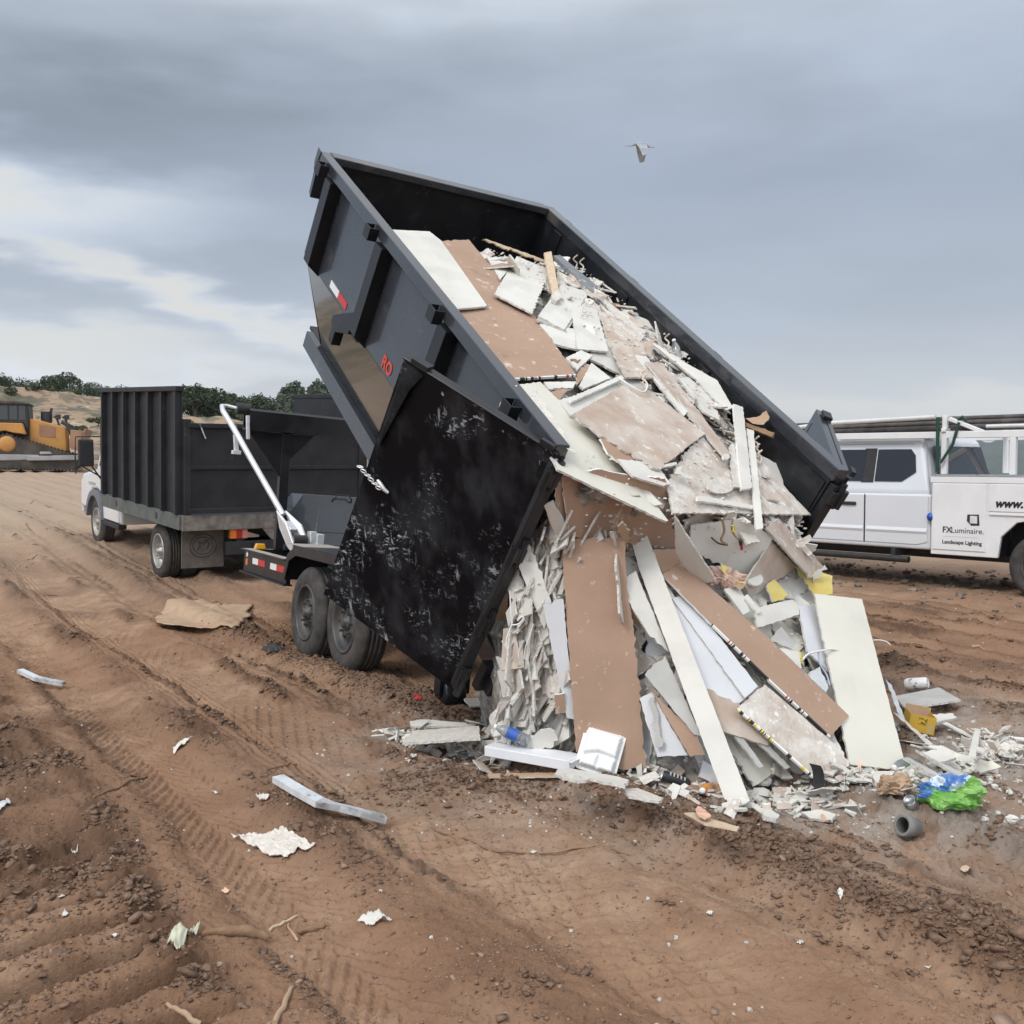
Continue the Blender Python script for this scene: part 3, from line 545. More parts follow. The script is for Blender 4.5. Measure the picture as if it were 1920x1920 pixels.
def wheel(fr, u, v, z, rad, wid, side, parent, rim, lugs=8, rimr=.53, name='wheel', dish=.07):
    """side -1: outer face towards -v"""
    o = np.array([u, v, z]); ax = np.array([0, side, 0.])      # v is the outer face
    mb = MB(fr); w = wid; r = rad
    prof = [(r * .60, -.012), (r * .66, .004), (r * .80, .010), (r * .90, .002), (r * .955, -.018), (r * .985, -.035)]
    g = [(r * .985, -.035)]
    for k in range(4):
        y0 = -.045 - (w - .09) * (k / 4.0); y1 = -.045 - (w - .09) * ((k + .82) / 4.0)
        prof += [(r, y0), (r, y1), (r * .975, y1 - .003), (r * .975, y1 - .006)]
    prof += [(r * .955, -w + .02), (r * .80, -w), (r * .62, -w + .02), (r * .58, -w * .6)]
    mb.lathe(o, ax, prof, 56)
    wh = mb.build(name, RUBB, parent)
    mb = MB(fr); rr = r * .62
    mb.lathe(o, ax, [(rr, -.010), (rr * .985, .006), (rr * .93, .006), (rr * .90, -.01), (rr * .88, -dish * .6), (rr * .80, -dish), (rr * .55, -dish * .85), (rr * .50, -dish * .5), (rr * .36, -dish * .45), (rr * .30, -dish * .5), (.001, -dish * .5)], 48)
    mb.build('rim', rim, wh)
    mb = MB(fr)
    mb.lathe(o, ax, [(rr * .27, -dish * .55), (rr * .26, -dish * .25), (rr * .18, -dish * .2), (rr * .165, dish * .12), (rr * .15, dish * .18), (.001, dish * .18)], 24)
    for k in range(lugs):
        a = 2 * math.pi * k / lugs; d = np.array([math.cos(a), 0, math.sin(a)]) * rr * .42
        mb.cyl(o + d + ax * (-dish * .5), o + d + ax * (dish * .05), .011, 6)
    mb.build('hub', rim, wh)
    mb = MB(fr)                                              # hand holes of the disc
    for k in range(lugs // 2 if lugs > 6 else 4):
        a = 2 * math.pi * (k + .5) / (lugs // 2 if lugs > 6 else 4); d = np.array([math.cos(a), 0, math.sin(a)]) * rr * .68
        mb.cut(); mb.cyl(o + d + ax * (-dish * 1.1), o + d + ax * (-dish * .78), rr * .085, 10)
    mb.build('rim_hole', BLKPL, wh)
    return wh
for u_, v_, s_ in ((0, 0, -1), (.94, 0, -1), (0, 2.0, 1), (.94, 2.0, 1)):
    wheel(TF, u_, v_, .405 if u_ < .5 else .365, .405, .245, s_, trailer, RIMD)

mb = MB(TF)                                                  # chassis: two rails, cross members, front deck, tongue
for v_ in (.42, 1.58): mb.box(-1.45, 2.1, v_ - .05, v_ + .05, .50, .72)
for u_ in (-1.4, -.5, .42, 1.3, 2.0): mb.box(u_ - .04, u_ + .04, .47, 1.53, .52, .68)
mb.box(1.52, 2.94, .0, .045, .555, .775); mb.box(1.52, 2.94, 1.955, 2.0, .555, .775); mb.box(2.895, 2.96, .05, 1.95, .56, .77)
mb.box(1.50, 2.98, -.035, .075, .775, .790); mb.box(1.50, 2.98, -.035, .06, .540, .555)
mb.box(2.90, 2.98, .08, 1.92, .772, .786)
mb.box(1.7, 2.88, .08, 1.92, .60, .66)
for v_ in (.55, 1.45): mb.hexa([(2.9, v_ - .05, .52), (2.9, v_ + .05, .52), (2.9, v_ + .05, .70), (2.9, v_ - .05, .70)], [(4.2, .95, .50), (4.2, 1.05, .50), (4.2, 1.05, .62), (4.2, .95, .62)])
mb.box(-1.52, -1.44, .22, 1.78, .42, .74)
mb.build('frame', BINB, trailer, bevel=.004)
mb = MB(TF); mb.box(1.54, 2.90, -.03, .07, .7905, .7935); mb.box(2.905, 2.975, .09, 1.9, .787, .789); mb.box(1.0, 1.5, -.02, .38, .9385, .9415); mb.build('dusty_deck_edge', mat('deck_dust', (.34, .30, .26), (.42, .38, .34), 8, .9, bump=.2, bsc=40), trailer)
mb = MB(TF)                                                  # fender over both near wheels
F_ = [(-.62, .62), (-.50, .84), (-.32, .925), (1.22, .925), (1.42, .84), (1.53, .60)]
for v0 in (0.0, 2.0 - .38):
    mb.cut()
    for a, b in zip(F_[:-1], F_[1:]): mb.prism([(a[0], v0 - .03, a[1]), (b[0], v0 - .03, b[1]), (b[0], v0 - .03, b[1] + .012), (a[0], v0 - .03, a[1] + .012)], (0, .41, 0))
    v1 = v0 - .03 if v0 < 1 else v0 + .38
    mb.prism([(-.62, v1, .62), (-.50, v1, .84), (-.32, v1, .925), (1.22, v1, .925), (1.42, v1, .84), (1.53, v1, .60), (1.46, v1, .60), (1.36, v1, .79), (1.18, v1, .85), (-.28, v1, .85), (-.44, v1, .78), (-.54, v1, .62)], (0, -.008 if v0 < 1 else .008, 0))
mb.build('fender', BINB, trailer)
for k, (a, b) in enumerate(((2.62, 2.20), (2.02, 1.58))):
    mb = MB(TF); m_ = (a + b) / 2 + .02; mb.m = 0; mb.box(m_, a, -.0035, .0, .655, .715); mb.m = 1; mb.box(b, m_ - .003, -.0035, .0, .655, .715); mb.build('reflector_strip', [REFW, REFR], trailer)
mb = MB(TF); mb.m = 0; mb.cyl((2.83, -.004, .735), (2.83, .004, .735), .028, 14); mb.m = 1; mb.box(2.80, 2.86, -.004, .0, .625, .69); mb.build('marker_lamp', [REFW, ORGP], trailer)
mb = MB(TF); mb.hexa([(2.90, .10, .786), (2.97, .10, .786), (2.97, .22, .786), (2.90, .22, .786)], [(2.91, .115, .845), (2.96, .115, .845), (2.96, .205, .845), (2.91, .205, .845)]); mb.build('amber_lamp', AMBP, trailer, bevel=.008, seg=2)
mb = MB(TF)                                                  # front stand carrying the tarp beam
mb.box(2.76, 2.84, .27, .37, .79, 2.03); mb.prism([(2.775, -.10, 2.02), (2.775, .272, 2.02), (2.775, .272, 1.56)], (.03, 0, 0)); mb.prism([(2.775, .368, 2.02), (2.775, .62, 2.02), (2.775, .368, 1.75)], (.03, 0, 0)); mb.cut(); mb.box(2.76, 2.84, 1.75, 1.85, .79, 2.03)
mb.build('front_stand', BINB, trailer, bevel=.004)
mb = MB(TF); mb.box(2.70, 2.96, -.10, 2.22, 2.03, 2.05); mb.box(2.70, 2.72, -.10, 2.22, 2.05, 2.22); mb.box(2.94, 2.96, -.10, 2.22, 2.05, 2.19); mb.prism([(2.70, -.10, 2.22), (2.74, -.10, 2.245), (2.90, -.10, 2.245), (2.94, -.10, 2.21), (2.90, -.10, 2.235), (2.74, -.10, 2.235)], (0, 2.32, 0))
mb.build('tarp_housing', BINB, trailer)
mb = MB(TF); mb.cyl((2.80, -.22, 2.235), (2.80, -.09, 2.235), .058, 18); mb.build('tarp_roller', BLKPL, trailer)
mb = MB(TF)                                                  # pump box with its lid at the front
hexp = [(2.72, .40, .86), (2.82, .36, 1.10), (2.94, .60, 1.40), (2.94, 1.22, 1.40), (2.82, 1.48, 1.10), (2.72, 1.44, .86)]
mb.prism(hexp, (.42, 0, 0)); tb = mb.build('tool_box', BINP, trailer, bevel=.006)
mb = MB(TF); mb.prism([(2.772, .70, 1.0), (2.872, .76, 1.24), (2.872, 1.05, 1.24), (2.772, 1.08, 1.0)], (.01, 0, 0)); mb.cut(); mb.box(2.68, 2.74, .34, 1.66, .80, .855); mb.build('lid_plate', BINP, tb, bevel=.003)
mb = MB(TF); mb.tube([(2.92, .92, 1.33), (2.88, .93, 1.37), (2.88, .96, 1.41), (2.88, 1.10, 1.41), (2.88, 1.13, 1.37), (2.92, 1.14, 1.33)], .008, 6); mb.build('lid_handle', BLKPL, tb)
mb = MB(TF)                                                  # tarp arm
pv = (1.74, .17, .96)
mb.tube([(2.80, -.20, 2.235), (2.86, -.30, 2.255), (2.84, -.36, 2.245), (2.78, -.36, 2.19), (2.66, -.30, 2.06), (1.92, .06, 1.19)], [.016, .018, .024, .028, .03, .03], 12)
arm = mb.build('tarp_arm', ALU, trailer)
mb = MB(TF)
mb.prism([(1.97, .005, 1.23), (1.80, .06, 1.10), (1.69, .10, .93), (1.71, .10, .84), (1.80, .08, .89), (1.92, .03, 1.06)], (.0, .022, .006)); mb.prism([(1.97, .085, 1.23), (1.80, .20, 1.10), (1.69, .24, .93), (1.71, .24, .84), (1.80, .22, .89), (1.92, .15, 1.06)], (.0, .022, .006)); mb.bar((1.88, .10, 1.12), (1.80, .14, 1.04), .12, .05)
mb.build('arm_bracket', ALU, arm, bevel=.004)
mb = MB(TF); mb.cyl((1.74, .11, .95), (1.74, .245, .95), .062, 20); mb.build('spring_pack', BLKPL, arm)
mb = MB(TF); mb.box(1.68, 1.80, .27, .33, .86, 1.05); mb.box(1.66, 1.82, .33, .40, .88, 1.03); mb.build('pivot_block', STEEL, trailer, bevel=.004)
mb = MB(TF); mb.bar((2.62, -.15, 2.16), (2.62, -.13, 1.92), .04, .03); mb.bar((2.70, -.24, 1.96), (2.70, -.22, 1.80), .05, .04); mb.box(2.66, 2.74, -.26, -.18, 1.76, 1.80); mb.bar((2.66, -.26, 2.05), (2.68, -.23, 1.94), .02, .02); mb.build('tarp_latch', STEEL, trailer, bevel=.003)
for v_ in (.20, 1.72):                                       # rollers that carry the rear of the chassis
    mb = MB(TF); mb.lathe((-1.40, v_, .10), (0, 1, 0), [(.001, 0), (.085, 0), (.10, .012), (.10, .15), (.085, .162), (.001, .162)], 24); mb.cyl((-1.40, v_ - .01, .10), (-1.40, v_ + .172, .10), .028, 10)
    mb.bar((-1.40, v_ + .19, .10), (-1.42, v_ + .19, .55), .03, .09); mb.bar((-1.40, v_ - .02, .10), (-1.42, v_ - .02, .55), .02, .09); mb.build('ground_roller', BINB, trailer)
mb = MB(TF)                                                  # hoist ram between chassis and box
mb.cyl((.3, .95, .62), TF.m @ (BF(2.3, 1.1, -1.5) - TF.o), .075, 14); mb.cyl((.3, 1.25, .62), TF.m @ (BF(2.3, 1.3, -1.5) - TF.o), .05, 14); mb.build('hoist', BINB, trailer)

# ---- the tipped box
NO = .055
WV, WB = .115, -.83                                          # wall plane, lower edge of the upright wall
LV, LB = .30, -1.47                                          # foot of the sloping lower wall
mb = MB(BF); mb.box(.02, BL - .06, WV + .14, BW - WV - .20, -1.50, -1.47)
for u_ in np.arange(.3, 4.1, .42): mb.box(u_ - .03, u_ + .03, .36, BW - .36, -1.60, -1.505)
dbox = mb.build('dump_box', BINB, trailer, bevel=.003)
for sd_, nm in ((0, 'near'), (1, 'far')):
    def q(u, v, w, sd_=sd_): return (u, v - NO if sd_ == 0 else BW - v, w)
    mb = MB(BF); mb.hexa([q(.0, WV - .025, WB), q(.0, WV - .019, WB), q(.0, WV - .019, -.082), q(.0, WV - .025, -.082)], [q(BL - .05, WV - .025, WB), q(BL - .05, WV - .019, WB), q(BL - .05, WV - .019, -.082), q(BL - .05, WV - .025, -.082)])
    sw = mb.build('side_wall', [BINP] if sd_ == 0 else [BINI], dbox)
    mb = MB(BF); mb.hexa([q(.0, WV - .024, WB - .004), q(.0, WV - .018, WB), q(.0, LV + .006, LB), q(.0, LV, LB)], [q(BL - .10, WV - .024, WB - .004), q(BL - .10, WV - .018, WB), q(BL - .45, LV + .006, LB), q(BL - .45, LV, LB)]); mb.build('lower_panel', GLOSSB, dbox)
    mb = MB(BF); a, b = q(-.02, .012 if sd_ == 0 else 0, -.10), q(BL, .098, 0); mb.box(-.02, BL, min(a[1], b[1]), max(a[1], b[1]), -.085, 0); mb.build('top_rail', BINP, dbox, bevel=.006, seg=2)
    mb = MB(BF)
    for u_ in (1.42, 2.60, 3.78):
        mb.cut(); y0, y1 = sorted((q(0, .015, 0)[1], q(0, WV, 0)[1])); mb.hexa([q(u_ - .065, -.01, -.10), q(u_ + .065, -.01, -.10), q(u_ + .065, WV, -.10), q(u_ - .065, WV, -.10)], [q(u_ - .065, -.01, -.78), q(u_ + .065, -.01, -.78), q(u_ + .065, WV, -.87), q(u_ - .065, WV, -.87)])
    mb.build('side_post', BINB, sw, bevel=.003)  # posts all black: shade of their rear faces put into the colour
    for u_ in (.42, 1.52, 2.74, 3.92):                          # open stake pockets on the rail
        mb = MB(BF); y = [q(0, t, 0)[1] for t in (-.062, -.056, -.0, .008)]
        for (a0, a1), (b0, b1) in (((u_ - .05, u_ + .05), (y[0], y[1])), ((u_ - .05, u_ - .044), (y[1], y[3])), ((u_ + .044, u_ + .05), (y[1], y[3]))): mb.box(a0, a1, min(b0, b1), max(b0, b1), -.115, -.025)
        mb.build('stake_pocket', BINB, sw)
    mb = MB(BF); y0, y1 = sorted((q(0, LV - .05, 0)[1], q(0, LV + .04, 0)[1])); mb.box(.0, BL - .16, y0, y1, -1.62, -1.475); mb.build('floor_rail', BINP, dbox, bevel=.004)
    mb = MB(BF); y0, y1 = sorted((q(0, .01, 0)[1], q(0, .085, 0)[1])); mb.box(-.055, .02, y0, y1, -1.66, -.103)
    for w_ in (-.12, -.62, -1.12, -1.50):
        yc = q(0, -.005, 0)[1]; mb.cyl((-.075, yc, w_ - .13), (-.075, yc, w_), .022, 12); mb.box(-.075, -.03, min(yc, y0), max(yc, y1), w_ - .11, w_ - .02)
    mb.build('rear_post', BINB, dbox, bevel=.004)
mb = MB(BF); mb.box(BL - .056, BL - .05, WV - .07, BW - WV + .02, WB, -.05); mb.hexa([(BL - .056, WV - .07, WB), (BL - .05, WV - .07, WB), (BL - .05, BW - WV + .02, WB), (BL - .056, BW - WV + .02, WB)], [(BL - .40, LV - .055, LB), (BL - .394, LV - .055, LB), (BL - .394, BW - LV, LB), (BL - .40, BW - LV, LB)]); mb.build('front_wall', BINI, dbox)
mb = MB(BF); mb.box(BL - .10, BL + .02, .048, BW - .103, -.055, .004); mb.build('top_rail', BINP, dbox, bevel=.006, seg=2)
mb = MB(BF); mb.prism([(BL - .05, -.05, .006), (BL + .03, -.05, .015), (BL + .035, -.05, -.10), (BL + .0, -.05, -.16)], (0, .01, 0)); mb.prism([(BL - .02, -.038, -.10), (BL + .03, -.038, -.10), (BL + .01, -.038, -.34), (BL - .04, -.038, -.37)], (0, .10, 0)); mb.build('corner_bracket', BINP, dbox, bevel=.002)
mb = MB(BF); mb.box(-.06, .0, .12, BW - .12, -1.72, -1.52); mb.box(-.13, -.06, .16, .75, -1.70, -1.60); mb.build('rear_sill', BINB, dbox, bevel=.004)
mb = MB(BF); mb.m = 0; mb.box(3.22, 3.42, WV - NO - .029, WV - NO - .025, -.80, -.745); mb.m = 1; mb.box(3.02, 3.218, WV - NO - .029, WV - NO - .025, -.80, -.745); mb.build('reflector_strip', [REFW, REFR], dbox)
mb = MB(BF); mb.prism([(2.70, WV - .155, -.66), (3.05, WV - .155, -.86), (3.05, WV - .155, -.92), (2.96, WV - .155, -.96), (2.70, WV - .155, -.84)], (0, .10, 0)); mb.box(2.94, 3.02, WV - .15, WV - .075, -1.06, -.90); mb.build('tie_hook', BINB, dbox, bevel=.003)
text_mesh('red_lettering', 'RO', BF(2.20, WV - NO - .0285, -.80), -_fw, _up2, .125, LETR, dbox, bold=.004)
text_mesh('white_lettering', 'S', BF(.69, WV - NO - .0285, -.255), -_fw, _up2, .135, LETW, dbox, bold=.003)
text_mesh('white_lettering', 'ANC', BF(.61, WV - NO - .0285, -.255), -_fw, _up2, .088, LETW, dbox, bold=.003)
mb = MB(BF)                                                  # grey steel liner visible on the far wall inside
mb.box(.02, 1.1, BW - WV + .010, BW - WV + .015, -.80, -.12); mb.build('wall_liner', BINI, dbox)

# ---- rear doors, swung right round along both sides
DPH = R(32)
for sd_ in (0, 1):
    s = -1 if sd_ == 0 else 1; ph = DPH if sd_ == 0 else R(34); DW = 1.01 if sd_ == 0 else 1.05; DH = 1.66
    dd = _fw * math.cos(ph) + s * _r2 * math.sin(ph); nn = np.cross(_up2, dd) * (1 if sd_ == 0 else -1)      # nn faces outwards (towards the inner, scratched face)
    hp = BF(-.035, -.032 if sd_ == 0 else BW + .02, -.05)
    DF = Frame(hp, dd, nn, _up2)
    mb = MB(DF); mb.box(.0, DW, -.02, .0, -DH, 0)
    if sd_: mb.m = 1; mb.box(.004, DW - .004, -.072, -.0205, -DH + .004, -.004)
    d_ = mb.build('rear_door', [SCRATCH if sd_ == 0 else BINI, BINP], trailer); d_['label'] = 'swung open door with scratched black inner face' if sd_ == 0 else 'far door swung open, seen edge on'
    mb = MB(DF)
    mb.box(-.005, DW + .004, -.075, -.022, -.075, .005); mb.box(-.005, DW + .004, -.075, -.022, -DH - .005, -DH + .07); mb.box(DW - .07, DW + .004, -.075, -.022, -DH + .07, -.075); mb.box(-.005, .07, -.075, -.022, -DH + .07, -.075); mb.box(.48, .56, -.07, -.022, -DH + .07, -.075)
    mb.box(-.006, DW + .006, -.022, .012, .0, .012)
    mb.build('door_frame', BINP if sd_ else BINB, d_, bevel=.004)
    mb = MB(DF); mb.box(.02, .10, .0, .03, .012, .045); mb.cut(); mb.box(DW - .16, DW - .05, -.05, .014, .012, .034); mb.cut(); mb.cyl((.0, -.06, -.20), (.0, -.06, -.02), .03, 12)
    for w_ in (-.12, -.62, -1.12, -1.60): mb.cut(); mb.cyl((-.035, -.02, w_ - .09), (-.035, -.02, w_ + .09), .024, 12); mb.box(-.035, .06, -.045, -.0, w_ - .05, w_ + .05)
    mb.build('hinge', BINB, d_)
    if sd_ == 0:
        mb = MB(DF)                                          # bent lip along the free edge
        mb.prism([(DW - .15, .002, -.02), (DW - .02, .002, -.01), (DW - .01, .002, -.52), (DW - .04, .015, -.54), (DW - .07, .022, -.36), (DW - .11, .022, -.12)], (0, .006, 0)); mb.build('bent_lip', SCRATCH, d_)
        mb = MB(DF)
        for k in range(6):
            t = k * .030; c = (DW + .03 - t * 1.05, .022 + .004 * (k % 2), -.72 - t * .30)
            a, b = (np.array([.97, 0, -.27]), np.array([.25, .30, .92])) if k % 2 else (np.array([.97, .1, -.2]), np.array([0, 1., 0]))
            b = b - a * a.dot(b); mb.torus(c, a / np.linalg.norm(a), b / np.linalg.norm(b), .011, .0042, 14, 6, 1.7)
        mb.tube([(DW - .19, .012, -.765), (DW - .16, .020, -.755), (DW - .12, .020, -.735), (DW - .10, .012, -.735)], [.009, .013, .012, .009], 8)
        mb.build('latch_chain', ALU, d_)
    else:
        mb = MB(DF); mb.tube([(.02, -.10, -.12), (.06, -.12, -.30), (.03, -.10, -.46)], .010, 6); mb.box(-.01, .08, -.12, -.08, -.6, -.5); mb.cyl((.0, -.09, -.62), (.0, -.09, -.40), .016, 8); mb.cut(); mb.cyl((.30, .0, -.55), (.30, .07, -.55), .04, 14); mb.build('door_latch', STEEL, d_)
# ------------------------------------------------------------------ flatbed tipper truck that tows the trailer
LF = heading_frame((-4.37, 13.5, -.046), R(36), 0, R(2.85))
truck = thing('tipper_truck', LF(2.5, 1.0, .1), 'white tipper truck with tall black ribbed side walls, hitched to the trailer', 'truck')
mb = MB(LF); mb.box(.0, 3.86, .02, 2.66, .93, .99); mb.box(.0, 5.2, .75, .87, .62, .92); mb.box(.0, 5.2, 1.45, 1.57, .62, .92)
for u_ in np.arange(.3, 3.8, .5): mb.box(u_, u_ + .06, .08, 2.60, .87, .925)
bed = mb.build('bed', BEDP, truck)
mb = MB(LF); mb.box(.0, 3.88, -.035, .018, .84, 1.04); mb.cut(); mb.box(.0, 3.88, 2.662, 2.71, .84, 1.04)
mb.build('bed_rail', BEDG, bed, bevel=.006)
mb = MB(LF)
for u_ in (.95, 2.95): mb.cut(); mb.cyl((u_, -.038, .95), (u_, -.033, .95), .05, 14)
mb.build('rail_hole', BLKPL, bed)
for v0, sgn in ((.0, -1), (2.66, 1)):
    UE = 3.85 if sgn < 0 else 2.42
    mb = MB(LF); v1 = v0 + .02 * (1 if sgn < 0 else -1); mb.box(.02, UE, min(v0, v1), max(v0, v1), 1.045, 2.66)
    sw = mb.build('side_wall', BEDP, bed)
    mb = MB(LF); e = sgn * .075
    for u_ in (.03, .62, 1.22, 1.82, 2.42, 3.02, 3.62):
        if u_ > UE: continue
        mb.cut(); mb.box(u_, u_ + .055 if u_ > .1 else u_ + .11, min(v0, v0 + e), max(v0, v0 + e), 1.045, 2.655)
    mb.build('rib', BEDP, sw, bevel=.004)
    mb = MB(LF); mb.box(-.01, UE + .03, min(v0 - .03, v0 + e + .004 * sgn), max(v0 + .03, v0 + e + .004 * sgn), 2.66, 2.725); mb.build('top_rail', BEDP, sw, bevel=.006)
mb = MB(LF); mb.box(3.86, 3.89, -.03, 2.69, 1.045, 2.16); mb.build('headboard', BEDP, bed)
mb = MB(LF); mb.box(-.02, .012, .10, 2.58, 1.10, 2.22); tg = mb.build('tailgate', BEDP, bed)
mb = MB(LF); mb.box(-.065, -.02, .08, 2.60, 2.19, 2.25); mb.box(-.05, -.02, .10, 2.58, 1.64, 1.69); mb.box(-.075, -.02, .08, 2.60, 1.06, 1.125); mb.box(-.05, .05, .022, .11, 1.045, 2.30); mb.box(-.05, .05, 2.57, 2.638, 1.045, 2.30); mb.build('gate_frame', BEDP, tg, bevel=.005)
mb = MB(LF); mb.bar((-.06, .22, 2.24), (-.06, .30, 2.05), .01, .012); mb.build('gate_chain', STEEL, tg)
mb = MB(LF); mb.box(-.05, .0, .0, 2.68, .83, 1.035); mb.prism([(-.045, 1.10, .83), (-.045, 2.3, .83), (-.045, 2.2, .72), (-.045, 1.25, .66)], (.04, 0, 0)); mb.build('rear_sill', WORN, bed, bevel=.005)
mb = MB(LF); mb.box(.18, .20, .06, .64, .30, .86); mf = mb.build('mud_flap', FLAP, truck, bevel=.006)
mb = MB(LF)                                                  # embossed oval emblem
mb.torus((.176, .35, .60), (0, 1, 0), (0, 0, 1), .155, .007, 36, 5, 1.18); mb.torus((.176, .35, .60), (0, 1, 0), (0, 0, 1), .115, .005, 36, 5, 1.2)
mb.tube([(.176, .27, .54), (.174, .31, .60), (.174, .30, .66), (.174, .36, .62), (.174, .39, .68), (.174, .44, .62), (.174, .40, .55)], .008, 5); mb.build('emblem', mat('flap_emblem', (.07, .062, .055), rough=.9), mf)
mb = MB(LF); mb.box(.18, .20, 1.70, 2.28, .30, .86); mb.build('mud_flap', FLAP, truck, bevel=.006)
for v0 in (.66, 1.42):
    mb = MB(LF); mb.m = 0; mb.box(-.02, .06, v0, v0 + .085, .70, .83); mb.m = 1; mb.box(-.018, .06, v0 + .087, v0 + .165, .70, .83); mb.m = 2; mb.box(-.02, .06, v0 + .167, v0 + .24, .70, .83); mb.build('tail_lamp', [ORGP, REDP, mat('lamp_pale_red', (.55, .22, .18), rough=.3)], truck, bevel=.006)
mb = MB(LF); mb.box(-.02, .10, .60, 1.70, .48, .66); mb.box(-.12, .0, .98, 1.14, .46, .64); mb.box(.10, .7, .7, 1.6, .5, .62); mb.build('hitch', BLKPL, truck, bevel=.006)
for u_, v_, s_, z_ in ((1.25, .08, -1, .0), (1.25, .33, -1, .0), (1.25, 2.20, 1, .0), (1.25, 1.95, 1, .0), (5.47, .30, -1, .0), (5.47, 1.98, 1, .0)):
    wheel(LF, u_, v_, .41, .41, .235, s_, truck, RIMW if s_ < 0 else RIMD, dish=.11 if u_ < 2 else .05)
mb = MB(LF); mb.cyl((1.25, .3, .41), (1.25, 2.0, .41), .06, 10); mb.cut(); mb.cyl((5.47, .4, .41), (5.47, 1.9, .41), .05, 10); mb.cut(); mb.box(.5, 2.0, 1.0, 1.25, .30, .52); mb.build('axle', BLKPL, truck)
# cab
V0, V1 = .27, 2.03
mb = MB(LF)
side = [(3.92, .50), (3.92, 1.28), (3.98, 1.98), (4.10, 2.04), (4.75, 2.04), (5.0, 1.96), (5.42, 1.35), (6.35, 1.22), (6.52, 1.10), (6.55, .62), (5.98, .60), (5.95, .82), (5.74, .98), (5.40, 1.0), (5.12, .92), (4.98, .68), (4.95, .50)]
mb.prism([(a, V0 + .02, b) for a, b in side], (0, V1 - V0 - .04, 0)); cabb = mb.build('cab', TRUCKW, truck, bevel=.05, seg=3)
mb = MB(LF); mb.prism([(3.99, V0 + .003, .53), (3.99, V0 + .003, 1.30), (4.86, V0 + .003, 1.30), (4.96, V0 + .003, .95), (4.90, V0 + .003, .53)], (0, .02, 0)); mb.build('door', TRUCKW, truck, bevel=.008)
mb = MB(LF); mb.prism([(4.06, V0 + .008, 1.36), (4.12, V0 + .008, 1.90), (4.82, V0 + .008, 1.90), (5.2, V0 + .008, 1.42)], (0, .02, 0)); mb.cut(); mb.prism([(5.12, V0 + .15, 1.84), (5.40, V0 + .15, 1.42), (5.40, V1 - .15, 1.42), (5.12, V1 - .15, 1.84)], (.02, 0, .012)); mb.build('window', GLASS, truck)
mb = MB(LF)                                                  # grey wheel arch flare
ar = [(5.47 + .55 * math.cos(t), .42 + .56 * math.sin(t)) for t in np.linspace(R(8), R(172), 12)]; ar2 = [(5.47 + .45 * math.cos(t), .42 + .46 * math.sin(t)) for t in np.linspace(R(172), R(8), 12)]
P_ = [(a, V0 - .03, b) for a, b in ar + ar2]
for k in range(11): mb.prism([P_[k], P_[k + 1], P_[22 - k], P_[23 - k]], (0, .09, 0))
mb.build('arch_flare', mat('flare_grey', (.16, .17, .19), rough=.45), truck)
mb = MB(LF); mb.prism([(4.0, V0 + .0, .42), (4.95, V0 + .0, .42), (4.95, V0, .50), (4.0, V0, .50)], (0, .14, 0)); mb.build('step_board', BLKPL, truck, bevel=.01)
for v_, s_ in ((V0, -1), (V1, 1)):
    mb = MB(LF); mb.hexa([(4.78, v_ + s_ * .42, 1.42), (4.86, v_ + s_ * .42, 1.42), (4.86, v_ + s_ * .17, 1.42), (4.78, v_ + s_ * .17, 1.42)], [(4.78, v_ + s_ * .42, 1.88), (4.86, v_ + s_ * .42, 1.88), (4.86, v_ + s_ * .18, 1.88), (4.78, v_ + s_ * .18, 1.88)]); mi_ = mb.build('mirror', BLKPL, truck, bevel=.025, seg=3)
    mb = MB(LF); mb.tube([(4.82, v_ + s_ * .46, 1.30), (4.82, v_ + s_ * .47, 1.62), (4.82, v_ + s_ * .46, 1.92), (4.82, v_ + s_ * .05, 1.93)], .012, 6); mb.cut(); mb.tube([(4.82, v_ + s_ * .2, 1.42), (4.9, v_ + s_ * .0, 1.15)], .014, 6); mb.tube([(4.82, v_ + s_ * .35, 1.42), (4.95, v_ + s_ * .0, 1.22)], .012, 6); mb.build('mirror_arm', BLKPL, mi_)
mb = MB(LF); mb.box(5.5, 5.9, V0 + .004, V0 + .012, 1.06, 1.10); mb.build('fender_badge', mat('badge', (.55, .55, .56), rough=.3, metal=.6), truck)
mb = MB(LF); mb.box(6.50, 6.60, V0 + .05, V1 - .05, .50, .78); mb.build('bumper', STEEL, truck, bevel=.02, seg=2)
mb = MB(LF); mb.box(6.53, 6.565, V0 + .12, V0 + .42, .86, 1.06); mb.build('headlight', REFW, truck, bevel=.01)
mb = MB(LF); mb.box(6.53, 6.565, V1 - .42, V1 - .12, .86, 1.06); mb.build('headlight', REFW, truck, bevel=.01)

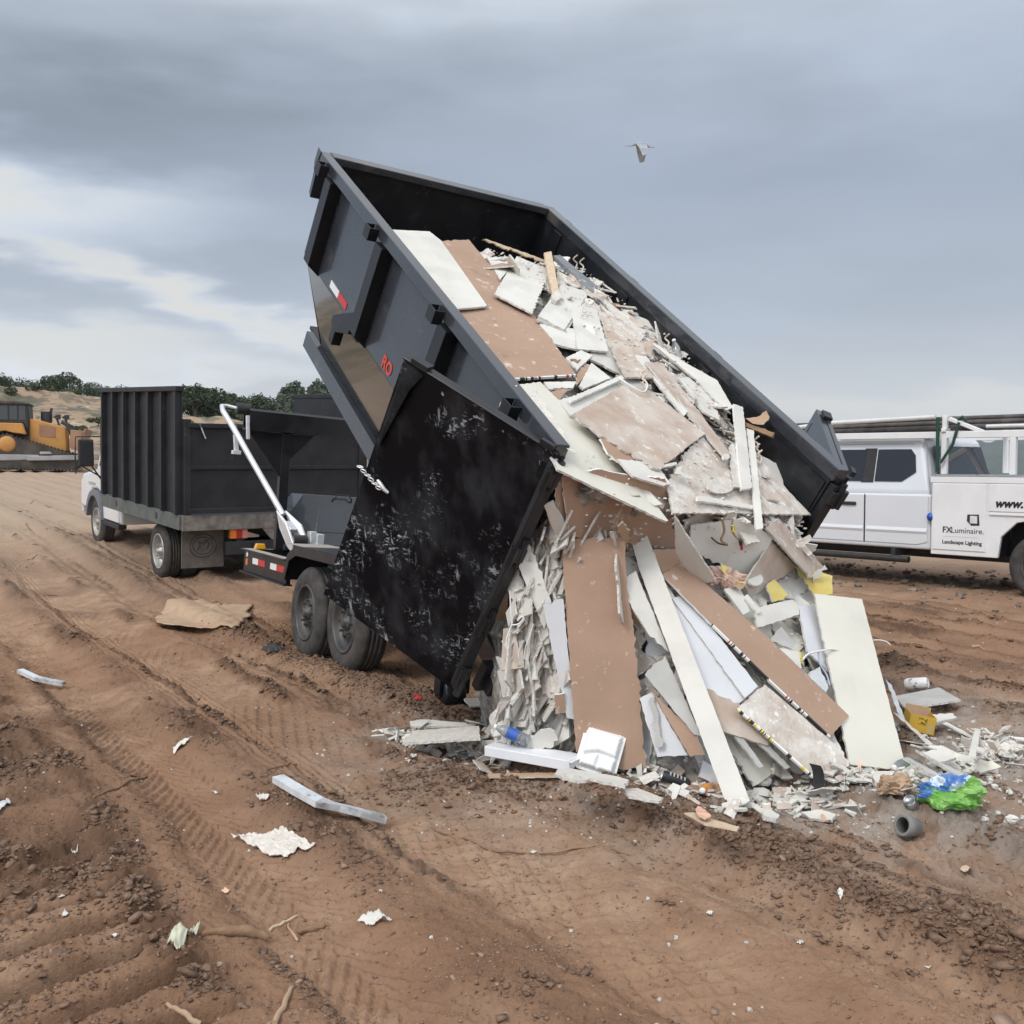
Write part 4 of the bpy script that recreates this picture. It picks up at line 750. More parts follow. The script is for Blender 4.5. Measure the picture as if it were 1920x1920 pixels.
# ------------------------------------------------------------------ silver work truck on the right
SPSI = R(42); _se = np.array([-math.sin(SPSI), math.cos(SPSI), 0])
SF = heading_frame((5.15, 13.4, .06), SPSI)
wt = thing('work_truck', SF(.3, 1.0, 0), 'silver work truck with white tool body and loaded pipe rack', 'truck')
V1 = 1.98
mb = MB(SF); lo_ = [(-.34, .50), (-.34, 1.22), (3.35, 1.20), (3.62, 1.08), (3.70, .55), (3.45, .52), (3.36, .85), (3.12, 1.0), (2.80, 1.0), (2.55, .85), (2.46, .50)]
mb.prism([(a, .0, b) for a, b in lo_], (0, V1, 0)); mb.build('cab', TRUCKS, wt, bevel=.035, seg=3)
mb = MB(SF)
for a, b in (((-.31, 1.205), (-.20, 1.93)),):
    base = [(-.33, .03, 1.20), (1.95, .03, 1.20), (1.95, V1 - .03, 1.20), (-.33, V1 - .03, 1.20)]; top = [(-.14, .17, 1.945), (1.12, .17, 1.945), (1.12, V1 - .17, 1.945), (-.14, V1 - .17, 1.945)]
    mb.hexa(base, top)
mb.build('cab_roof', TRUCKS, wt, bevel=.07, seg=4)
def gh_pt(u, z, off=.0):                                      # point on the leaning side glass plane
    return (u, .03 + (z - 1.20) / .745 * .14 - off, z)
mb = MB(SF)
W1 = [(.48, 1.375), (.47, 1.80), (.01, 1.80), (-.055, 1.72), (-.085, 1.50), (.10, 1.375)]
W2_ = [(.66, 1.375), (.64, 1.80), (1.18, 1.80), (1.70, 1.375)]
for w_ in (W1, W2_): mb.cut(); mb.prism([gh_pt(u, z, .014) for u, z in w_], (0, .012, .0))
mb.cut(); mb.prism([(-.352 + .006, .22, 1.30), (-.20, .30, 1.84), (-.20, V1 - .30, 1.84), (-.346, V1 - .22, 1.30)], (-.02, 0, 0)); mb.build('window', GLASS, wt)
mb = MB(SF); mb.prism([gh_pt(u, z, .010) for u, z in ((.50, 1.36), (.49, 1.815), (.66, 1.815), (.68, 1.36))], (0, .010, 0)); mb.build('pillar', BLKPL, wt)
for pts in ([(-.30, .60), (-.30, 1.20), (.575, 1.20), (.575, .56), (-.16, .56)], [(.59, .56), (.59, 1.20), (1.9, 1.20), (2.2, 1.15), (2.32, .85), (2.28, .56)]):
    mb = MB(SF); mb.prism([(a, -.012, b) for a, b in pts], (0, .02, 0)); dr = mb.build('door', TRUCKS, wt, bevel=.010, seg=2)
    mb = MB(SF); u0, u1 = min(p[0] for p in pts) + .01, max(p[0] for p in pts) - .02
    mb.hexa([(u0, -.0125, .70), (u1, -.0125, .70), (u1, -.004, .70), (u0, -.004, .70)], [(u0, -.028, .735), (u1, -.028, .735), (u1, -.004, .80), (u0, -.004, .80)]); mb.build('door_crease', TRUCKS, dr, bevel=.006, seg=2)
mb = MB(SF); mb.box(.5765, .5885, -.013, -.003, .56, 1.20); mb.build('door_gap_shade', BLKPL, wt)  # black strip stands in for the shade in the door gap
mb = MB(SF); mb.box(-.3635, -.3415, .0, 1.9, .52, 1.40); mb.build('body_gap_shade', BLKPL, wt)  # black slab stands in for the shade between cab and tool body
mb = MB(SF); mb.prism([gh_pt(u, z, .016) for u, z in ((-.30, 1.205), (-.16, 1.93), (-.172, 1.93), (-.312, 1.205))], (0, .004, 0)); mb.prism([gh_pt(u, z, .0145) for u, z in ((-.02, 1.868), (1.14, 1.868), (1.14, 1.876), (-.02, 1.876))], (0, .004, 0)); mb.build('door_seam', LETG, wt)
mb = MB(SF); mb.box(1.35, 1.62, -.0135, -.0125, .83, .87); mb.build('fender_badge', LETG, wt)
mb = MB(SF); mb.box(.70, .92, -.045, -.013, 1.05, 1.095); mb.build('door_handle', BLKPL, wt, bevel=.01)
mb = MB(SF); mb.tube([(-.10, -.10, .37), (2.2, -.10, .37)], .045, 12); mb.box(.1, .16, -.08, .3, .40, .5); mb.box(1.7, 1.76, -.08, .3, .40, .5); mb.build('step_bar', BLKPL, wt)
mb = MB(SF); mb.box(-4.2, 3.5, .35, .47, .42, .62); mb.box(-4.2, 3.5, V1 - .47, V1 - .35, .42, .62); mb.box(-2.0, 2.3, .5, V1 - .5, .36, .60); mb.build('chassis', BLKPL, wt)
for u_, v_, s_ in ((2.95, .02, -1), (2.95, V1 - .02, 1), (-1.72, -.05, -1), (-1.72, V1 + .05, 1), (-1.72, .22, -1), (-1.72, V1 - .22, 1)):
    wheel(SF, u_, v_, .385, .395, .235, s_, wt, RIMD, dish=.06)
# tool body
mb = MB(SF); BU0 = -.365
body = [(BU0, .46), (BU0, 1.445), (-3.6, 1.445), (-3.6, .46), (-2.24, .46), (-2.20, .72), (-2.02, .90), (-1.72, .96), (-1.42, .90), (-1.24, .72), (-1.205, .46)]
for v0, v1 in ((-.055, .0), (V1, V1 + .055)):
    mb.cut(); mb.prism([(a, v0, b) for a, b in body], (0, v1 - v0, 0))
mb.cut()
for v0, v1 in ((.002, .40), (V1 - .35, V1 - .002)): mb.box(-1.18, BU0, v0, v1, .47, 1.444); mb.box(-3.6, -2.26, v0, v1, .47, 1.444); mb.box(-2.258, -1.182, v0, v1, 1.02, 1.444)
mb.cut(); mb.box(-3.6, BU0, .402, V1 - .352, .62, .70); mb.box(BU0 - .06, BU0 - .001, .402, V1 - .352, .70, 1.44)
tb = mb.build('tool_body', BODYW, wt, bevel=.01, seg=2)
mb = MB(SF); mb.box(-2.255, -1.185, .003, .40, .985, 1.018); mb.box(-2.25, -1.19, .36, .40, .46, .98); mb.box(-1.190, -1.1815, .003, .355, .465, .984); mb.build('wheel_well_shade', BLKPL, wt)  # black plates put the shade of the wheel arch into colour
mb = MB(SF); mb.box(-3.6, BU0 + .01, -.065, .40, 1.449, 1.474); mb.build('tread_plate_top', DIAM, tb, bevel=.004)
mb = MB(SF); mb.box(-3.6, BU0 + .01, -.064, -.056, 1.375, 1.448); mb.build('body_trim', BODYW, tb)
for u0, u1, z0, z1 in ((-1.06, -.385, .525, 1.36), (-2.42, -1.09, 1.03, 1.36)):
    mb = MB(SF); mb.box(u0, u1, -.068, -.0555, z0, z1); cd = mb.build('compartment_door', BODYW, tb, bevel=.004)
    if u1 > -1:
        mb = MB(SF); mb.prism([(u1 - .50, -.074, .845), (u1 - .445, -.074, .90), (u1 - .45, -.074, .98), (u1 - .59, -.074, .985), (u1 - .60, -.074, .85)][::1], (0, .01, 0)); mb.build('latch_plate', BLKPL, cd)
        mb = MB(SF); mb.box(u1 - .575, u1 - .485, -.085, -.075, .87, .965); mb.build('latch', STEEL, cd, bevel=.004)
        ex = -_se
        text_mesh('sign_lettering', 'FX', SF(u1 - .135, -.0705, .745), ex, (0, 0, 1), .105, LETK, cd, bold=.0015)
        text_mesh('sign_lettering', 'Luminaire.', SF(u1 - .245, -.0705, .745), ex, (0, 0, 1), .098, LETK, cd, bold=-.0005)
        text_mesh('sign_lettering', 'Landscape Lighting', SF(u1 - .135, -.0705, .605), ex, (0, 0, 1), .066, LETK, cd, bold=.0012)
        mb = MB(SF); mb.box(u1 - .60, u1 - .135, -.0695, -.0685, .693, .697); mb.build('sign_rule', LETG, cd)
    else:
        text_mesh('sign_lettering', 'www.', SF(u1 - .075, -.0705, 1.085), -_se, (0, 0, 1), .14, LETK, cd, bold=.006, shear=.3)
mb = MB(SF); mb.box(-2.42, -1.10, -.078, -.066, .985, 1.01); mb.build('drip_rail', BODYW, tb, bevel=.003)
mb = MB(SF); mb.lathe((-.352, -.02, .93), (0, -1, 0), [(.001, 0), (.05, .0), (.055, .02), (.04, .05), (.001, .058)], 16); mb.build('fuel_cap', mat('cap_blue', (.02, .09, .42), rough=.35), tb)
# rack
mb = MB(SF)
for u_ in (-.47, -1.32, -3.4):
    for v_ in (.06, V1 - .06): mb.box(u_ - .035, u_ + .035, v_ - .035, v_ + .035, 1.475, 2.02 if u_ > -.5 else 1.93)
for v_ in (.06, V1 - .06): mb.bar((-3.5, v_, 1.965), (2.3, v_, 1.985), .06, .085)
for u_ in (-3.35, -.47, 1.7): mb.box(u_ - .03, u_ + .03, .0, V1, 2.012, 2.06)
for v_ in (.06, V1 - .06): mb.bar((-.52, v_, 2.18), (-.98, v_, 1.99), .05, .05); mb.box(-.50, -.44, v_ - .03, v_ + .03, 2.02, 2.22)
mb.build('pipe_rack', BODYW, wt, bevel=.006)
mb = MB(SF); mb.tube([(-.40, .0, 2.20), (-.41, -.01, 1.5)], [.022, .020], 6); mb.cut(); mb.tube([(-.66, .02, 2.13), (-.60, .0, 1.86), (-.46, -.03, 1.62)], [.018, .022, .018], 6); mb.tube([(-.64, .05, 2.16), (-.70, .03, 2.20), (-.74, .06, 2.14)], .018, 6); mb.build('ratchet_strap', GREENS, wt)
# pipes lashed on the rack: each a thing of its own
k = 0
for row in range(3):
    for col in range(5):
        v_ = .16 + col * .125 + row * .06; z_ = 2.085 + row * .058; u0, u1 = -4.2 + .1 * ((col * 7 + row * 3) % 4), 2.6 + .25 * ((col + row * 2) % 3)
        mb = MB(SF); mb.tube([(u0, v_, z_), ((u0 + u1) / 2, v_, z_ - .012), (u1, v_ + .02, z_ - .05)], .034 - .004 * (row == 2), 10)
        tag(mb.build('pipe', PIPE, origin=SF(-.5, v_, z_)), 'brown pipe in the bundle lashed on the work truck rack', 'pipe', 'brown pipes on the work truck rack'); k += 1
mb = MB(SF); mb.tube([(-.36, .02, 2.205), (1.1, .04, 2.17), (2.3, .05, 2.07)], .028, 10); tag(mb.build('pipe', PIPEW, origin=SF(.5, .02, 2.1)), 'white pipe along the near side of the brown pipe bundle', 'pipe')
mb = MB(SF); mb.tube([(-4.0, .03, 2.075), (-1.0, .03, 2.070)], .022, 10); tag(mb.build('pipe', PIPEW, origin=SF(-2, .02, 2.1)), 'white pipe low on the rack at the right picture edge', 'pipe')

# ------------------------------------------------------------------ bulldozer far left
DK = 46.0 / FPX; DA = R(-19)
DO = at_y(75, 880, 46.0); DEX = np.array([math.cos(DA), -math.sin(DA), 0]); DEY = np.array([math.sin(DA), math.cos(DA), 0])
DZF = Frame(DO, DEX, DEY, (0, 0, 1))
def D(px, py, dep=0.0): return ((px - 75) * DK, dep, (880 - py) * DK)
doz = thing('bulldozer', DO + DEY * 1.5, 'orange bulldozer with dark cab parked below the dry hill', 'bulldozer')
def dpr(name, pts, d0, d1, m, parent=doz, bevel=.03):
    mb = MB(DZF); mb.prism([D(a, b, d0) for a, b in pts], (0, d1 - d0, 0)); return mb.build(name, m, parent, bevel=bevel)
for d0 in (0.0, 2.2):
    mb = MB(DZF); tr = [(-62, 876), (-66, 868), (-60, 861), (2, 824), (10, 816), (24, 815), (34, 820), (128, 850), (140, 856), (143, 865), (136, 878), (128, 881)]
    inner = [(-58, 870), (4, 830), (12, 823), (23, 822), (31, 826), (126, 856), (134, 863), (128, 873)]
    mb.prism([D(a, b, d0) for a, b in tr], (0, .62, 0)); tk = mb.build('track', DOZK, doz)
    mb = MB(DZF); n_ = len(tr)
    for i in range(n_):
        a, b = np.array(tr[i]), np.array(tr[(i + 1) % n_]); L_ = np.linalg.norm(b - a); kk = max(1, int(L_ / 6.5))
        for j in range(kk): p = a + (b - a) * (j + .5) / kk; t = (b - a) / L_; nn = np.array([t[1], -t[0]]); q_ = p + nn * (2.2 if True else 0); mb.bar(D(*(p - nn * .3), d0 - .02), D(*(p - nn * .3), d0 + .64), .05, .12)
    mb.build('grouser', DOZK, tk)
    mb = MB(DZF); mb.lathe(D(20, 833, d0), (0, -1, 0), [(.001, .10), (.27, .10), (.32, .06), (.36, .0), (.36, -.1)], 28); mb.build('sprocket', DOZY if d0 < 1 else DOZK, tk)
dpr('track_frame', [(-60, 853), (20, 852), (74, 853), (74, 862), (-60, 866)], -.04, .02, DOZG)
dpr('push_arm', [(54, 855), (165, 853), (176, 856), (176, 862), (54, 864)], -.22, -.06, DOZG); dpr('push_arm', [(54, 855), (165, 853), (176, 856), (176, 862), (54, 864)], 2.9, 3.06, DOZG)
dpr('step', [(76, 847), (94, 847), (98, 852), (76, 852)], -.25, -.05, DOZG)
eng = dpr('engine_hood', [(55, 784), (70, 786), (120, 801), (121, 848), (55, 848)], .62, 2.05, DOZY, bevel=.06)
mb = MB(DZF); mb.prism([D(a, b, .60) for a, b in ((73, 795), (100, 800), (101, 820), (73, 817))], (0, .02, 0)); mb.build('grille', DOZR, eng)
dpr('fender', [(-60, 792), (46, 794), (52, 815), (30, 812), (16, 808), (2, 811), (-30, 822), (-60, 832)], .1, .85, DOZY)
dpr('body', [(-60, 800), (56, 800), (120, 840), (125, 862), (-60, 862)], .7, 2.1, DOZK)
cb = dpr('cab', [(-52, 756), (40, 756), (55, 758), (56, 787), (54, 818), (48, 800), (46, 794), (-52, 792)], .5, 2.3, BLKPL, bevel=.05)
dpr('cab_roof', [(-56, 752), (30, 752), (57, 755), (57, 759), (-56, 757)], .4, 2.4, DOZK, bevel=.04)
mb = MB(DZF)
for a0, a1 in ((-48, -14), (-9, 20), (23, 36), (39, 50)): mb.cut(); mb.prism([D(a0, 761, .48), D(a1, 761, .48), D(a1, 787, .48), D(a0, 787, .48)], (0, .02, 0))
mb.build('window', GLASS, cb)
mb = MB(DZF); mb.cyl(D(83, 791, 1.3), D(83, 770, 1.3), .24, 18); mb.tube([D(91, 788, 1.3), D(91, 768, 1.3), D(93, 763, 1.3)], .06, 8); mb.build('exhaust', BLKPL, doz)
for a in (102, 117):
    mb = MB(DZF); mb.prism([D(a - 7, 781, 1.0), D(a, 776, 1.0), D(a + 7, 776, 1.0), D(a + 6, 784, 1.0), D(a + 1, 785, 1.0)], (0, .3, 0)); mb.tube([D(a, 783, 1.1), D(a + 4, 796, 1.1)], .045, 6); mb.build('work_lamp', BLKPL, doz)
for d0 in (.55, 2.2):
    mb = MB(DZF); mb.tube([D(112, 790, d0), D(124, 797, d0)], .09, 8); mb.tube([D(122, 795, d0), D(134, 822, d0)], .11, 10); mb.tube([D(134, 822, d0), D(143, 846, d0)], .06, 8); mb.build('lift_cylinder', DOZK, doz)
mb = MB(DZF)                                                 # curved blade, seen from behind
prof = [(158, 858), (151, 846), (149, 830), (151, 814), (156, 804)]
for (a, b), (c, d) in zip(prof[:-1], prof[1:]): mb.prism([D(a, b, -.9), D(c, d, -.9), D(c + 3, d, -.9), D(a + 3, b, -.9)], (0, 4.9, 0))
for d0 in (-.9, 1.0, 2.0, 3.9): mb.prism([D(152, 850, d0), D(130, 840, d0), D(132, 806, d0), D(153, 808, d0)], (0, .10, 0))
mb.build('blade', DOZR, doz)
mb = MB(DZF); mb.tube([D(141, 850, -.15), D(158, 838, -.3)], .07, 8); mb.tube([D(128, 832, .3), D(150, 838, .2)], .12, 10); mb.build('tilt_brace', DOZG, doz)
# ------------------------------------------------------------------ the load: a heap surface in the box and down the spill
def build_surface():
    rows = [[BF(3.30, v, -1.2) for v in (.2, .6, 1.1, 1.6, 2.0)],
            [BF(3.28, v, w) for v, w in ((.13, -.24), (.6, -.22), (1.1, -.22), (1.6, -.22), (2.07, -.20))],
            [BF(2.75, v, w) for v, w in ((.13, -.16), (.6, -.13), (1.1, -.12), (1.6, -.12), (2.07, -.16))],
            [BF(1.8, v, w) for v, w in ((.13, -.13), (.6, -.09), (1.1, -.06), (1.6, -.06), (2.07, -.13))],
            [BF(.95, v, w) for v, w in ((.13, -.10), (.6, -.07), (1.1, -.06), (1.6, -.09), (2.07, -.18))],
            [BF(.25, v, w) for v, w in ((.12, -.06), (.6, -.08), (1.1, -.14), (1.6, -.22), (2.07, -.34))],
            [BF(-.22, v, w) for v, w in ((.14, -.14), (.6, -.16), (1.1, -.26), (1.6, -.36), (2.05, -.50))],
            [(.10, 5.66, 1.22), (.52, 5.68, 1.22), (.98, 5.92, 1.16), (1.42, 6.22, 1.10), (1.86, 6.56, 1.05)],
            [(.03, 5.60, .95), (.48, 5.60, .95), (.98, 5.78, .92), (1.45, 6.05, .88), (1.98, 6.50, .82)],
            [(-.01, 5.62, .5), (.47, 5.56, .5), (1.04, 5.48, .5), (1.6, 5.72, .48), (2.15, 6.25, .44)],
            [(-.05, 5.80, -.03), (.45, 5.64, -.03), (1.1, 5.16, -.03), (1.75, 5.40, -.03), (2.4, 5.9, -.03)]]
    A = np.array(rows, float); nr, nc, _ = A.shape
    def up(A, n, ax):
        m = A.shape[ax]; t = np.linspace(0, m - 1, (m - 1) * n + 1); i = np.minimum(t.astype(int), m - 2); f = (t - i); sh = [1, 1, 1]; sh[ax] = len(t); f = f.reshape(sh)
        return np.take(A, i, ax) * (1 - f) + np.take(A, i + 1, ax) * f
    return up(up(A, 10, 0), 12, 1)
SURF = build_surface(); SN0, SN1 = SURF.shape[:2]
_du = np.gradient(SURF, axis=0); _dv = np.gradient(SURF, axis=1); SNRM = np.cross(_dv, _du); SNRM /= np.linalg.norm(SNRM, axis=2)[..., None]
if SNRM[50, 20, 2] < 0: SNRM = -SNRM
_first = 10
SPX = project(SURF[_first:]).reshape(-1, 2); SY = SURF[_first:, :, 1].ravel()
def surf_y(px, py):
    d2 = ((SPX - np.array([px, py])) ** 2).sum(1); k = np.argpartition(d2, 8)[:8]; w = 1 / (d2[k] + 4.0); return float((SY[k] * w).sum() / w.sum())
def build_heap():
    P = SURF.copy() - SNRM * .05; nr, nc, _ = P.shape; i0, j0 = np.meshgrid(np.arange(nr), np.arange(nc), indexing='ij')
    P = P + SNRM * ((fbm(i0 * .35, j0 * .35, 4, 201) * .10)[..., None] - .02)
    mb = MB(); i = np.arange(nr * nc).reshape(nr, nc); mb.v = list(P.reshape(-1, 3)); mb.f = np.stack([i[:-1, :-1], i[:-1, 1:], i[1:, 1:], i[1:, :-1]], -1).reshape(-1, 4).tolist()
    back = np.array([-.18, .55, 0]); edge = [i[r, 0] for r in range(60, nr)]; n = len(mb.v); mb.v += [mb.v[e] + back for e in edge]; mb.f += [[edge[k], edge[k + 1], n + k + 1, n + k] for k in range(len(edge) - 1)]
    edge = [i[r, -1] for r in range(60, nr)]; n = len(mb.v); mb.v += [mb.v[e] + np.array([.1, .6, 0]) for e in edge]; mb.f += [[edge[k], edge[k + 1], n + k + 1, n + k] for k in range(len(edge) - 1)]
    mb.mi = [0] * len(mb.f); mb.sm = [False] * len(mb.f)
    m = mat('packed_rubble', (.16, .14, .12), (.44, .41, .37), 11, .95, bump=.8, bsc=40, lo=.36, hi=.66, spots=[((.62, .60, .57), 20, .60, .04), ((.05, .045, .04), 8, .60, .06), ((.33, .235, .175), 6, .62, .04)])
    tag(mb.build('rubble_mass', m, origin=BF(0, 1, -.5)), 'packed plaster rubble filling the gaps of the load', kind='stuff')
build_heap()

NB = {'white': (PAPER, GYP, PGREY), 'cream': (PAPERC, GYP, PGREY), 'blue': (PAPERB, GYP, PGREY), 'brown': (KRAFT, TAPE, PAPER), 'dustb': (KRAFTD, GYP, PAPER), 'dust': (DUSTY, GYP, PAPER), 'grey': (PGREY, GYP, PAPER), 'yellow': (PYEL, GYP, PAPER), 'wood': (WOOD, WOOD, WOOD), 'woodd': (WOODD, WOODD, WOODD), 'stud': (STUDG, STUDG, STUDG), 'card': (CARDB, TORN, CARDB), 'lath': (PAPER, TAPE, PAPER), 'tan': (GYPT, GYP, GYPT)}
def slab(P, nrm, thick, kind, name, jag=.004, torn=(), origin=None, step=.022, bow=0.0, sub=True):
    """broken board: outline P (3d, coplanar), nrm towards the finished face; ragged edges"""
    P = [np.array(p, float) for p in P]; n = len(P); nrm = np.array(nrm, float); nrm /= np.linalg.norm(nrm); O = []; c0 = sum(P) / n
    for i in range(n):
        a, b = P[i], P[(i + 1) % n]; L_ = np.linalg.norm(b - a); k = max(1, int(L_ / step)) if sub else 1; t = (b - a) / (L_ + 1e-9); q = np.cross(nrm, t); jj = jag * (3.2 if i in torn else 1.0)
        for j in range(k): O.append(a + (b - a) * j / k + (q * random.gauss(0, jj) if j else q * random.gauss(0, jj * .3)))
    m = len(O); mb = MB(); f = [o + nrm * (bow * (np.linalg.norm(o - c0) ** 2)) for o in O]; bk = [o - nrm * thick + (random.gauss(0, jag * .8)) * (o - c0) / (np.linalg.norm(o - c0) + 1e-6) for o in f]
    mb.v = f + bk
    mb.f = [list(range(m)), list(range(2 * m - 1, m - 1, -1))] + [[i, m + i, m + (i + 1) % m, (i + 1) % m] for i in range(m)]; mb.mi = [0, 2] + [1] * m; mb.sm = [False] * (m + 2)
    return mb.build(name, list(NB[kind]), origin=origin if origin is not None else c0)
LAYER = .020
def fit_plane(poly, layer, ground=False):
    if ground: W3 = np.array([ground_at(a, b) for a, b in poly]) + np.array([0, 0, .012 + layer * LAYER])
    else: W3 = np.array([at_y(a, b, surf_y(a, b) - .02 - layer * LAYER) for a, b in poly])
    c = W3.mean(0); _, _, vt = np.linalg.svd(W3 - c); nr = vt[2]
    if np.dot(nr, EYE - c) < 0: nr = -nr
    out = []
    for a, b in poly:
        r = ray(a, b); den = np.dot(r, nr)
        if abs(den) < .12: nr = nr + (-r) * .35; nr /= np.linalg.norm(nr); den = np.dot(r, nr)
    for a, b in poly:
        r = ray(a, b); t = np.dot(c - EYE, nr) / np.dot(r, nr); out.append(EYE + r * t)
    return out, nr
def sheet(label, kind, poly, layer=3, torn=(), thick=.0127, jag=.0018, name='plasterboard_sheet', cat='board', ground=False, group=None, tape=None, bow=0.0, plane=None, nrm=None):
    if nrm is not None: cx = np.mean(np.array(poly), 0); plane = (at_y(cx[0], cx[1], surf_y(*cx) - .02 - layer * LAYER), nrm)
    if plane is not None:
        c, nr = np.array(plane[0], float), np.array(plane[1], float); nr /= np.linalg.norm(nr); P = []
        for a, b in poly: r = ray(a, b); P.append(EYE + r * (np.dot(c - EYE, nr) / np.dot(r, nr)))
    else: P, nr = fit_plane(poly, layer, ground)
    o = slab(P, nr, thick, kind, name, jag, torn, bow=bow); tag(o, label, cat, group)
    if tape:                                                  # printed paper strip along one edge
        for i in ([tape[0]] if isinstance(tape[0], int) else tape[0]):
          _, cols, f0, f1 = tape; a, b = P[i], P[(i + 1) % len(P)]; a, b = a + (b - a) * f0, a + (b - a) * f1; t = (b - a); L_ = np.linalg.norm(t); t /= L_; q = np.cross(nr, t); c0 = sum(P) / len(P)
          if np.dot(q, (a + b) / 2 - c0) < 0: q = -q
          mb = MB(); x = 0.0; rg = random.Random(len(label))
          while x < L_:
            w = rg.choice([.005, .006, .008, .012, .02] + ([.06] if x < L_ * .3 else [])); m_ = rg.choice(cols); x1 = min(L_, x + w); mb.m = m_
            e = q * .0030; p0, p1 = a + t * x + e, a + t * x1 + e; mb.add([p0 + nr * .0015, p1 + nr * .0015, p1 - nr * thick, p0 - nr * thick, p0 + nr * .0015 - q * .012, p1 + nr * .0015 - q * .012], [(0, 1, 2, 3), (0, 1, 5, 4)]); x = x1
          mb.build('edge_tape', [TAPE, INKK, INKR, INKY], o)
    return o, P, nr
S = sheet
# --- boards still in the box
S('long white board against the near rail, topmost in the load', 'white', [(728, 430), (806, 434), (828, 452), (912, 571), (912, 574), (845, 580)], 4, torn=(1,), jag=.001)
S('large smooth brown sheet under the topmost white board', 'brown', [(806, 455), (822, 452), (879, 449), (941, 524), (1000, 588), (1081, 703), (955, 711), (850, 575)], 2, torn=(1,), tape=(5, [0, 0, 0, 1, 1, 2], .0, 1.0))
S('white square lying askew on the large smooth brown sheet', 'white', [(969, 480), (1031, 506), (998, 587), (927, 551)], 5, torn=(1,))
S('white board below the tan batten end, lying on a second board', 'white', [(1053, 533), (1106, 547), (1058, 618), (1009, 592)], 6, torn=(2,))
S('lower one of the two stacked boards below the tan batten', 'grey', [(1050, 545), (1104, 552), (1062, 624), (1006, 599)], 4, torn=(2, 3))
S('white tapering board right of the two stacked boards', 'white', [(1072, 585), (1112, 556), (1141, 659), (1083, 654)], 5)
S('small white corner peeping out behind the askew white square', 'white', [(914, 483), (952, 481), (962, 495), (938, 524)], 2, torn=(0,))
S('pale board below the stacked boards, beside the tapering white board', 'white', [(1012, 607), (1076, 616), (1084, 656), (1042, 645)], 3, torn=(3,))
S('tan wooden batten standing out of the rubble near the top', 'wood', [(1020, 474), (1034, 471), (1048, 546), (1036, 553)], 9, name='batten', cat='batten', thick=.022, torn=(2,))
S('block of torn tape at the foot of the tan batten', 'tan', [(1035, 550), (1048, 543), (1054, 557), (1044, 564), (1036, 560)], 10, name='tape_clump', cat='scrap', thick=.03)
S('dark grey steel stud leaning from the tan batten down to the far wall', 'stud', [(1038, 479), (1050, 478), (1120, 536), (1112, 547)], 7, name='steel_stud', cat='stud', thick=.03)
S('thin tan slat reaching towards the front wall at the top', 'wood', [(905, 449), (912, 448), (1022, 487), (1022, 493)], 3, name='slat', cat='slat', thick=.012, torn=(3,))
S('dusty brown board with a torn hole, right of the tapering white board', 'dustb', [(1123, 583), (1168, 600), (1188, 626), (1226, 708), (1174, 707), (1140, 642)], 4, torn=(4, 5))
S('small dusty brown board tucked under the far side strips', 'dustb', [(1169, 600), (1201, 632), (1213, 667), (1187, 660)], 4, torn=(1,))
S('narrow tan strip, upper of two along the far wall', 'tan', [(1119, 551), (1146, 570), (1213, 622), (1207, 633), (1152, 590)], 5, torn=(1, 2))
S('narrow tan strip, lower of two along the far wall', 'tan', [(1125, 570), (1150, 590), (1205, 634), (1200, 640), (1150, 604)], 4, torn=(1, 3))
S('long white board with a blunt lower end along the far wall', 'white', [(1210, 633), (1287, 681), (1345, 713), (1374, 764), (1362, 770), (1300, 707)], 6, torn=(0, 4))
S('broad white board half under the long white board by the far wall', 'white', [(1273, 709), (1291, 707), (1341, 747), (1349, 788), (1319, 772)], 4, torn=(3,))
S('long tan strip running across the heap to the small white lid', 'dustb', [(1210, 678), (1241, 680), (1371, 852), (1357, 855), (1292, 778)], 7, jag=.002)
S('white strip along the left side of the long tan strip', 'white', [(1190, 667), (1211, 667), (1290, 772), (1282, 780)], 6)
S('large dusty brown sheet lying like a diamond in mid heap', 'dustb', [(1072, 777), (1170, 722), (1217, 731), (1322, 812), (1238, 878), (1229, 878), (1125, 817)], 6, torn=(4, 5, 6), jag=.003)
S('pale sheet under the upper edge of the dusty brown diamond', 'white', [(1045, 750), (1160, 718), (1168, 727), (1071, 779)], 3, torn=(0,))
S('thin white strip above the dusty brown diamond', 'lath', [(1067, 747), (1165, 703), (1171, 709), (1070, 754)], 7, name='strip', cat='strip')
S('small white piece with a black scribble beside the large smooth brown sheet', 'white', [(1061, 671), (1089, 656), (1112, 666), (1083, 693)], 5)
S('black scribble mark lying on the small white piece', 'woodd', [(1069, 673), (1077, 671), (1083, 676), (1088, 672), (1089, 675), (1083, 679), (1076, 675), (1070, 676)], 5.4, name='scrap_strip', cat='scrap', thick=.003)
S('small brown offcut below the piece with the black scribble', 'brown', [(1081, 703), (1095, 681), (1115, 687), (1081, 722)], 3, torn=(0, 3))
S('white offcut pointing at the thin white strip', 'white', [(1086, 723), (1109, 680), (1145, 708), (1094, 729)], 4)
S('white offcut under the printed edge of the large smooth brown sheet', 'white', [(1020, 716), (1079, 715), (1076, 726), (1028, 729)], 4, torn=(2,))
S('brown triangle under the printed edge of the large smooth brown sheet', 'brown', [(1030, 735), (1072, 724), (1050, 750)], 3, torn=(1, 2))
S('dark brown sheet in shade under the dusty brown diamond', 'brown', [(1125, 822), (1150, 822), (1228, 872), (1160, 865), (1140, 850)], 3, torn=(3,))
S('long white pointed sheet leaving the box over the near rail end', 'cream', [(966, 722), (1013, 716), (1054, 757), (1184, 888), (1253, 976), (1243, 975), (1059, 886), (1046, 880)], 7, torn=(4,), jag=.002)
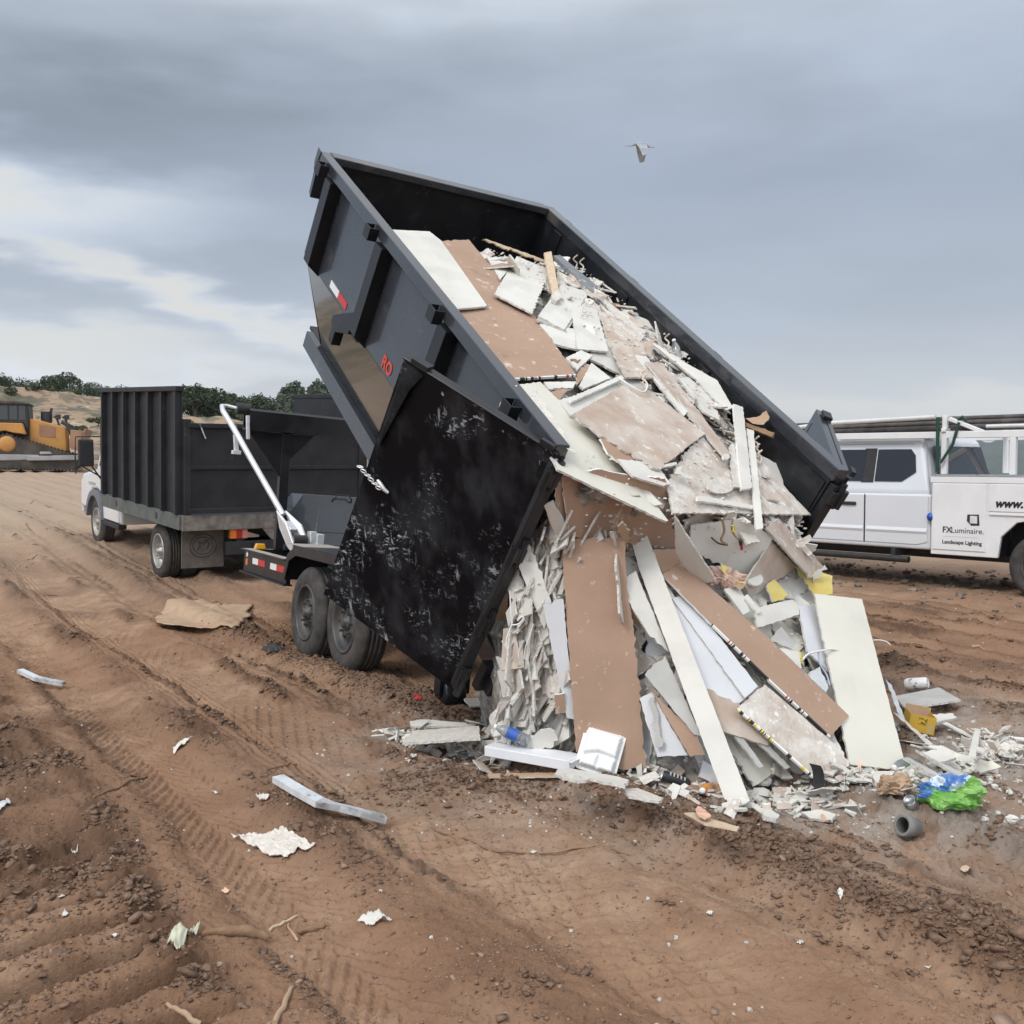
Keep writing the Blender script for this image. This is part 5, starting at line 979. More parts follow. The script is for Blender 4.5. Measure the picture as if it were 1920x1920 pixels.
S('torn strip of tan paper along the long white pointed sheet', 'tan', [(978, 724), (996, 722), (1050, 800), (1078, 850), (1058, 836), (1020, 790)], 7.6, torn=(0, 1, 2, 3, 4, 5), thick=.003, name='paper_strip', cat='scrap')
S('very large plaster dusted sheet overhanging the back of the box', 'dust', [(1262, 962), (1250, 905), (1283, 850), (1320, 815), (1368, 852), (1424, 858), (1480, 922), (1521, 965), (1417, 963)], 4, torn=(1, 2), jag=.003)
S('white sheet between the dusty brown diamond and the long pointed sheet', 'white', [(1157, 860), (1230, 868), (1258, 908), (1246, 911), (1187, 893)], 4, torn=(2,))
S('upper brown sheet under the long white pointed sheet', 'brown', [(1053, 893), (1120, 880), (1180, 891), (1247, 897), (1273, 1028), (1227, 1024), (1068, 1006)], 3, torn=(3,), jag=.002)
S('narrow brown strip at the left of the upper brown sheet', 'brown', [(1040, 897), (1052, 895), (1066, 1005), (1046, 950)], 2, torn=(3,))
S('white strip standing on the very large dusted sheet, left of two', 'lath', [(1375, 757), (1393, 763), (1410, 914), (1390, 918)], 9, name='strip', cat='strip', thick=.016)
S('white strip hanging down over the edge of the very large dusted sheet', 'lath', [(1400, 803), (1413, 807), (1431, 990), (1418, 993)], 10, name='strip', cat='strip', thick=.016)
S('tan strip leaning beside the two white strips', 'tan', [(1368, 837), (1382, 832), (1389, 914), (1377, 912)], 8, torn=(0, 3), name='strip', cat='strip')
S('short brown stick poking at the far wall', 'woodd', [(1398, 792), (1452, 811), (1448, 819), (1397, 799)], 9, name='stick', cat='stick', thick=.018)
S('curled scrap of brown cardboard leaning on the far wall', 'card', [(1398, 786), (1420, 782), (1437, 772), (1443, 783), (1431, 797), (1412, 795)], 8, thick=.004, torn=(0, 1), name='cardboard_scrap', cat='cardboard', bow=2.0)
S('white stick lying across the very large dusted sheet', 'lath', [(1307, 930), (1324, 931), (1412, 947), (1411, 954), (1322, 940), (1307, 939)], 6, name='strip', cat='strip')
S('round tan lid on the very large dusted sheet', 'tan', [(1352 + 26 * math.cos(t), 910 + 15 * math.sin(t)) for t in np.linspace(0, 6.28, 22)[:-1]], 6, jag=.0005, thick=.01, name='bucket_lid', cat='lid')
S('small white lid at the lower end of the long tan strip', 'lath', [(1362 + 6.5 * math.cos(t), 856 + 5.5 * math.sin(t)) for t in np.linspace(0, 6.28, 15)[:-1]], 9, jag=.0003, name='bucket_lid', cat='lid')
S('broad pale scrap with ragged rim on the very large dusted sheet', 'white', [(1264, 888), (1271, 876), (1280, 873), (1276, 884), (1286, 890), (1300, 893), (1296, 899), (1284, 897), (1276, 890)], 7, torn=(0, 2, 4), name='paper_scrap', cat='scrap', thick=.004)
S('small stick below the tip of the dusty brown diamond', 'tan', [(1241, 872), (1268, 866), (1270, 871), (1243, 877)], 6, name='stick', cat='stick')
# --- boards on the spill
S('tall brown sheet standing on the ground in front of the spill', 'brown', [(1052, 1009), (1171, 1010), (1177, 1109), (1187, 1174), (1212, 1441), (1170, 1444), (1080, 1410)], 7, torn=(3, 4, 5), jag=.002)
S('curl of torn white paper down the right side of the tall brown sheet', 'tan', [(1146, 998), (1155, 996), (1163, 1030), (1160, 1065), (1166, 1090), (1164, 1120), (1172, 1160), (1170, 1168), (1163, 1150), (1161, 1105), (1156, 1062), (1158, 1030)], 9, torn=tuple(range(12)), thick=.012, name='paper_curl', cat='scrap', jag=.002)
S('brown flap bent over at the top of the tall brown sheet', 'card', [(1158, 988), (1166, 980), (1181, 995), (1176, 1030), (1166, 1008)], 9, torn=(1, 2, 3), thick=.01, name='cardboard_flap', cat='cardboard')
S('long narrow white plank reaching the ground in front of everything', 'white', [(1180, 1001), (1211, 998), (1411, 1514), (1366, 1519), (1198, 1066)], 11, jag=.0007, nrm=(-.30, -.86, .42))
S('white sheet behind the upper half of the long narrow plank', 'white', [(1157, 1093), (1192, 1070), (1254, 1222), (1214, 1186)], 8, torn=(2,))
S('long brown plank lying diagonally with a printed edge', 'brown', [(1242, 1077), (1278, 1053), (1340, 1109), (1446, 1200), (1592, 1342), (1556, 1382), (1446, 1279), (1335, 1171)], 9, jag=.0015, tape=((5, 6), [0, 0, 0, 0, 0, 0, 0, 1, 1, 2], 0, 1))
S('brown piece joining the upper end of the long brown plank', 'brown', [(1224, 1031), (1268, 1029), (1279, 1052), (1243, 1076)], 8)
S('white strip with a slanted end right of the upper brown sheet', 'white', [(1264, 968), (1342, 1089), (1309, 1098), (1266, 1036)], 10)
S('lilac white strip left of the long brown plank', 'blue', [(1261, 1123), (1286, 1113), (1421, 1287), (1397, 1309)], 8, torn=(0,))
S('broad bluish sheet behind the long narrow plank', 'blue', [(1241, 1080), (1266, 1121), (1396, 1311), (1374, 1326), (1320, 1290)], 7, torn=(3,))
S('dusty board with a yellow printed edge near the ground', 'dust', [(1382, 1329), (1434, 1283), (1552, 1384), (1582, 1411), (1592, 1436), (1527, 1459)], 10, torn=(2, 3), tape=(5, [0, 0, 0, 1, 3, 3], 0, 1))
S('dusty brown board under the board with the yellow edge', 'dustb', [(1322, 1290), (1384, 1317), (1442, 1382), (1440, 1398), (1355, 1371)], 7, torn=(0,))
S('tall cream sheet on the right of the spill, foot on the ground', 'cream', [(1527, 1113), (1616, 1123), (1701, 1446), (1594, 1433), (1549, 1222)], 10, torn=(3, 4), jag=.001)
S('white board behind the left edge of the tall cream sheet', 'blue', [(1497, 1136), (1531, 1133), (1549, 1221), (1553, 1258), (1514, 1221)], 7)
S('short white board with a rounded end lying level above the dark gap', 'white', [(1415, 1140), (1486, 1124), (1498, 1138), (1499, 1152), (1421, 1177)], 8, torn=(4,))
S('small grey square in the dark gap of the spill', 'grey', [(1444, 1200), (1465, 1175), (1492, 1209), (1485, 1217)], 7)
S('grey shaded sheet in the hollow under the overhanging sheet', 'white', [(1296, 985), (1393, 973), (1451, 1008), (1405, 1082), (1392, 1081), (1292, 1027)], 3, torn=(4,))
S('dusty board under the lower corner of the grey shaded sheet', 'dustb', [(1404, 1081), (1447, 1016), (1494, 1063), (1408, 1121), (1396, 1098)], 5, torn=(3,))
S('brown board with a crumbled white end at the right of the hollow', 'dustb', [(1436, 990), (1460, 972), (1545, 1063), (1520, 1083), (1508, 1070)], 6, torn=(2, 3))
S('crumbled white end lying below the brown board of the hollow', 'white', [(1508, 1070), (1524, 1080), (1546, 1060), (1552, 1068), (1524, 1094), (1512, 1082)], 7, torn=(0, 1, 2, 3, 4), jag=.004)
S('yellow faced board at the right edge of the spill', 'yellow', [(1491, 1062), (1534, 1073), (1561, 1080), (1561, 1113), (1530, 1121)], 5, torn=(1, 4))
S('small yellow offcut left of the level short white board', 'yellow', [(1437, 1097), (1452, 1086), (1478, 1115), (1470, 1124), (1450, 1128)], 6, torn=(2,))
S('white scrap left of the level short white board', 'white', [(1358, 1104), (1386, 1100), (1406, 1146), (1394, 1153)], 8, torn=(1,))
S('white sheet along the left edge of the tall brown sheet', 'blue', [(1018, 1135), (1056, 1123), (1077, 1349), (1063, 1346)], 6, torn=(0,))
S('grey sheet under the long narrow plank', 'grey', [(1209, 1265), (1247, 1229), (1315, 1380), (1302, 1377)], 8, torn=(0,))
S('dark brown board leaning below the grey sheet', 'brown', [(1219, 1293), (1306, 1379), (1322, 1416), (1294, 1419)], 7, torn=(2,))
S('white sheet low down between tall brown sheet and dark brown board', 'blue', [(1199, 1310), (1222, 1298), (1289, 1416), (1232, 1419)], 6)
S('white sheet in the layered stack beside the open door', 'white', [(968, 1050), (993, 1020), (1034, 1127), (1020, 1180)], 4, torn=(1, 2))
S('white board end above the layered stack, left of the upper brown sheet', 'white', [(1020, 948), (1036, 940), (1064, 990), (1063, 1006), (1040, 1004)], 3, torn=(3,))
S('white board next to the dark gap below the brown plank', 'white', [(1340, 1062), (1362, 1060), (1400, 1100), (1385, 1106), (1365, 1098)], 5)
S('crossing white slat in the dark gap', 'lath', [(1395, 1118), (1402, 1114), (1428, 1146), (1422, 1150)], 9, name='strip', cat='strip')
S('white sheet in shade beneath the cream sheet corner', 'blue', [(1518, 1260), (1538, 1250), (1553, 1290), (1549, 1298), (1520, 1272)], 7, torn=(1,))
S('white board with a yellow printed edge below the grey square', 'white', [(1455, 1214), (1500, 1222), (1505, 1252), (1490, 1258)], 6, torn=(3,), tape=(1, [3, 3, 1], 0, 1))
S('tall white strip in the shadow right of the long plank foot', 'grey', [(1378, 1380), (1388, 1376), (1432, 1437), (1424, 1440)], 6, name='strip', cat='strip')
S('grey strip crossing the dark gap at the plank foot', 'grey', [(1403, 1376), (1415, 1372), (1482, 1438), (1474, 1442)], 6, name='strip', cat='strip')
S('round white lid on the dusty board of the hollow', 'lath', [(1417 + 14 * math.cos(t), 1086 + 12 * math.sin(t)) for t in np.linspace(0, 6.28, 20)[:-1]], 8, jag=.0004, name='bucket_lid', cat='lid')
S('thin grey slat upright between brown sheet and dark brown board', 'grey', [(1219, 1308), (1228, 1306), (1242, 1400), (1229, 1402)], 8, torn=(1, 3), name='strip', cat='strip')
# --- boards lying on the ground round the heap
S('brown offcut flat on the ground left of the long plank foot', 'brown', [(1256, 1432), (1340, 1446), (1356, 1492), (1286, 1479)], 2, torn=(2,), ground=True)
S('long tan board flat on the ground left of the white carton', 'tan', [(754, 1393), (773, 1370), (898, 1361), (900, 1384)], 3, torn=(0, 3), ground=True)
S('white slat above the long tan board on the ground', 'white', [(768, 1352), (800, 1349), (896, 1357), (894, 1363), (770, 1361)], 4, torn=(0, 2), ground=True, name='strip', cat='strip')
S('grey board propped off the ground behind the yellow carton', 'grey', [(1678, 1305), (1760, 1289), (1802, 1312), (1697, 1328)], 3, ground=True)
S('square white board with nail marks right of the cream sheet', 'white', [(1724, 1412), (1772, 1401), (1794, 1420), (1760, 1430)], 6, torn=(0,), ground=True)
S('grey metal strip leaning behind the yellow carton', 'stud', [(1660, 1272), (1672, 1284), (1698, 1351), (1691, 1355)], 5, name='metal_strip', cat='strip')
S('long pale slat right of the cream sheet foot', 'grey', [(1694, 1420), (1704, 1420), (1774, 1458), (1768, 1463)], 6, ground=True, name='strip', cat='strip')
S('broad pale slat pointing at the blue bag', 'grey', [(1716, 1404), (1744, 1420), (1812, 1452), (1800, 1457)], 4, ground=True, name='strip', cat='strip', torn=(0, 2))
S('long pale slat leaning by the cream sheet right edge', 'tan', [(1674, 1335), (1682, 1338), (1748, 1395), (1742, 1399)], 7, name='strip', cat='strip')
S('white slat under the white foam tray', 'white', [(1066, 1440), (1160, 1456), (1178, 1462), (1172, 1474), (1060, 1450)], 4, ground=True, torn=(2, 3), name='strip', cat='strip')
S('split white slat in front of the white foam tray', 'white', [(1046, 1441), (1100, 1452), (1104, 1462), (1082, 1464), (1040, 1452)], 3, ground=True, torn=(1, 2, 3), name='strip', cat='strip')
S('tan chip on the dirt right of the foam tray', 'tan', [(1168, 1479), (1195, 1477), (1244, 1496), (1236, 1502), (1180, 1492)], 2, ground=True, torn=(2, 3))
S('crumpled tan sheet curling up beside the water bottle', 'tan', [(916, 1345), (944, 1305), (958, 1300), (956, 1315), (936, 1340), (926, 1366)], 5, torn=(0, 1, 2, 4), bow=2.5, name='paper_scrap', cat='scrap', thick=.006)
S('brown square with a white margin standing left of the tall brown sheet', 'brown', [(1040, 1303), (1058, 1300), (1062, 1337), (1042, 1339)], 6)
S('white slab end between water bottle and foam tray', 'white', [(985, 1385), (1030, 1367), (1046, 1388), (1022, 1402), (990, 1408)], 8, torn=(0, 1, 2, 3), jag=.004)
S('white pieces of trim on the dirt, upper arm', 'lath', [(1828, 1365), (1838, 1367), (1829, 1418), (1816, 1415)], 4, ground=True, name='trim_piece', cat='trim')
S('white pieces of trim on the dirt, short right arm', 'lath', [(1826, 1397), (1848, 1404), (1843, 1412), (1826, 1404)], 5, ground=True, name='trim_piece', cat='trim')
S('white pieces of trim on the dirt, lower left arm', 'lath', [(1796, 1418), (1820, 1416), (1822, 1425), (1800, 1427)], 4, ground=True, name='trim_piece', cat='trim')
S('layered white slats beside the yellow carton', 'white', [(1745, 1340), (1786, 1337), (1790, 1347), (1760, 1352), (1747, 1352)], 4, ground=True, torn=(0, 1), name='strip', cat='strip')
S('dusty slab flat at the foot of the long plank, right side', 'tan', [(1388, 1448), (1416, 1440), (1452, 1450), (1440, 1470), (1404, 1466)], 3, ground=True, torn=(0, 2))
S('grey dusty triangle standing near the fallen can', 'grey', [(1598, 1477), (1632, 1474), (1635, 1524), (1612, 1505)], 8, torn=(2,), ground=False)
S('white shard lying in front of the debris at the track', 'white', [(1502, 1522), (1540, 1518), (1568, 1526), (1560, 1538), (1518, 1534)], 2, ground=True, torn=(0, 2))
S('small white block lying apart right of the long plank foot', 'white', [(1430, 1520), (1446, 1518), (1462, 1528), (1456, 1535), (1432, 1530)], 3, ground=True, thick=.02)

# --- broken bits, one object each, packed over the heap and along its foot
def scrap(pos, nrm, along, L_, Wd, kind, label, group, thick=.0125, jag=.003):
    nrm = np.array(nrm, float); nrm /= np.linalg.norm(nrm); a = np.array(along, float); a = a - nrm * np.dot(a, nrm); a /= np.linalg.norm(a); b = np.cross(nrm, a); k = random.random()
    sh = [(-.5, -.5), (.5, -.42), (.42, .5), (-.46, .45)] if k < .5 else [(-.5, -.4), (.2, -.5), (.5, .1), (.25, .5), (-.45, .35)] if k < .8 else [(-.5, -.3), (.5, -.5), (.1, .5)]
    P = [np.array(pos) + a * (x + random.uniform(-.08, .08)) * L_ + b * (y + random.uniform(-.08, .08)) * Wd for x, y in sh]
    o = slab(P, nrm, thick, kind, 'plasterboard_scrap', jag, (), step=.03); tag(o, label, 'scrap', group); return o
def rvec(s=1.0): return RNG.normal(size=3) * s
def fill(n, r0, r1, c0, c1, label, group, kinds, lo, hi, tilt=.35, lift=(-.03, .02), wr=(.25, .6), flow=None):
    for _ in range(n):
        i = min(SN0 - 1, int(RNG.uniform(r0, r1))); j = min(SN1 - 1, int(RNG.uniform(c0, c1))); p = SURF[i, j]; nr = SNRM[i, j] + rvec(tilt)
        if np.dot(nr, EYE - p) < 0: nr = -nr
        L_ = RNG.uniform(lo, hi); al = rvec() if flow is None else np.array(flow) + rvec(.35)
        scrap(p + SNRM[i, j] * RNG.uniform(*lift), nr, al, L_, L_ * RNG.uniform(*wr), kinds[RNG.integers(len(kinds))], label, group)
MIX = ['white', 'white', 'grey', 'dustb', 'brown', 'tan', 'white', 'dust', 'cream']
fill(30, 11, 34, 22, 48, 'pale broken offcut in the upper rubble near the front wall', 'offcuts in the upper rubble', MIX, .10, .34, .32)
fill(34, 18, 62, 36, 48, 'broken strip in the rubble along the far wall of the box', 'strips along the far wall', ['tan', 'dustb', 'white', 'tan', 'dust', 'grey'], .10, .45, .28, (-.02, .035), (.12, .35), flow=_fw)
fill(16, 30, 60, 6, 34, 'broken board peeping out between the larger sheets in the box', 'offcuts between the sheets in the box', MIX, .12, .36, .16, (-.05, -.02))
fill(16, 60, 80, 22, 48, 'jagged board end in the hollow below the overhanging sheet', 'board ends in the hollow', ['white', 'white', 'dustb', 'tan', 'dust'], .10, .32, .3, (-.05, .0))
fill(34, 72, 99, 12, 48, 'broken offcut between the leaning planks of the spill', 'offcuts between the leaning planks', ['white', 'blue', 'grey', 'dustb', 'white', 'tan'], .10, .32, .40, (-.05, .0))
# bigger offcuts that close the gaps between the sheets
def offcuts(n, r0, r1, c0, c1, label, group, kinds, lo, hi, tilt, lift):
    for _ in range(n):
        i = min(SN0 - 1, int(RNG.uniform(r0, r1))); j = min(SN1 - 1, int(RNG.uniform(c0, c1))); p = SURF[i, j]; nr = SNRM[i, j] + rvec(tilt)
        if np.dot(nr, EYE - p) < 0: nr = -nr
        nr /= np.linalg.norm(nr); L_ = RNG.uniform(lo, hi); Wd = L_ * RNG.uniform(.35, .8); a = SURF[min(i + 4, SN0 - 1), j] - p + rvec(.10); a = a - nr * np.dot(a, nr); a /= np.linalg.norm(a); b = np.cross(nr, a); c = p + SNRM[i, j] * RNG.uniform(*lift)
        P = [c + a * (x + random.uniform(-.12, .12)) * L_ + b * (y + random.uniform(-.12, .12)) * Wd for x, y in ((-.5, -.5), (.5, -.5), (.5, .5), (-.5, .5))]
        if min(q[2] for q in P) < .0: P = [np.array([q[0], q[1], max(q[2], .0)]) for q in P]
        o = slab(P, nr, .0127, kinds[RNG.integers(len(kinds))], 'board_offcut', .002, (int(RNG.integers(4)), int(RNG.integers(4)))); tag(o, label, 'offcut', group)
PAL = ['white', 'cream', 'white', 'dustb', 'dust', 'tan', 'grey', 'white', 'blue', 'brown']
offcuts(62, 68, 97, 8, 48, 'flat board offcut in the packed layer behind the leaning planks', 'packed offcuts behind the leaning planks', PAL, .18, .48, .14, (-.035, -.004))
offcuts(34, 14, 58, 20, 47, 'flat board offcut in the packed layer between the sheets in the box', 'packed offcuts in the box', PAL, .16, .42, .12, (-.025, .002))
offcuts(12, 66, 98, 2, 9, 'flat board offcut in the packed stack beside the open door', 'packed offcuts beside the open door', ['white', 'cream', 'tan', 'dust', 'white'], .14, .30, .16, (-.06, .0))
# edge-on layers packed beside the open door
for q in range(68):
    t = RNG.uniform(0, 1) ** .9; i = int(66 + t * 33); p = SURF[i, int(RNG.uniform(0, 8))] + np.array([RNG.uniform(-.05, .06), RNG.uniform(-.04, .10), RNG.uniform(-.04, .04)])
    al = np.array([.28 - .22 * t, -.10, -1.0]) + rvec(.25); nr = np.array([-1.0, -.16 - .9 * (RNG.random() < .35), .12]) + rvec(.24)
    L_ = RNG.uniform(.10, .36); scrap(p, nr, al, L_, RNG.uniform(.08, .2), ['white', 'grey', 'tan', 'dust', 'white', 'white'][RNG.integers(6)], 'plasterboard layer seen edge on in the stack beside the open door', 'edge on layers beside the open door')
def ground_scrap(px, py, lo, hi, kinds, label, group, tilt=.22, lift=.02, wr=(.2, .6), along=None):
    p = ground_at(px, py); L_ = RNG.uniform(lo, hi); nr = np.array([0, 0, 1.]) + rvec(tilt); nr[2] = abs(nr[2])
    scrap(p + np.array([0, 0, lift * RNG.uniform(.4, 1.6)]), nr, rvec() if along is None else np.array(along) + rvec(.3), L_, L_ * RNG.uniform(*wr), kinds[RNG.integers(len(kinds))], label, group, thick=RNG.uniform(.005, .013))
for _ in range(24):
    ground_scrap(RNG.uniform(880, 1075), RNG.uniform(1310, 1425), .07, .24, ['white', 'tan', 'white', 'dust', 'grey'], 'crumbled slab in the low pile left of the tall brown sheet', 'slabs in the low left pile', .32, .05, (.3, .7), (1, .1, 0))
for _ in range(46):
    ground_scrap(RNG.uniform(1225, 1700), RNG.uniform(1462, 1530), .045, .17, ['white', 'tan', 'dust', 'white', 'grey', 'dustb'], 'broken bit of plasterboard along the front foot of the spill', 'bits along the front foot', .45, .03)
for _ in range(20):
    ground_scrap(RNG.uniform(1690, 1845), RNG.uniform(1385, 1480), .06, .24, ['white', 'tan', 'grey', 'cream'], 'broken strip on the ground right of the cream sheet', 'strips right of the cream sheet', .28, .03, (.15, .45), (.8, -.6, 0))
for _ in range(10):
    ground_scrap(RNG.uniform(1180, 1290), RNG.uniform(1425, 1475), .05, .15, ['white', 'grey', 'tan'], 'small shard at the foot of the tall brown sheet', 'shards at the foot of the tall brown sheet', .55, .03)
def crumbs():
    mb = [MB(), MB()]
    def put(p, r, k): 
        q = rvec(r) ; b = p + np.array([0, 0, r * .4]); a0 = [b + np.array(c) * r * RNG.uniform(.6, 1.3, 3) for c in ((-1, -.8, -.5), (1, -.7, -.5), (.8, .9, -.5), (-.9, .8, -.5), (-.6, -.5, .5), (.7, -.6, .6), (.6, .6, .4), (-.6, .5, .6))]
        mb[k].hexa(a0[:4], a0[4:])
    for _ in range(620):
        x = RNG.normal(1.45, .85); y = RNG.normal(5.15, .30)
        if y < 4.4: continue
        put(np.array([x, y, float(gh(x, y))]), RNG.uniform(.0025, .009), 0)
    for _ in range(220): x = RNG.normal(2.8, .5); y = RNG.normal(5.6, .6); put(np.array([x, y, float(gh(x, y))]), RNG.uniform(.005, .016), 0)
    for _ in range(130): x = RNG.normal(-.25, .5); y = RNG.normal(6.0, .5); put(np.array([x, y, float(gh(x, y))]), RNG.uniform(.003, .012), 0)
    for _ in range(160):
        y = RNG.uniform(2.9, 12) ; x = RNG.uniform(-.5, .5) * y; put(np.array([x, y, float(gh(x, y))]), RNG.uniform(.003, .009), 0)
    for _ in range(1500):
        i = int(RNG.uniform(12, 99)); j = int(RNG.uniform(1, 48))
        if i < 55 and j < 24: continue
        put(SURF[i, j] + SNRM[i, j] * .03, RNG.uniform(.003, .012), int(RNG.random() < .25))
    tag(mb[0].build('plaster_crumbs', GYP, origin=(1.4, 5.2, 0)), 'crumbs of white plaster scattered on heap and dirt', kind='stuff'); tag(mb[1].build('paper_crumbs', TORN, origin=(1.4, 5.2, 0)), 'crumbs of torn brown paper on the heap', kind='stuff')
crumbs()
def shards():
    """the mass of shards too many to count: the skirt along the foot of the spill and the packed board edges beside the door"""
    mb = MB(); rg = RNG
    def plate(p, nr, al, L_, Wd, th, mi):
        nr = nr / np.linalg.norm(nr); al = al - nr * np.dot(al, nr); al = al / np.linalg.norm(al); b = np.cross(nr, al); j = lambda: rg.uniform(-.14, .14)
        q = [p + al * (x + j()) * L_ + b * (y + j()) * Wd for x, y in ((-.5, -.5), (.5, -.5), (.5, .5), (-.5, .5))]; t = nr * th; mb.m = mi; mb.add(q + [v - t for v in q], [(0, 1, 2, 3)]); mb.m = 2; n = len(mb.v) - 8
        for a_, c_ in ((0, 1), (1, 2), (2, 3), (3, 0)): mb.f.append([n + a_, n + a_ + 4, n + c_ + 4, n + c_]); mb.mi.append(2); mb.sm.append(False)
        mb.f.append([n + 7, n + 6, n + 5, n + 4]); mb.mi.append(0); mb.sm.append(False)
    foot = np.array([(-.75, 6.2), (-.35, 5.95), (.0, 5.72), (.45, 5.52), (.85, 5.22), (1.15, 4.98), (1.5, 5.0), (1.85, 5.18), (2.2, 5.25), (2.6, 5.45), (2.9, 5.9)]); seg = np.arange(len(foot))
    for _ in range(1150):
        u = rg.uniform(0, len(foot) - 1); x = np.interp(u, seg, foot[:, 0]) + rg.normal(0, .07); y = np.interp(u, seg, foot[:, 1]) + rg.normal(.12, .08)
        z = float(gh(x, y)) + rg.uniform(0, .05); L_ = rg.uniform(.025, .11); plate(np.array([x, y, z]), np.array([0, 0, 1.]) + rvec(.45), rvec(), L_, L_ * rg.uniform(.25, .7), rg.uniform(.002, .012), int(rg.choice([0, 0, 1, 3])))
    for _ in range(300):
        i = int(66 + 33 * rg.uniform(0, 1) ** .85); j = int(rg.uniform(0, 9)); p = SURF[i, j] + np.array([rg.uniform(-.03, .05), rg.uniform(-.03, .05), rg.uniform(-.04, .04)]); t = (i - 66) / 33
        plate(p, np.array([-1.0, -.30, .35]) + rvec(.30), np.array([.26 - .2 * t, -.08, -1.0]) + rvec(.30), rg.uniform(.08, .30), rg.uniform(.05, .18), .0125, int(rg.choice([0, 0, 1, 3, 4])))
    for _ in range(420):
        i = int(rg.uniform(68, 98)); j = int(rg.uniform(8, 48)); L_ = rg.uniform(.03, .14); plate(SURF[i, j] + SNRM[i, j] * rg.uniform(-.05, -.005), SNRM[i, j] + rvec(.35), rvec(), L_, L_ * rg.uniform(.2, .7), .01, int(rg.choice([0, 0, 1, 3])))
    for _ in range(420):
        i = int(rg.uniform(12, 62)); j = int(rg.uniform(26, 48)); L_ = rg.uniform(.03, .16); plate(SURF[i, j] + SNRM[i, j] * rg.uniform(-.04, .01), SNRM[i, j] + rvec(.35), _fw + rvec(.5), L_, L_ * rg.uniform(.15, .5), .01, int(rg.choice([0, 1, 3, 4])))
    tag(mb.build('plaster_shards', [PAPER, GYPT, GYP, KRAFTD, DUSTY], origin=(1.2, 5.4, 0)), 'packed small shards of plasterboard in and round the heap', kind='stuff')
shards()
# ------------------------------------------------------------------ litter
def frame_at(c, ex, nrm):
    ex = np.array(ex, float); ex /= np.linalg.norm(ex); nrm = np.array(nrm, float); nrm = nrm - ex * np.dot(nrm, ex); nrm /= np.linalg.norm(nrm); return Frame(c, ex, np.cross(nrm, ex), nrm)
def gpt(px, py, up=0.0): return ground_at(px, py) + np.array([0, 0, up])
def spt(px, py, layer=6): return at_y(px, py, surf_y(px, py) - .02 - layer * LAYER)
def grid_obj(name, fn, nu, nv, m, label, cat, fr, mi=None, thick=.0, group=None, parent=None):
    mb = MB(fr); P = [fn(i / (nu - 1), j / (nv - 1)) for i in range(nu) for j in range(nv)]
    mb.add(P, [(i * nv + j, (i + 1) * nv + j, (i + 1) * nv + j + 1, i * nv + j + 1) for i in range(nu - 1) for j in range(nv - 1)], True)
    if mi: mb.mi = [mi(i / (nu - 1), j / (nv - 1)) for i in range(nu - 1) for j in range(nv - 1)]
    o = mb.build(name, m, parent, origin=fr.o if parent is None else None, solid=thick); 
    return tag(o, label, cat, group)
def n1(x, y, s=0): return float(fbm(np.array(x), np.array(y), 4, s))
# foam food tray, seen from below
c = spt(1126, 1408, 10); fr = frame_at(c, (.95, -.16, -.26), (-.05, -.93, .34))
def tray(s, t):
    x, y = (s - .5) * .225, (t - .5) * .245; ax, ay = abs(s - .5) * 2, abs(t - .5) * 2
    rr = max(ax, ay) if min(ax, ay) < .7 else (max(0, (ax - .7)) ** 3 + max(0, (ay - .7)) ** 3) ** (1 / 3) + .7
    k = .955; 
    if rr > 1: x *= 1 / rr; y *= 1 / rr
    h = .034 * float(sstep(.90, .68, rr)) + (.0025 * math.cos(math.atan2(y, x) * 46) if .66 < rr < .90 else 0)
    def gr(d, w=.04): return math.exp(-(d / w) ** 2)
    v = t - .5; u = s - .5
    g = max(gr(v + .06 + .35 * abs(u + .05) * (1 if u < -.05 else .2)), gr(u - .0) if v < -.08 else 0)
    h -= .024 * g * float(sstep(.85, .6, rr))
    return (x, y, h)
grid_obj('foam_tray', tray, 54, 54, FOAM, 'white three compartment foam food tray leaning on the tall brown sheet', 'food tray', fr, thick=.003)
# white carton with upside down print
a, b = gpt(908, 1455, .02), gpt(1066, 1455, .025); b[2] = a[2] = max(a[2], b[2]); fr = frame_at(a, b - a, (0, 0, 1)); Lc = float(np.linalg.norm(b - a))
car = thing('carton', (a + b) / 2, 'long flat white carton with upside down grey print left of the foam tray', 'carton')
mb = MB(fr); mb.box(0, Lc, .0, .15, .0, .055); mb.build('box_body', CARTON, car, bevel=.003)
mb = MB(fr); mb.box(Lc - .012, Lc + .004, -.002, .152, .012, .058); mb.box(Lc + .0, Lc + .02, .0, .15, .045, .05); mb.build('end_flap', CARTON, car, bevel=.002)
text_mesh('print', 'SCCORNIII', fr(.255, .125, .0565), -fr.m[0], -fr.m[1], .050, LETG, car)
o_, P_, n_ = S('strip of brown cardboard under the white carton', 'card', [(912, 1450), (1066, 1448), (1070, 1456), (914, 1458)], 0, thick=.006, ground=True, name='cardboard_strip', cat='cardboard')
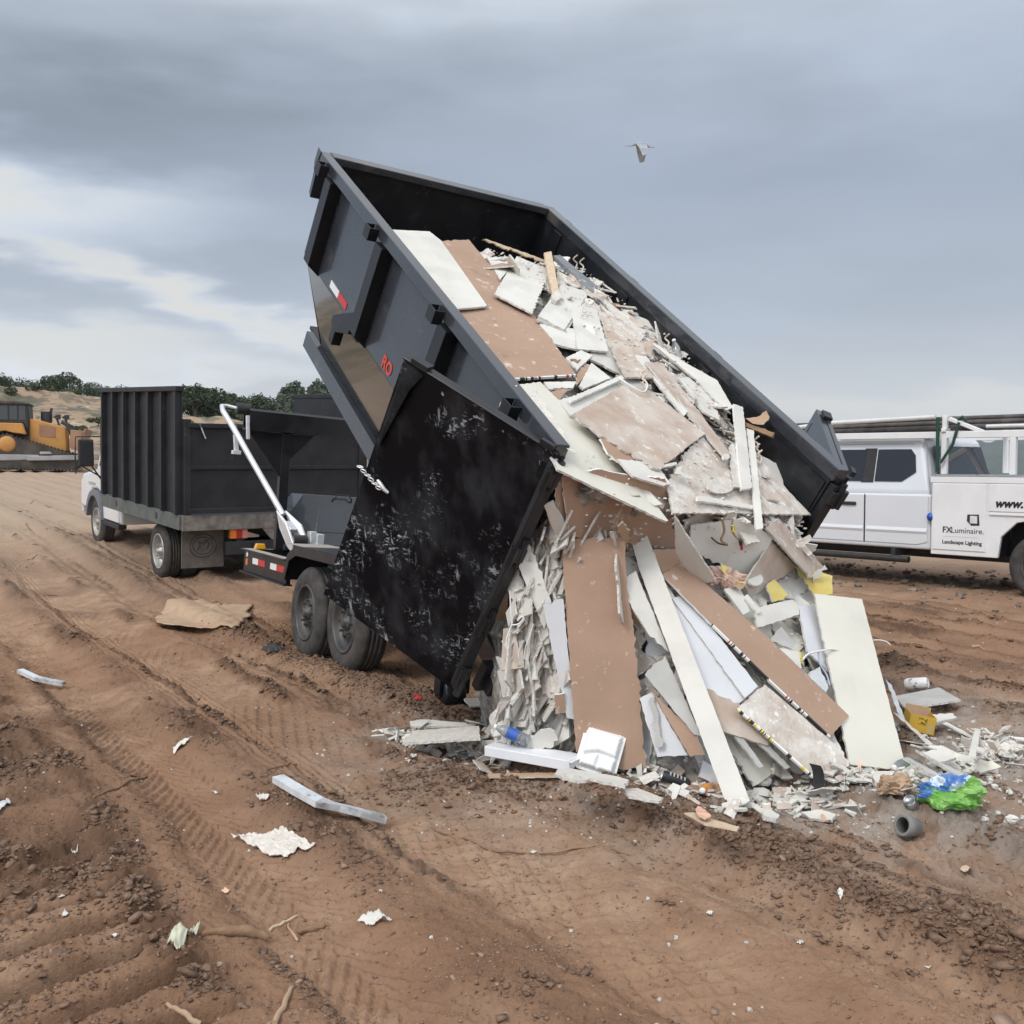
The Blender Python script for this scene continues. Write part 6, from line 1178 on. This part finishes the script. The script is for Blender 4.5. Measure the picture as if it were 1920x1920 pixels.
def bottle(name, label, c, ax, L_, r, mats, cap_m, lab=None, cap_first=True):
    c = np.array(c); ax = np.array(ax, float); ax /= np.linalg.norm(ax); t = thing(name, c, label, 'bottle'); mb = MB()
    mb.lathe(c, ax, [(.001, 0), (r * .85, .0), (r, .008), (r, L_ * .22), (r * .93, L_ * .26), (r, L_ * .30), (r, L_ * .66), (r * .8, L_ * .76), (r * .42, L_ * .88), (r * .40, L_ * .93), (.001, L_ * .93)], 22); mb.build('bottle_body', mats, t)
    mb = MB(); mb.lathe(c, ax, [(r * .45, L_ * .925), (r * .47, L_ * .93), (r * .47, L_), (.001, L_)], 16); mb.build('cap', cap_m, t)
    if lab: mb = MB(); mb.lathe(c, ax, [(r * 1.012, L_ * .34), (r * 1.012, L_ * .62)], 22); mb.build('bottle_label', lab, t)
    return t
p0, p1 = spt(992, 1390, 8), spt(932, 1364, 8); bottle('water_bottle', 'clear water bottle with a blue label lying in the low left pile', p0, p1 - p0, .21, .033, CLRP, REFW, LBLU)
p0, p1 = gpt(1338, 1499, .06), gpt(1274, 1514, .055); bottle('drink_bottle', 'orange drink bottle with a white cap lying left of the long plank foot', p0, p1 - p0, .20, .033, ORGD, FOAM, CLRP)
p0, p1 = gpt(1712, 1448, .05), gpt(1656, 1462, .05); bottle('drink_bottle', 'bottle with a green wrapper lying at the foot of the cream sheet', p0, p1 - p0, .19, .036, CLRP, REFW, GRNL)
p0 = BF(1.55, 1.98, -.16); bottle('water_bottle', 'clear bottle lying high up against the far wall of the box', p0, _fw * .8 + _up2 * .5, .20, .03, CLRP, REFW)
def can(label, c, ax, L_, r, m, bars=None, cat='can'):
    c = np.array(c); ax = np.array(ax, float); ax /= np.linalg.norm(ax); t = thing('drink_can', c, label, cat); mb = MB()
    mb.lathe(c, ax, [(.001, .004), (r * .72, .004), (r * .78, .0), (r * .84, .004), (r, .014), (r, L_ - .018), (r * .86, L_ - .003), (r * .80, L_)], 26); mb.build('can_body', m, t)
    mb = MB(); mb.lathe(c, ax, [(r * .80, L_), (r * .76, L_ - .002), (r * .74, L_ - .008), (.001, L_ - .007)], 26); ld = mb.build('can_lid', ALU, t)
    a = np.cross(ax, (0, 0, 1)); a /= np.linalg.norm(a); mb = MB(); mb.bar(c + ax * (L_ - .005) - a * r * .1, c + ax * (L_ - .005) + a * r * .5, r * .35, .002, ax); mb.build('pull_tab', STEEL, ld)
    if bars:
        up = np.cross(a, ax); fr = Frame(c, ax, a, up); mb = MB(fr)
        for i in range(5):
            for k in range(5): an = R(-35 + 12 * k) + math.pi * .5 + R(30); mb.box(L_ * (.2 + .13 * i), L_ * (.2 + .13 * i) + .008, r * 1.0 * math.cos(an) - .002, r * math.cos(an) + .002, r * math.sin(an) - .001, r * math.sin(an) + .0012)
        mb.build('print', LETW, t)
    return t
p0, p1 = gpt(1245, 1474, .055), gpt(1292, 1490, .05); can('black can with white print lying under the brown offcut', p1, p0 - p1, .15, .029, BLKPL, True)
p0, p1 = gpt(1704, 1520, .05), gpt(1718, 1533, .05); can('silver can with its lid towards the camera beside the blue bag', p0, p1 - p0 + np.array([0, -.04, 0]), .12, .033, mat('can_print', (.55, .56, .57), (.10, .11, .12), 30, .35, metal=.7), False)
p0, p1 = gpt(1740, 1296, .06), gpt(1700, 1298, .06); can('white can lying on its side behind the propped grey board', p0, p1 - p0, .16, .042, mat('can_white', (.75, .74, .72), (.25, .22, .20), 14, .4, lo=.55, hi=.62), False)
# black rubber band strip standing on edge
c = spt(1530, 1458, 11); mb = MB(); cc = []
for k in range(9): a = -.9 + 1.8 * k / 8; cc.append(c + np.array([.055 * math.cos(a) - .045, -.01, .075 * math.sin(a) / math.sin(.9) - .005]))
for k in range(8): p, q = cc[k], cc[k + 1]; w = np.array([.022, -.02, 0]); h_ = np.array([.004, .004, 0]); mb.hexa([p - w, p + w, p + w + h_, p - w + h_], [q - w, q + w, q + w + h_, q - w + h_])
tag(mb.build('rubber_strip', BLKPL), 'curved black rubber strip standing by the yellow edged board', 'rubber strip')
# crumpled things
def crumple(name, label, cat, c, rad, mats, seed, amp=.35, fq=2.2, n=40, flat=0.0, pick=None, ax=None):
    mb = MB(); m2 = n // 2; P = []; c = np.array(c)
    for i in range(m2 + 1):
        th = math.pi * i / m2
        for j in range(n):
            ph = 2 * math.pi * j / n; d = np.array([math.sin(th) * math.cos(ph), math.sin(th) * math.sin(ph), math.cos(th)])
            f = 1 + amp * (n1(d[0] * fq + seed, d[1] * fq + d[2] * 1.7, seed) + .5 * abs(n1(d[1] * fq * 2.1 + seed, d[2] * fq * 2 + d[0], seed + 5))) - amp * .2
            q = d * np.array(rad) * f; 
            if ax is not None: q = q[0] * np.array(ax[0]) + q[1] * np.array(ax[1]) + q[2] * np.array(ax[2])
            p = c + q
            if flat is not None: p[2] = max(p[2], c[2] - rad[2] * .55)
            P.append(p)
    mb.add(P, [(i * n + j, i * n + (j + 1) % n, (i + 1) * n + (j + 1) % n, (i + 1) * n + j) for i in range(m2) for j in range(n)], False)
    if pick: mb.mi = [pick(*(np.mean([P[k] for k in f], 0) - c)) for f in mb.f]
    return tag(mb.build(name, mats, origin=c), label, cat)
c = gpt(1800, 1528, .07); c[1] += .10
crumple('plastic_bag', 'crumpled blue and bright green plastic bag at the right end of the debris', 'bag', c, (.14, .10, .092), [BLUEP, GRNP, mat('plastic_pale', (.55, .66, .78), rough=.3)], 3, .55, 1.9, 64, pick=lambda x, y, z: 1 if (n1(x * 7 + 2.0, z * 9 - x * 5, 8) + (x * 1.3 - .02 if z > -.01 else -x * 1.0)) > .10 else (2 if n1(x * 14, z * 14 + y * 9, 4) > .24 else 0))
c = gpt(1682, 1506, .055); c[1] += .08
crumple('paper_bag', 'crumpled brown paper bag between the fallen can and the cream sheet', 'bag', c, (.085, .06, .05), CARDB, 9, .9, 2.8, 36)
crumple('paper_wad', 'wad of white paper on top of the silver can', 'paper', gpt(1712, 1500, .085) + np.array([0, .06, 0]), (.045, .03, .035), PAPER, 12, 1.5, 2.6, 28)
crumple('insulation_tuft', 'tuft of pink insulation in the hollow of the load', 'insulation', spt(1356, 1083, 8), (.075, .03, .05), mat('pink_wool', (.55, .34, .28), (.66, .48, .40), 20, .9, bump=.5, bsc=60), 15, 1.6, 3.0, 36, flat=None)
S('yellow and orange wrapper beside the pink insulation', 'yellow', [(1346, 1058), (1360, 1062), (1394, 1090), (1390, 1098), (1370, 1086), (1350, 1072)], 10, thick=.004, torn=(0, 2, 3), name='wrapper', cat='wrapper', bow=3.0)
S('orange torn end of the yellow wrapper in the hollow', 'card', [(1372, 1084), (1382, 1086), (1396, 1098), (1388, 1106), (1376, 1098)], 11, thick=.004, torn=(0, 1, 2), name='wrapper', cat='wrapper')
# grey pipe fitting
p0, p1 = gpt(1712, 1568, .04), gpt(1690, 1563, .046); mb = MB(); ax = p1 - p0 + np.array([-.06, -.02, .01]); mb.lathe(p0 + np.array([.01, 0, 0]), ax, [(.036, .085), (.046, .088), (.050, .085), (.052, .05), (.044, .042), (.043, 0), (.036, 0), (.036, .085)], 28); mb.lathe(p0 + np.array([.01, 0, 0]), ax, [(.036, .0), (.001, .001)], 28)
tag(mb.build('pipe_fitting', CUPG), 'grey plastic pipe fitting lying on the tyre track in front of the debris', 'pipe fitting')
# yellow carton
a, b = gpt(1702, 1378, .03), gpt(1750, 1388, .03); fr = frame_at(a, b - a, (-.05, .0, 1)); Lw = float(np.linalg.norm(b - a)); yc = thing('carton', a, 'open bright yellow carton with a dark printed square on the dirt', 'carton')
H_ = .13
mb = MB(fr)
for x0, x1, y0, y1 in ((0, Lw, 0, .003), (0, Lw, .16, .163), (0, .003, .003, .16), (Lw - .003, Lw, .003, .16)): mb.box(x0, x1, y0, y1, 0, H_ * (.8 if y0 < .1 else 1.0))
mb.box(.003, Lw - .003, .003, .16, 0, .004); mb.build('box_body', YELB, yc)
mb = MB(fr); mb.box(.05, .10, -.0015, -.0003, .05, .09); mb.build('print', mat('print_brown', (.16, .10, .02), (.60, .38, .03), 60, .6, lo=.48, hi=.52), yc)
mb = MB(fr); mb.box(.004, Lw - .004, .1585, .1597, .01, H_ - .003); mb.build('inner_card', CARDB, yc)
# white utensil at the right edge, white cap
mb = MB(); a, b = gpt(1880, 1386, .012), gpt(1925, 1392, .012); mb.tube([a, a + (b - a) * .2, a + (b - a) * .5, b], [.018, .022, .013, .016], 10); mb.torus(a - (b - a) * .06, (1, 0, 0), (0, .4, .9), .014, .006, 14, 6); tag(mb.build('plastic_part', FOAM), 'white plastic fitting on the dirt at the right picture edge', 'plastic part')
crumple('plaster_lump', 'rounded white plaster lump alone on the track near the right edge', 'lump', gpt(1897, 1545, .018), (.030, .026, .022), PAPER, 21, .5, 1.5, 20)
for i, (px, py) in enumerate(((1708, 1488), (1858, 1467), (1866, 1480), (1893, 1490), (1838, 1438))): crumple('plaster_lump', 'small white plaster lump on the grey dust right of the blue bag', 'lump', gpt(px, py, .012), (.018, .016, .014), PAPER, 30 + i, .7, 1.5, 14)['group'] = 'plaster lumps by the blue bag'
# orange slivers and straps
def ribbon(label, cat, pts, w, m, name='ribbon', wob=.0):
    mb = MB(); 
    for p, q in zip(pts[:-1], pts[1:]):
        p, q = np.array(p), np.array(q); t = q - p; s_ = np.cross(t, (0, .3, 1)); s_ /= np.linalg.norm(s_) + 1e-9; s_ *= w / 2; h_ = np.array([0, 0, .003]); mb.hexa([p - s_, p + s_, p + s_ + h_, p - s_ + h_], [q - s_, q + s_, q + s_ + h_, q - s_ + h_])
    return tag(mb.build(name, m), label, cat)
S('orange and cream sliver lying on the clods before the long plank foot', 'wood', [(1283, 1524), (1300, 1523), (1350, 1540), (1386, 1550), (1382, 1556), (1320, 1545)], 3, ground=True, thick=.006, torn=(1, 2), name='wood_sliver', cat='sliver')
S('orange leaf shaped scrap on the cream sliver', 'card', [(1304, 1518), (1308, 1511), (1322, 1518), (1332, 1530), (1322, 1536), (1310, 1530)], 5, ground=True, thick=.004, torn=(1, 2), name='orange_scrap', cat='scrap'); bpy.data.objects['orange_scrap'].data.materials[0] = SALM
ribbon('orange knotted strap in front of the white shard', 'strap', [gpt(1522, 1536, .01), gpt(1538, 1541, .02), gpt(1540, 1530, .03), gpt(1545, 1548, .02), gpt(1560, 1544, .02)], .014, SALM)
ribbon('orange strap upright at the foot of the cream sheet', 'strap', [spt(1612, 1428, 13), spt(1611, 1446, 13), spt(1603, 1458, 13)], .018, SALM)
ribbon('orange cord bundle among the broken bits', 'strap', [gpt(1562, 1488, .04), gpt(1572, 1478, .06), gpt(1582, 1486, .05), gpt(1570, 1494, .05), gpt(1580, 1498, .03)], .012, SALM)
for i, (px, py) in enumerate(((1606, 1541), (1640, 1546), (1860, 1456), (1868, 1459), (1494, 1500), (1655, 1498))): ribbon('small orange shred on the dirt among the broken bits', 'shred', [gpt(px - 6, py, .008), gpt(px + 4, py + 2, .012), gpt(px + 9, py - 2, .008)], .012, SALM)['group'] = 'orange shreds'
# wires
def wire(label, pts, r=.003, m=None, name='wire', cat='wire'):
    mb = MB(); P = [np.array(p) for p in pts]; Q = []
    for i in range(len(P) - 1):
        a, b, c_, d = P[max(i - 1, 0)], P[i], P[i + 1], P[min(i + 2, len(P) - 1)]
        for k in range(5): t = k / 5; Q.append(.5 * (2 * b + (c_ - a) * t + (2 * a - 5 * b + 4 * c_ - d) * t * t + (3 * b - a - 3 * c_ + d) * t ** 3))
    Q.append(P[-1]); mb.tube(Q, r, 6); return tag(mb.build(name, m or TAPE), label, cat)
wire('white wire looping down the layered stack by the open door', [spt(x, y, 9) for x, y in ((956, 1108), (958, 1150), (960, 1168), (952, 1190), (949, 1205), (953, 1228))], .004)
wire('white wire hooked sideways out of the layered stack', [spt(x, y, 9) for x, y in ((958, 1172), (972, 1170), (981, 1160), (978, 1156), (970, 1164))], .004)
wire('thin grey wire hanging straight beside the layered stack', [spt(x, y, 9) for x, y in ((1000, 1170), (994, 1190), (985, 1215), (983, 1236))], .0025)
wire('white cord curling across the left edge of the cream sheet', [spt(x, y, 13) for x, y in ((1506, 1236), (1516, 1226), (1540, 1220), (1560, 1217), (1573, 1220))], .006)
wire('blue and white cord hanging behind the cream sheet edge', [spt(x, y, 12) for x, y in ((1534, 1222), (1538, 1245), (1550, 1265), (1556, 1285))], .005, mat('cord_blue', (.35, .42, .55), rough=.6))
wire('thin wire arching off the cream sheet right edge', [at_y(x, y, 5.9) for x, y in ((1638, 1200), (1650, 1200), (1662, 1203), (1670, 1209))], .003)
wire('brown cord hanging from the overhanging sheet, left of two', [spt(x, y, 8) for x, y in ((1354, 972), (1358, 995), (1352, 1012), (1362, 1020))], .007, CARDB)
wire('brown cord hanging from the overhanging sheet, right of two', [spt(x, y, 8) for x, y in ((1374, 972), (1372, 990), (1378, 1005), (1386, 1010))], .006, CARDB)
wire('grey cord lying on the grey shaded sheet of the hollow', [spt(x, y, 7) for x, y in ((1334, 1008), (1346, 1018), (1362, 1022), (1363, 1020))], .005, PIPE)
wire('orange cord on the grey shaded sheet of the hollow', [spt(x, y, 7) for x, y in ((1376, 1035), (1384, 1040), (1396, 1048), (1398, 1032))], .003, SALM)
p = spt(1388, 1012, 9); q = spt(1391, 1030, 9); mb = MB(); mb.m = 0; mb.bar(p, (p + q) / 2, .018, .014); mb.m = 1; mb.bar((p + q) / 2, q, .014, .012); tag(mb.build('plug', [BLKPL, INKR]), 'black and red plug hanging in the hollow', 'plug')
wire('yellow cord knot hanging in the hollow', [spt(x, y, 9) for x, y in ((1372, 985), (1378, 990), (1373, 996), (1380, 998))], .004, INKY)
wire('tangle of pale shreds on the upper end of the printed strip piece', [spt(x, y, 9) for x, y in ((1160, 708), (1180, 722), (1206, 735), (1214, 722), (1208, 712))], .006)
for i, (px, py) in enumerate(((1204, 708), (1208, 716), (1420, 846), (1424, 858), (1418, 832), (1078, 492), (1090, 498), (1250, 640))):
    wire('twisted pale paper shred sticking out of the load', [spt(px + dx, py + dy, 8 + k) for k, (dx, dy) in enumerate(((0, 12), (4, 2), (-3, -6), (5, -14)))], .006, TORN, 'paper_shred', 'shred')['group'] = 'paper shreds sticking out'
# --- litter on the open ground
def channel(name, label, cat, pts, w, h, m, fr_up=(0, 0, 1)):
    """bent U shaped metal stud lying on the ground"""
    mb = MB(); pts = [np.array(p) for p in pts]
    th = .0018; prof = [(-w / 2, 0), (-w / 2, h), (w / 2, h), (w / 2, 0), (w / 2 - th, 0), (w / 2 - th, h - th), (-w / 2 + th, h - th), (-w / 2 + th, 0)]; ring = []
    for i, p in enumerate(pts):
        t = pts[min(i + 1, len(pts) - 1)] - pts[max(i - 1, 0)]; s_ = np.cross(t, fr_up); s_ /= np.linalg.norm(s_); u = np.cross(s_, t); u /= np.linalg.norm(u); ring += [p + s_ * a + u * b for a, b in prof]
    n = len(pts); mb.add(ring, [(i * 8 + j, i * 8 + (j + 1) % 8, (i + 1) * 8 + (j + 1) % 8, (i + 1) * 8 + j) for i in range(n - 1) for j in range(8)] + [tuple(range(8)), tuple(range(8 * n - 8, 8 * n))])
    return tag(mb.build(name, m), label, cat)
channel('steel_stud', 'bent galvanised steel stud lying on the dirt in the left foreground', 'stud', [gpt(521, 1478, .035), gpt(560, 1501, .032), gpt(598, 1523, .032), gpt(630, 1532, .034), gpt(720, 1554, .034)], .062, .030, STEEL)
channel('steel_stud', 'short dull metal channel lying far left on the smooth track', 'stud', [gpt(38, 1266, .02), gpt(70, 1280, .015), gpt(120, 1289, .015)], .050, .03, STEEL)
def lump_sheet(name, label, cat, poly, m, amp=.01, seed=0, n=26, lift=.012, thick=.003):
    """limp sheet that follows the ground: bilinear patch of a pixel quad"""
    A = [ground_at(*p) for p in poly]; c = sum(A) / 4
    def fn(s, t):
        e = .10 * n1(s * 3.1 + seed, t * 3.3, seed); s2 = min(max(s + .07 * n1(t * 5 + seed, s * 2, seed + 3), -.05), 1.05); t2 = min(max(t + .09 * n1(s * 6 + seed, t * 2, seed + 6), -.06), 1.06)
        p = (A[0] * (1 - s2) + A[1] * s2) * (1 - t2) + (A[3] * (1 - s2) + A[2] * s2) * t2; z = float(gh(p[0], p[1])); return (p[0], p[1], max(z, p[2] - .02) + lift + amp * (.6 + 2.0 * abs(n1(s * 6 + seed, t * 6, seed + 9)) + n1(s * 2 + seed, t * 2, seed)))
    return grid_obj(name, fn, n, n, m, label, cat, Frame((0, 0, 0), (1, 0, 0), (0, 1, 0), (0, 0, 1)), thick=thick)
lump_sheet('cardboard_sheet', 'flattened piece of brown cardboard on the dirt before the trailer wheels', 'cardboard', [(284, 1170), (315, 1141), (470, 1134), (458, 1183)], CARDB, .010, 2, 30, .02, .006)
lump_sheet('plastic_wrap', 'crumpled dirty beige plastic wrap in the left foreground', 'plastic wrap', [(436, 1576), (530, 1556), (592, 1606), (520, 1612)], BAGT, .014, 4, 46, .006)
lump_sheet('paper_wrapper', 'small striped white wrapper in the lower middle foreground', 'wrapper', [(670, 1727), (700, 1717), (736, 1729), (694, 1741)], PAPER, .012, 7, 16, .006)
lump_sheet('paper_scrap', 'torn pale green paper lying by the bark stick at lower left', 'paper', [(313, 1775), (352, 1757), (376, 1744), (338, 1784)], LEAFC, .010, 11, 16, .008)
lump_sheet('paper_scrap', 'small pale scrap of paper on the clods left of the bent stud', 'paper', [(480, 1500), (488, 1494), (508, 1497), (490, 1507)], BAGT, .012, 13, 12, .01)
lump_sheet('paper_scrap', 'folded cream paper scrap on the track above the twig heap', 'paper', [(324, 1402), (338, 1398), (362, 1404), (326, 1413)], PAPERC, .012, 15, 12, .01)
lump_sheet('paper_scrap', 'white strip cut by the left picture edge', 'paper', [(-14, 1516), (16, 1504), (20, 1511), (-6, 1528)], PAPERB, .008, 17, 12, .01)
for i, (px, py) in enumerate(((208, 1612), (216, 1756), (115, 1690), (122, 1717), (402, 1487), (140, 1595), (765, 1428), (775, 1420), (1000, 1600), (1330, 1715), (1740, 1815), (1500, 1770), (1575, 1690))):
    lump_sheet('paper_bit', 'tiny white paper bit pressed into the dirt', 'paper', [(px - 6, py), (px, py - 4), (px + 7, py - 1), (px + 1, py + 4)], PAPER, .004, 20 + i, 7, .004)['group'] = 'tiny white bits in the dirt'
S('yellow leaf on the tyre track near the right edge', 'wood', [(1800, 1630), (1804, 1624), (1812, 1622), (1819, 1626), (1815, 1632), (1807, 1634)], 0, ground=True, thick=.002, name='dry_leaf', cat='leaf', jag=.001)
lump_sheet('paper_scrap', 'orange chip on the dirt above the bark stick', 'paper', [(415, 1674), (421, 1669), (431, 1673), (423, 1680)], SALM, .004, 42, 8, .006)
lump_sheet('paper_scrap', 'flat dark scrap on the dirt left of the front trailer wheel', 'paper', [(492, 1222), (512, 1218), (530, 1221), (508, 1228)], BLKPL, .006, 44, 10, .01)
lump_sheet('paper_scrap', 'small red scrap in the mud beside the ground roller', 'paper', [(774, 1307), (782, 1304), (792, 1308), (782, 1311)], INKR, .003, 46, 8, .006)
def stick(label, pts, r, m=WOODD, name='stick', cat='stick'):
    P = [gpt(x, y, r[i] * .8 if hasattr(r, '__len__') else r * .8) for i, (x, y) in enumerate(pts)]; mb = MB(); Q = []; RR = []
    rr = r if hasattr(r, '__len__') else [r] * len(P)
    for i in range(len(P) - 1):
        for k in range(4): t = k / 4; q = P[i] * (1 - t) + P[i + 1] * t + rvec(.002); q[2] = max(q[2], float(gh(q[0], q[1])) + rr[i] * .5); Q.append(q); RR.append((rr[i] * (1 - t) + rr[i + 1] * t) * RNG.uniform(.9, 1.1))
    Q.append(P[-1]); RR.append(rr[-1]); mb.tube(Q, RR, 7); return tag(mb.build(name, m), label, cat)
stick('thick strip of bark lying at lower left beside the pale green paper', [(382, 1757), (420, 1752), (470, 1755), (500, 1764)], [.010, .018, .022, .014])
stick('pale split sliver of wood leaning up from the bark strip', [(505, 1748), (530, 1733), (558, 1718)], [.006, .006, .003], WOOD)
stick('short forked stick right of the bark strip', [(540, 1733), (548, 1752), (558, 1766)], [.004, .006, .005], CARDB)
stick('dark twig at the end of the bark strip', [(560, 1750), (590, 1745), (618, 1740)], [.010, .012, .008])
stick('long thin root snaking over the tracks in the middle foreground', [(818, 1564), (870, 1578), (930, 1598), (990, 1600), (1040, 1600), (1100, 1590), (1180, 1604)], [.005, .005, .005, .005, .005, .005, .003])
stick('long twig in the heap at left, lying on the track edge', [(176, 1496), (220, 1480), (262, 1462), (276, 1458)], .006)
stick('crossing twig in the heap at left', [(206, 1450), (232, 1460), (258, 1456)], .005)
stick('short twig sticking out of the heap at left', [(240, 1462), (256, 1462), (264, 1450)], .004)
stick('pale root at the bottom edge left of centre', [(575, 1836), (545, 1856), (532, 1890), (515, 1922)], [.006, .008, .009, .009], CARDB)
stick('pale root at the bottom edge lower left', [(315, 1886), (345, 1905), (375, 1925)], [.006, .009, .010], CARDB)
stick('thin twig lying behind the bent stud', [(500, 1445), (530, 1438), (556, 1434)], .005)
stick('thin dry stem in the right middle ground beside the cream sheet', [(1650, 1225), (1690, 1232), (1730, 1236)], .006)
for i in range(24):
    py = RNG.uniform(905, 1120); px = RNG.uniform(10, 500) if RNG.random() < .75 else RNG.uniform(1600, 1915)
    if px > 1500 and py < 1110: py = RNG.uniform(1115, 1400)
    if 150 < px < 520 and py < 1105: px *= .30
    stick('scrap of wood or board lying flat on the far dirt', [(px, py), (px + RNG.uniform(8, 26), py + RNG.uniform(-3, 4))], [RNG.uniform(.008, .018), .005], [CARDB, WOODD, WOODD, WOODD][RNG.integers(4)], 'wood_scrap', 'wood scrap')['group'] = 'wood scraps on the far dirt'
# dark churned rubble under the work truck
mb = MB(); ico = bmesh.new(); bmesh.ops.create_icosphere(ico, subdivisions=1, radius=1); iv = np.array([v.co[:] for v in ico.verts]); ifc = [[v.index for v in f.verts] for f in ico.faces]; ico.free()
for _ in range(700):
    u = RNG.uniform(-3.2, 4); v = RNG.normal(1.0, .9); p = SF(u, v, 0); r = min(.055, .012 * math.exp(abs(RNG.normal()) * .75)); z = float(gh(p[0], p[1])); mb.add((iv * r * np.array([1.3, 1.1, .7]) * (1 + RNG.uniform(-.3, .3, (len(iv), 1))) + np.array([p[0], p[1], z + r * .3])).tolist(), ifc)
tag(mb.build('stony_rubble', mat('rubble_dirt', (.12, .085, .06), (.26, .215, .175), 3, .95, bump=.6, bsc=40), origin=SF(0, 1, 0)), 'stony dark rubble under the work truck', kind='stuff')

# ------------------------------------------------------------------ birds
def bird(label, px, py, d, sc, m, wing_dx, seed):
    c = at_y(px, py, d); k = sc; t = thing('bird', c, label, 'bird'); fr = Frame(c, (1, 0, 0), (0, 1, 0), (0, 0, 1)); mb = MB(fr)
    mb.tube([(-.42 * k, 0, .02 * k), (-.33 * k, 0, .03 * k), (-.22 * k, .0, .09 * k), (-.05 * k, 0, .08 * k), (.12 * k, 0, .05 * k), (.26 * k, 0, .0), (.36 * k, 0, -.02 * k)], [.01 * k, .022 * k, .055 * k, .085 * k, .075 * k, .035 * k, .008 * k], 12); mb.build('body', m, t)
    mb = MB(fr); mb.tube([(-.42 * k, 0, .02 * k), (-.56 * k, 0, .02 * k)], [.011 * k, .002 * k], 6); mb.build('beak', BIRDD, t)
    mb = MB(fr); mb.tube([(.28 * k, .0, -.01 * k), (.46 * k, 0, -.03 * k)], [.012 * k, .006 * k], 6); mb.build('feet', BIRDD, t)
    for s_ in (-1, 1):
        mb = MB(fr); y = .30 * k * s_; L0 = [(-.18 * k, .05 * k * s_, .10 * k), (.16 * k, .05 * k * s_, .07 * k)]; M0 = [(-.10 * k + wing_dx * .3, y, -.14 * k), (.20 * k + wing_dx * .3, y, -.16 * k)]; T0 = [(-.02 * k + wing_dx, y * 1.4, -.42 * k), (.14 * k + wing_dx, y * 1.45, -.38 * k)]
        for a, b in ((L0, M0), (M0, T0)): mb.hexa([a[0], a[1], (a[1][0], a[1][1], a[1][2] + .015 * k), (a[0][0], a[0][1], a[0][2] + .02 * k)], [b[0], b[1], (b[1][0], b[1][1], b[1][2] + .01 * k), (b[0][0], b[0][1], b[0][2] + .012 * k)])
        mb.build('wing', m, t)
bird('pale grey white bird with lowered wings flying alone in the sky', 1202, 275, 30.0, .85, mat('feather_mid_grey', (.36, .38, .41), (.28, .30, .33), 8, .8), .02, 1)  # mottled mid grey feathers
#bird('paler bird with lowered wings flying behind, right of two', 1221, 274, 33.0, .66, mat('feather_pale_grey', (.42, .42, .43), (.34, .34, .35), 8, .8), -.04, 2)
# ------------------------------------------------------------------ thin summer haze in the valley air
mb = MB(); mb.box(-2300, 3300, -60, 3600, -75, 115)
hz = mb.build('haze', [], origin=(0, 0, 0)); hm = bpy.data.materials.new('haze_air'); hm.use_nodes = True; hm.node_tree.nodes.remove(hm.node_tree.nodes['Principled BSDF'])
hv = hm.node_tree.nodes.new('ShaderNodeVolumePrincipled'); hv.inputs['Density'].default_value = .00012; hv.inputs['Color'].default_value = (.72, .85, 1, 1); hv.inputs['Anisotropy'].default_value = .0
hm.node_tree.links.new(hv.outputs[0], hm.node_tree.nodes['Material Output'].inputs['Volume']); hz.data.materials.append(hm); tag(hz, 'thin pale haze over the site', kind='stuff')
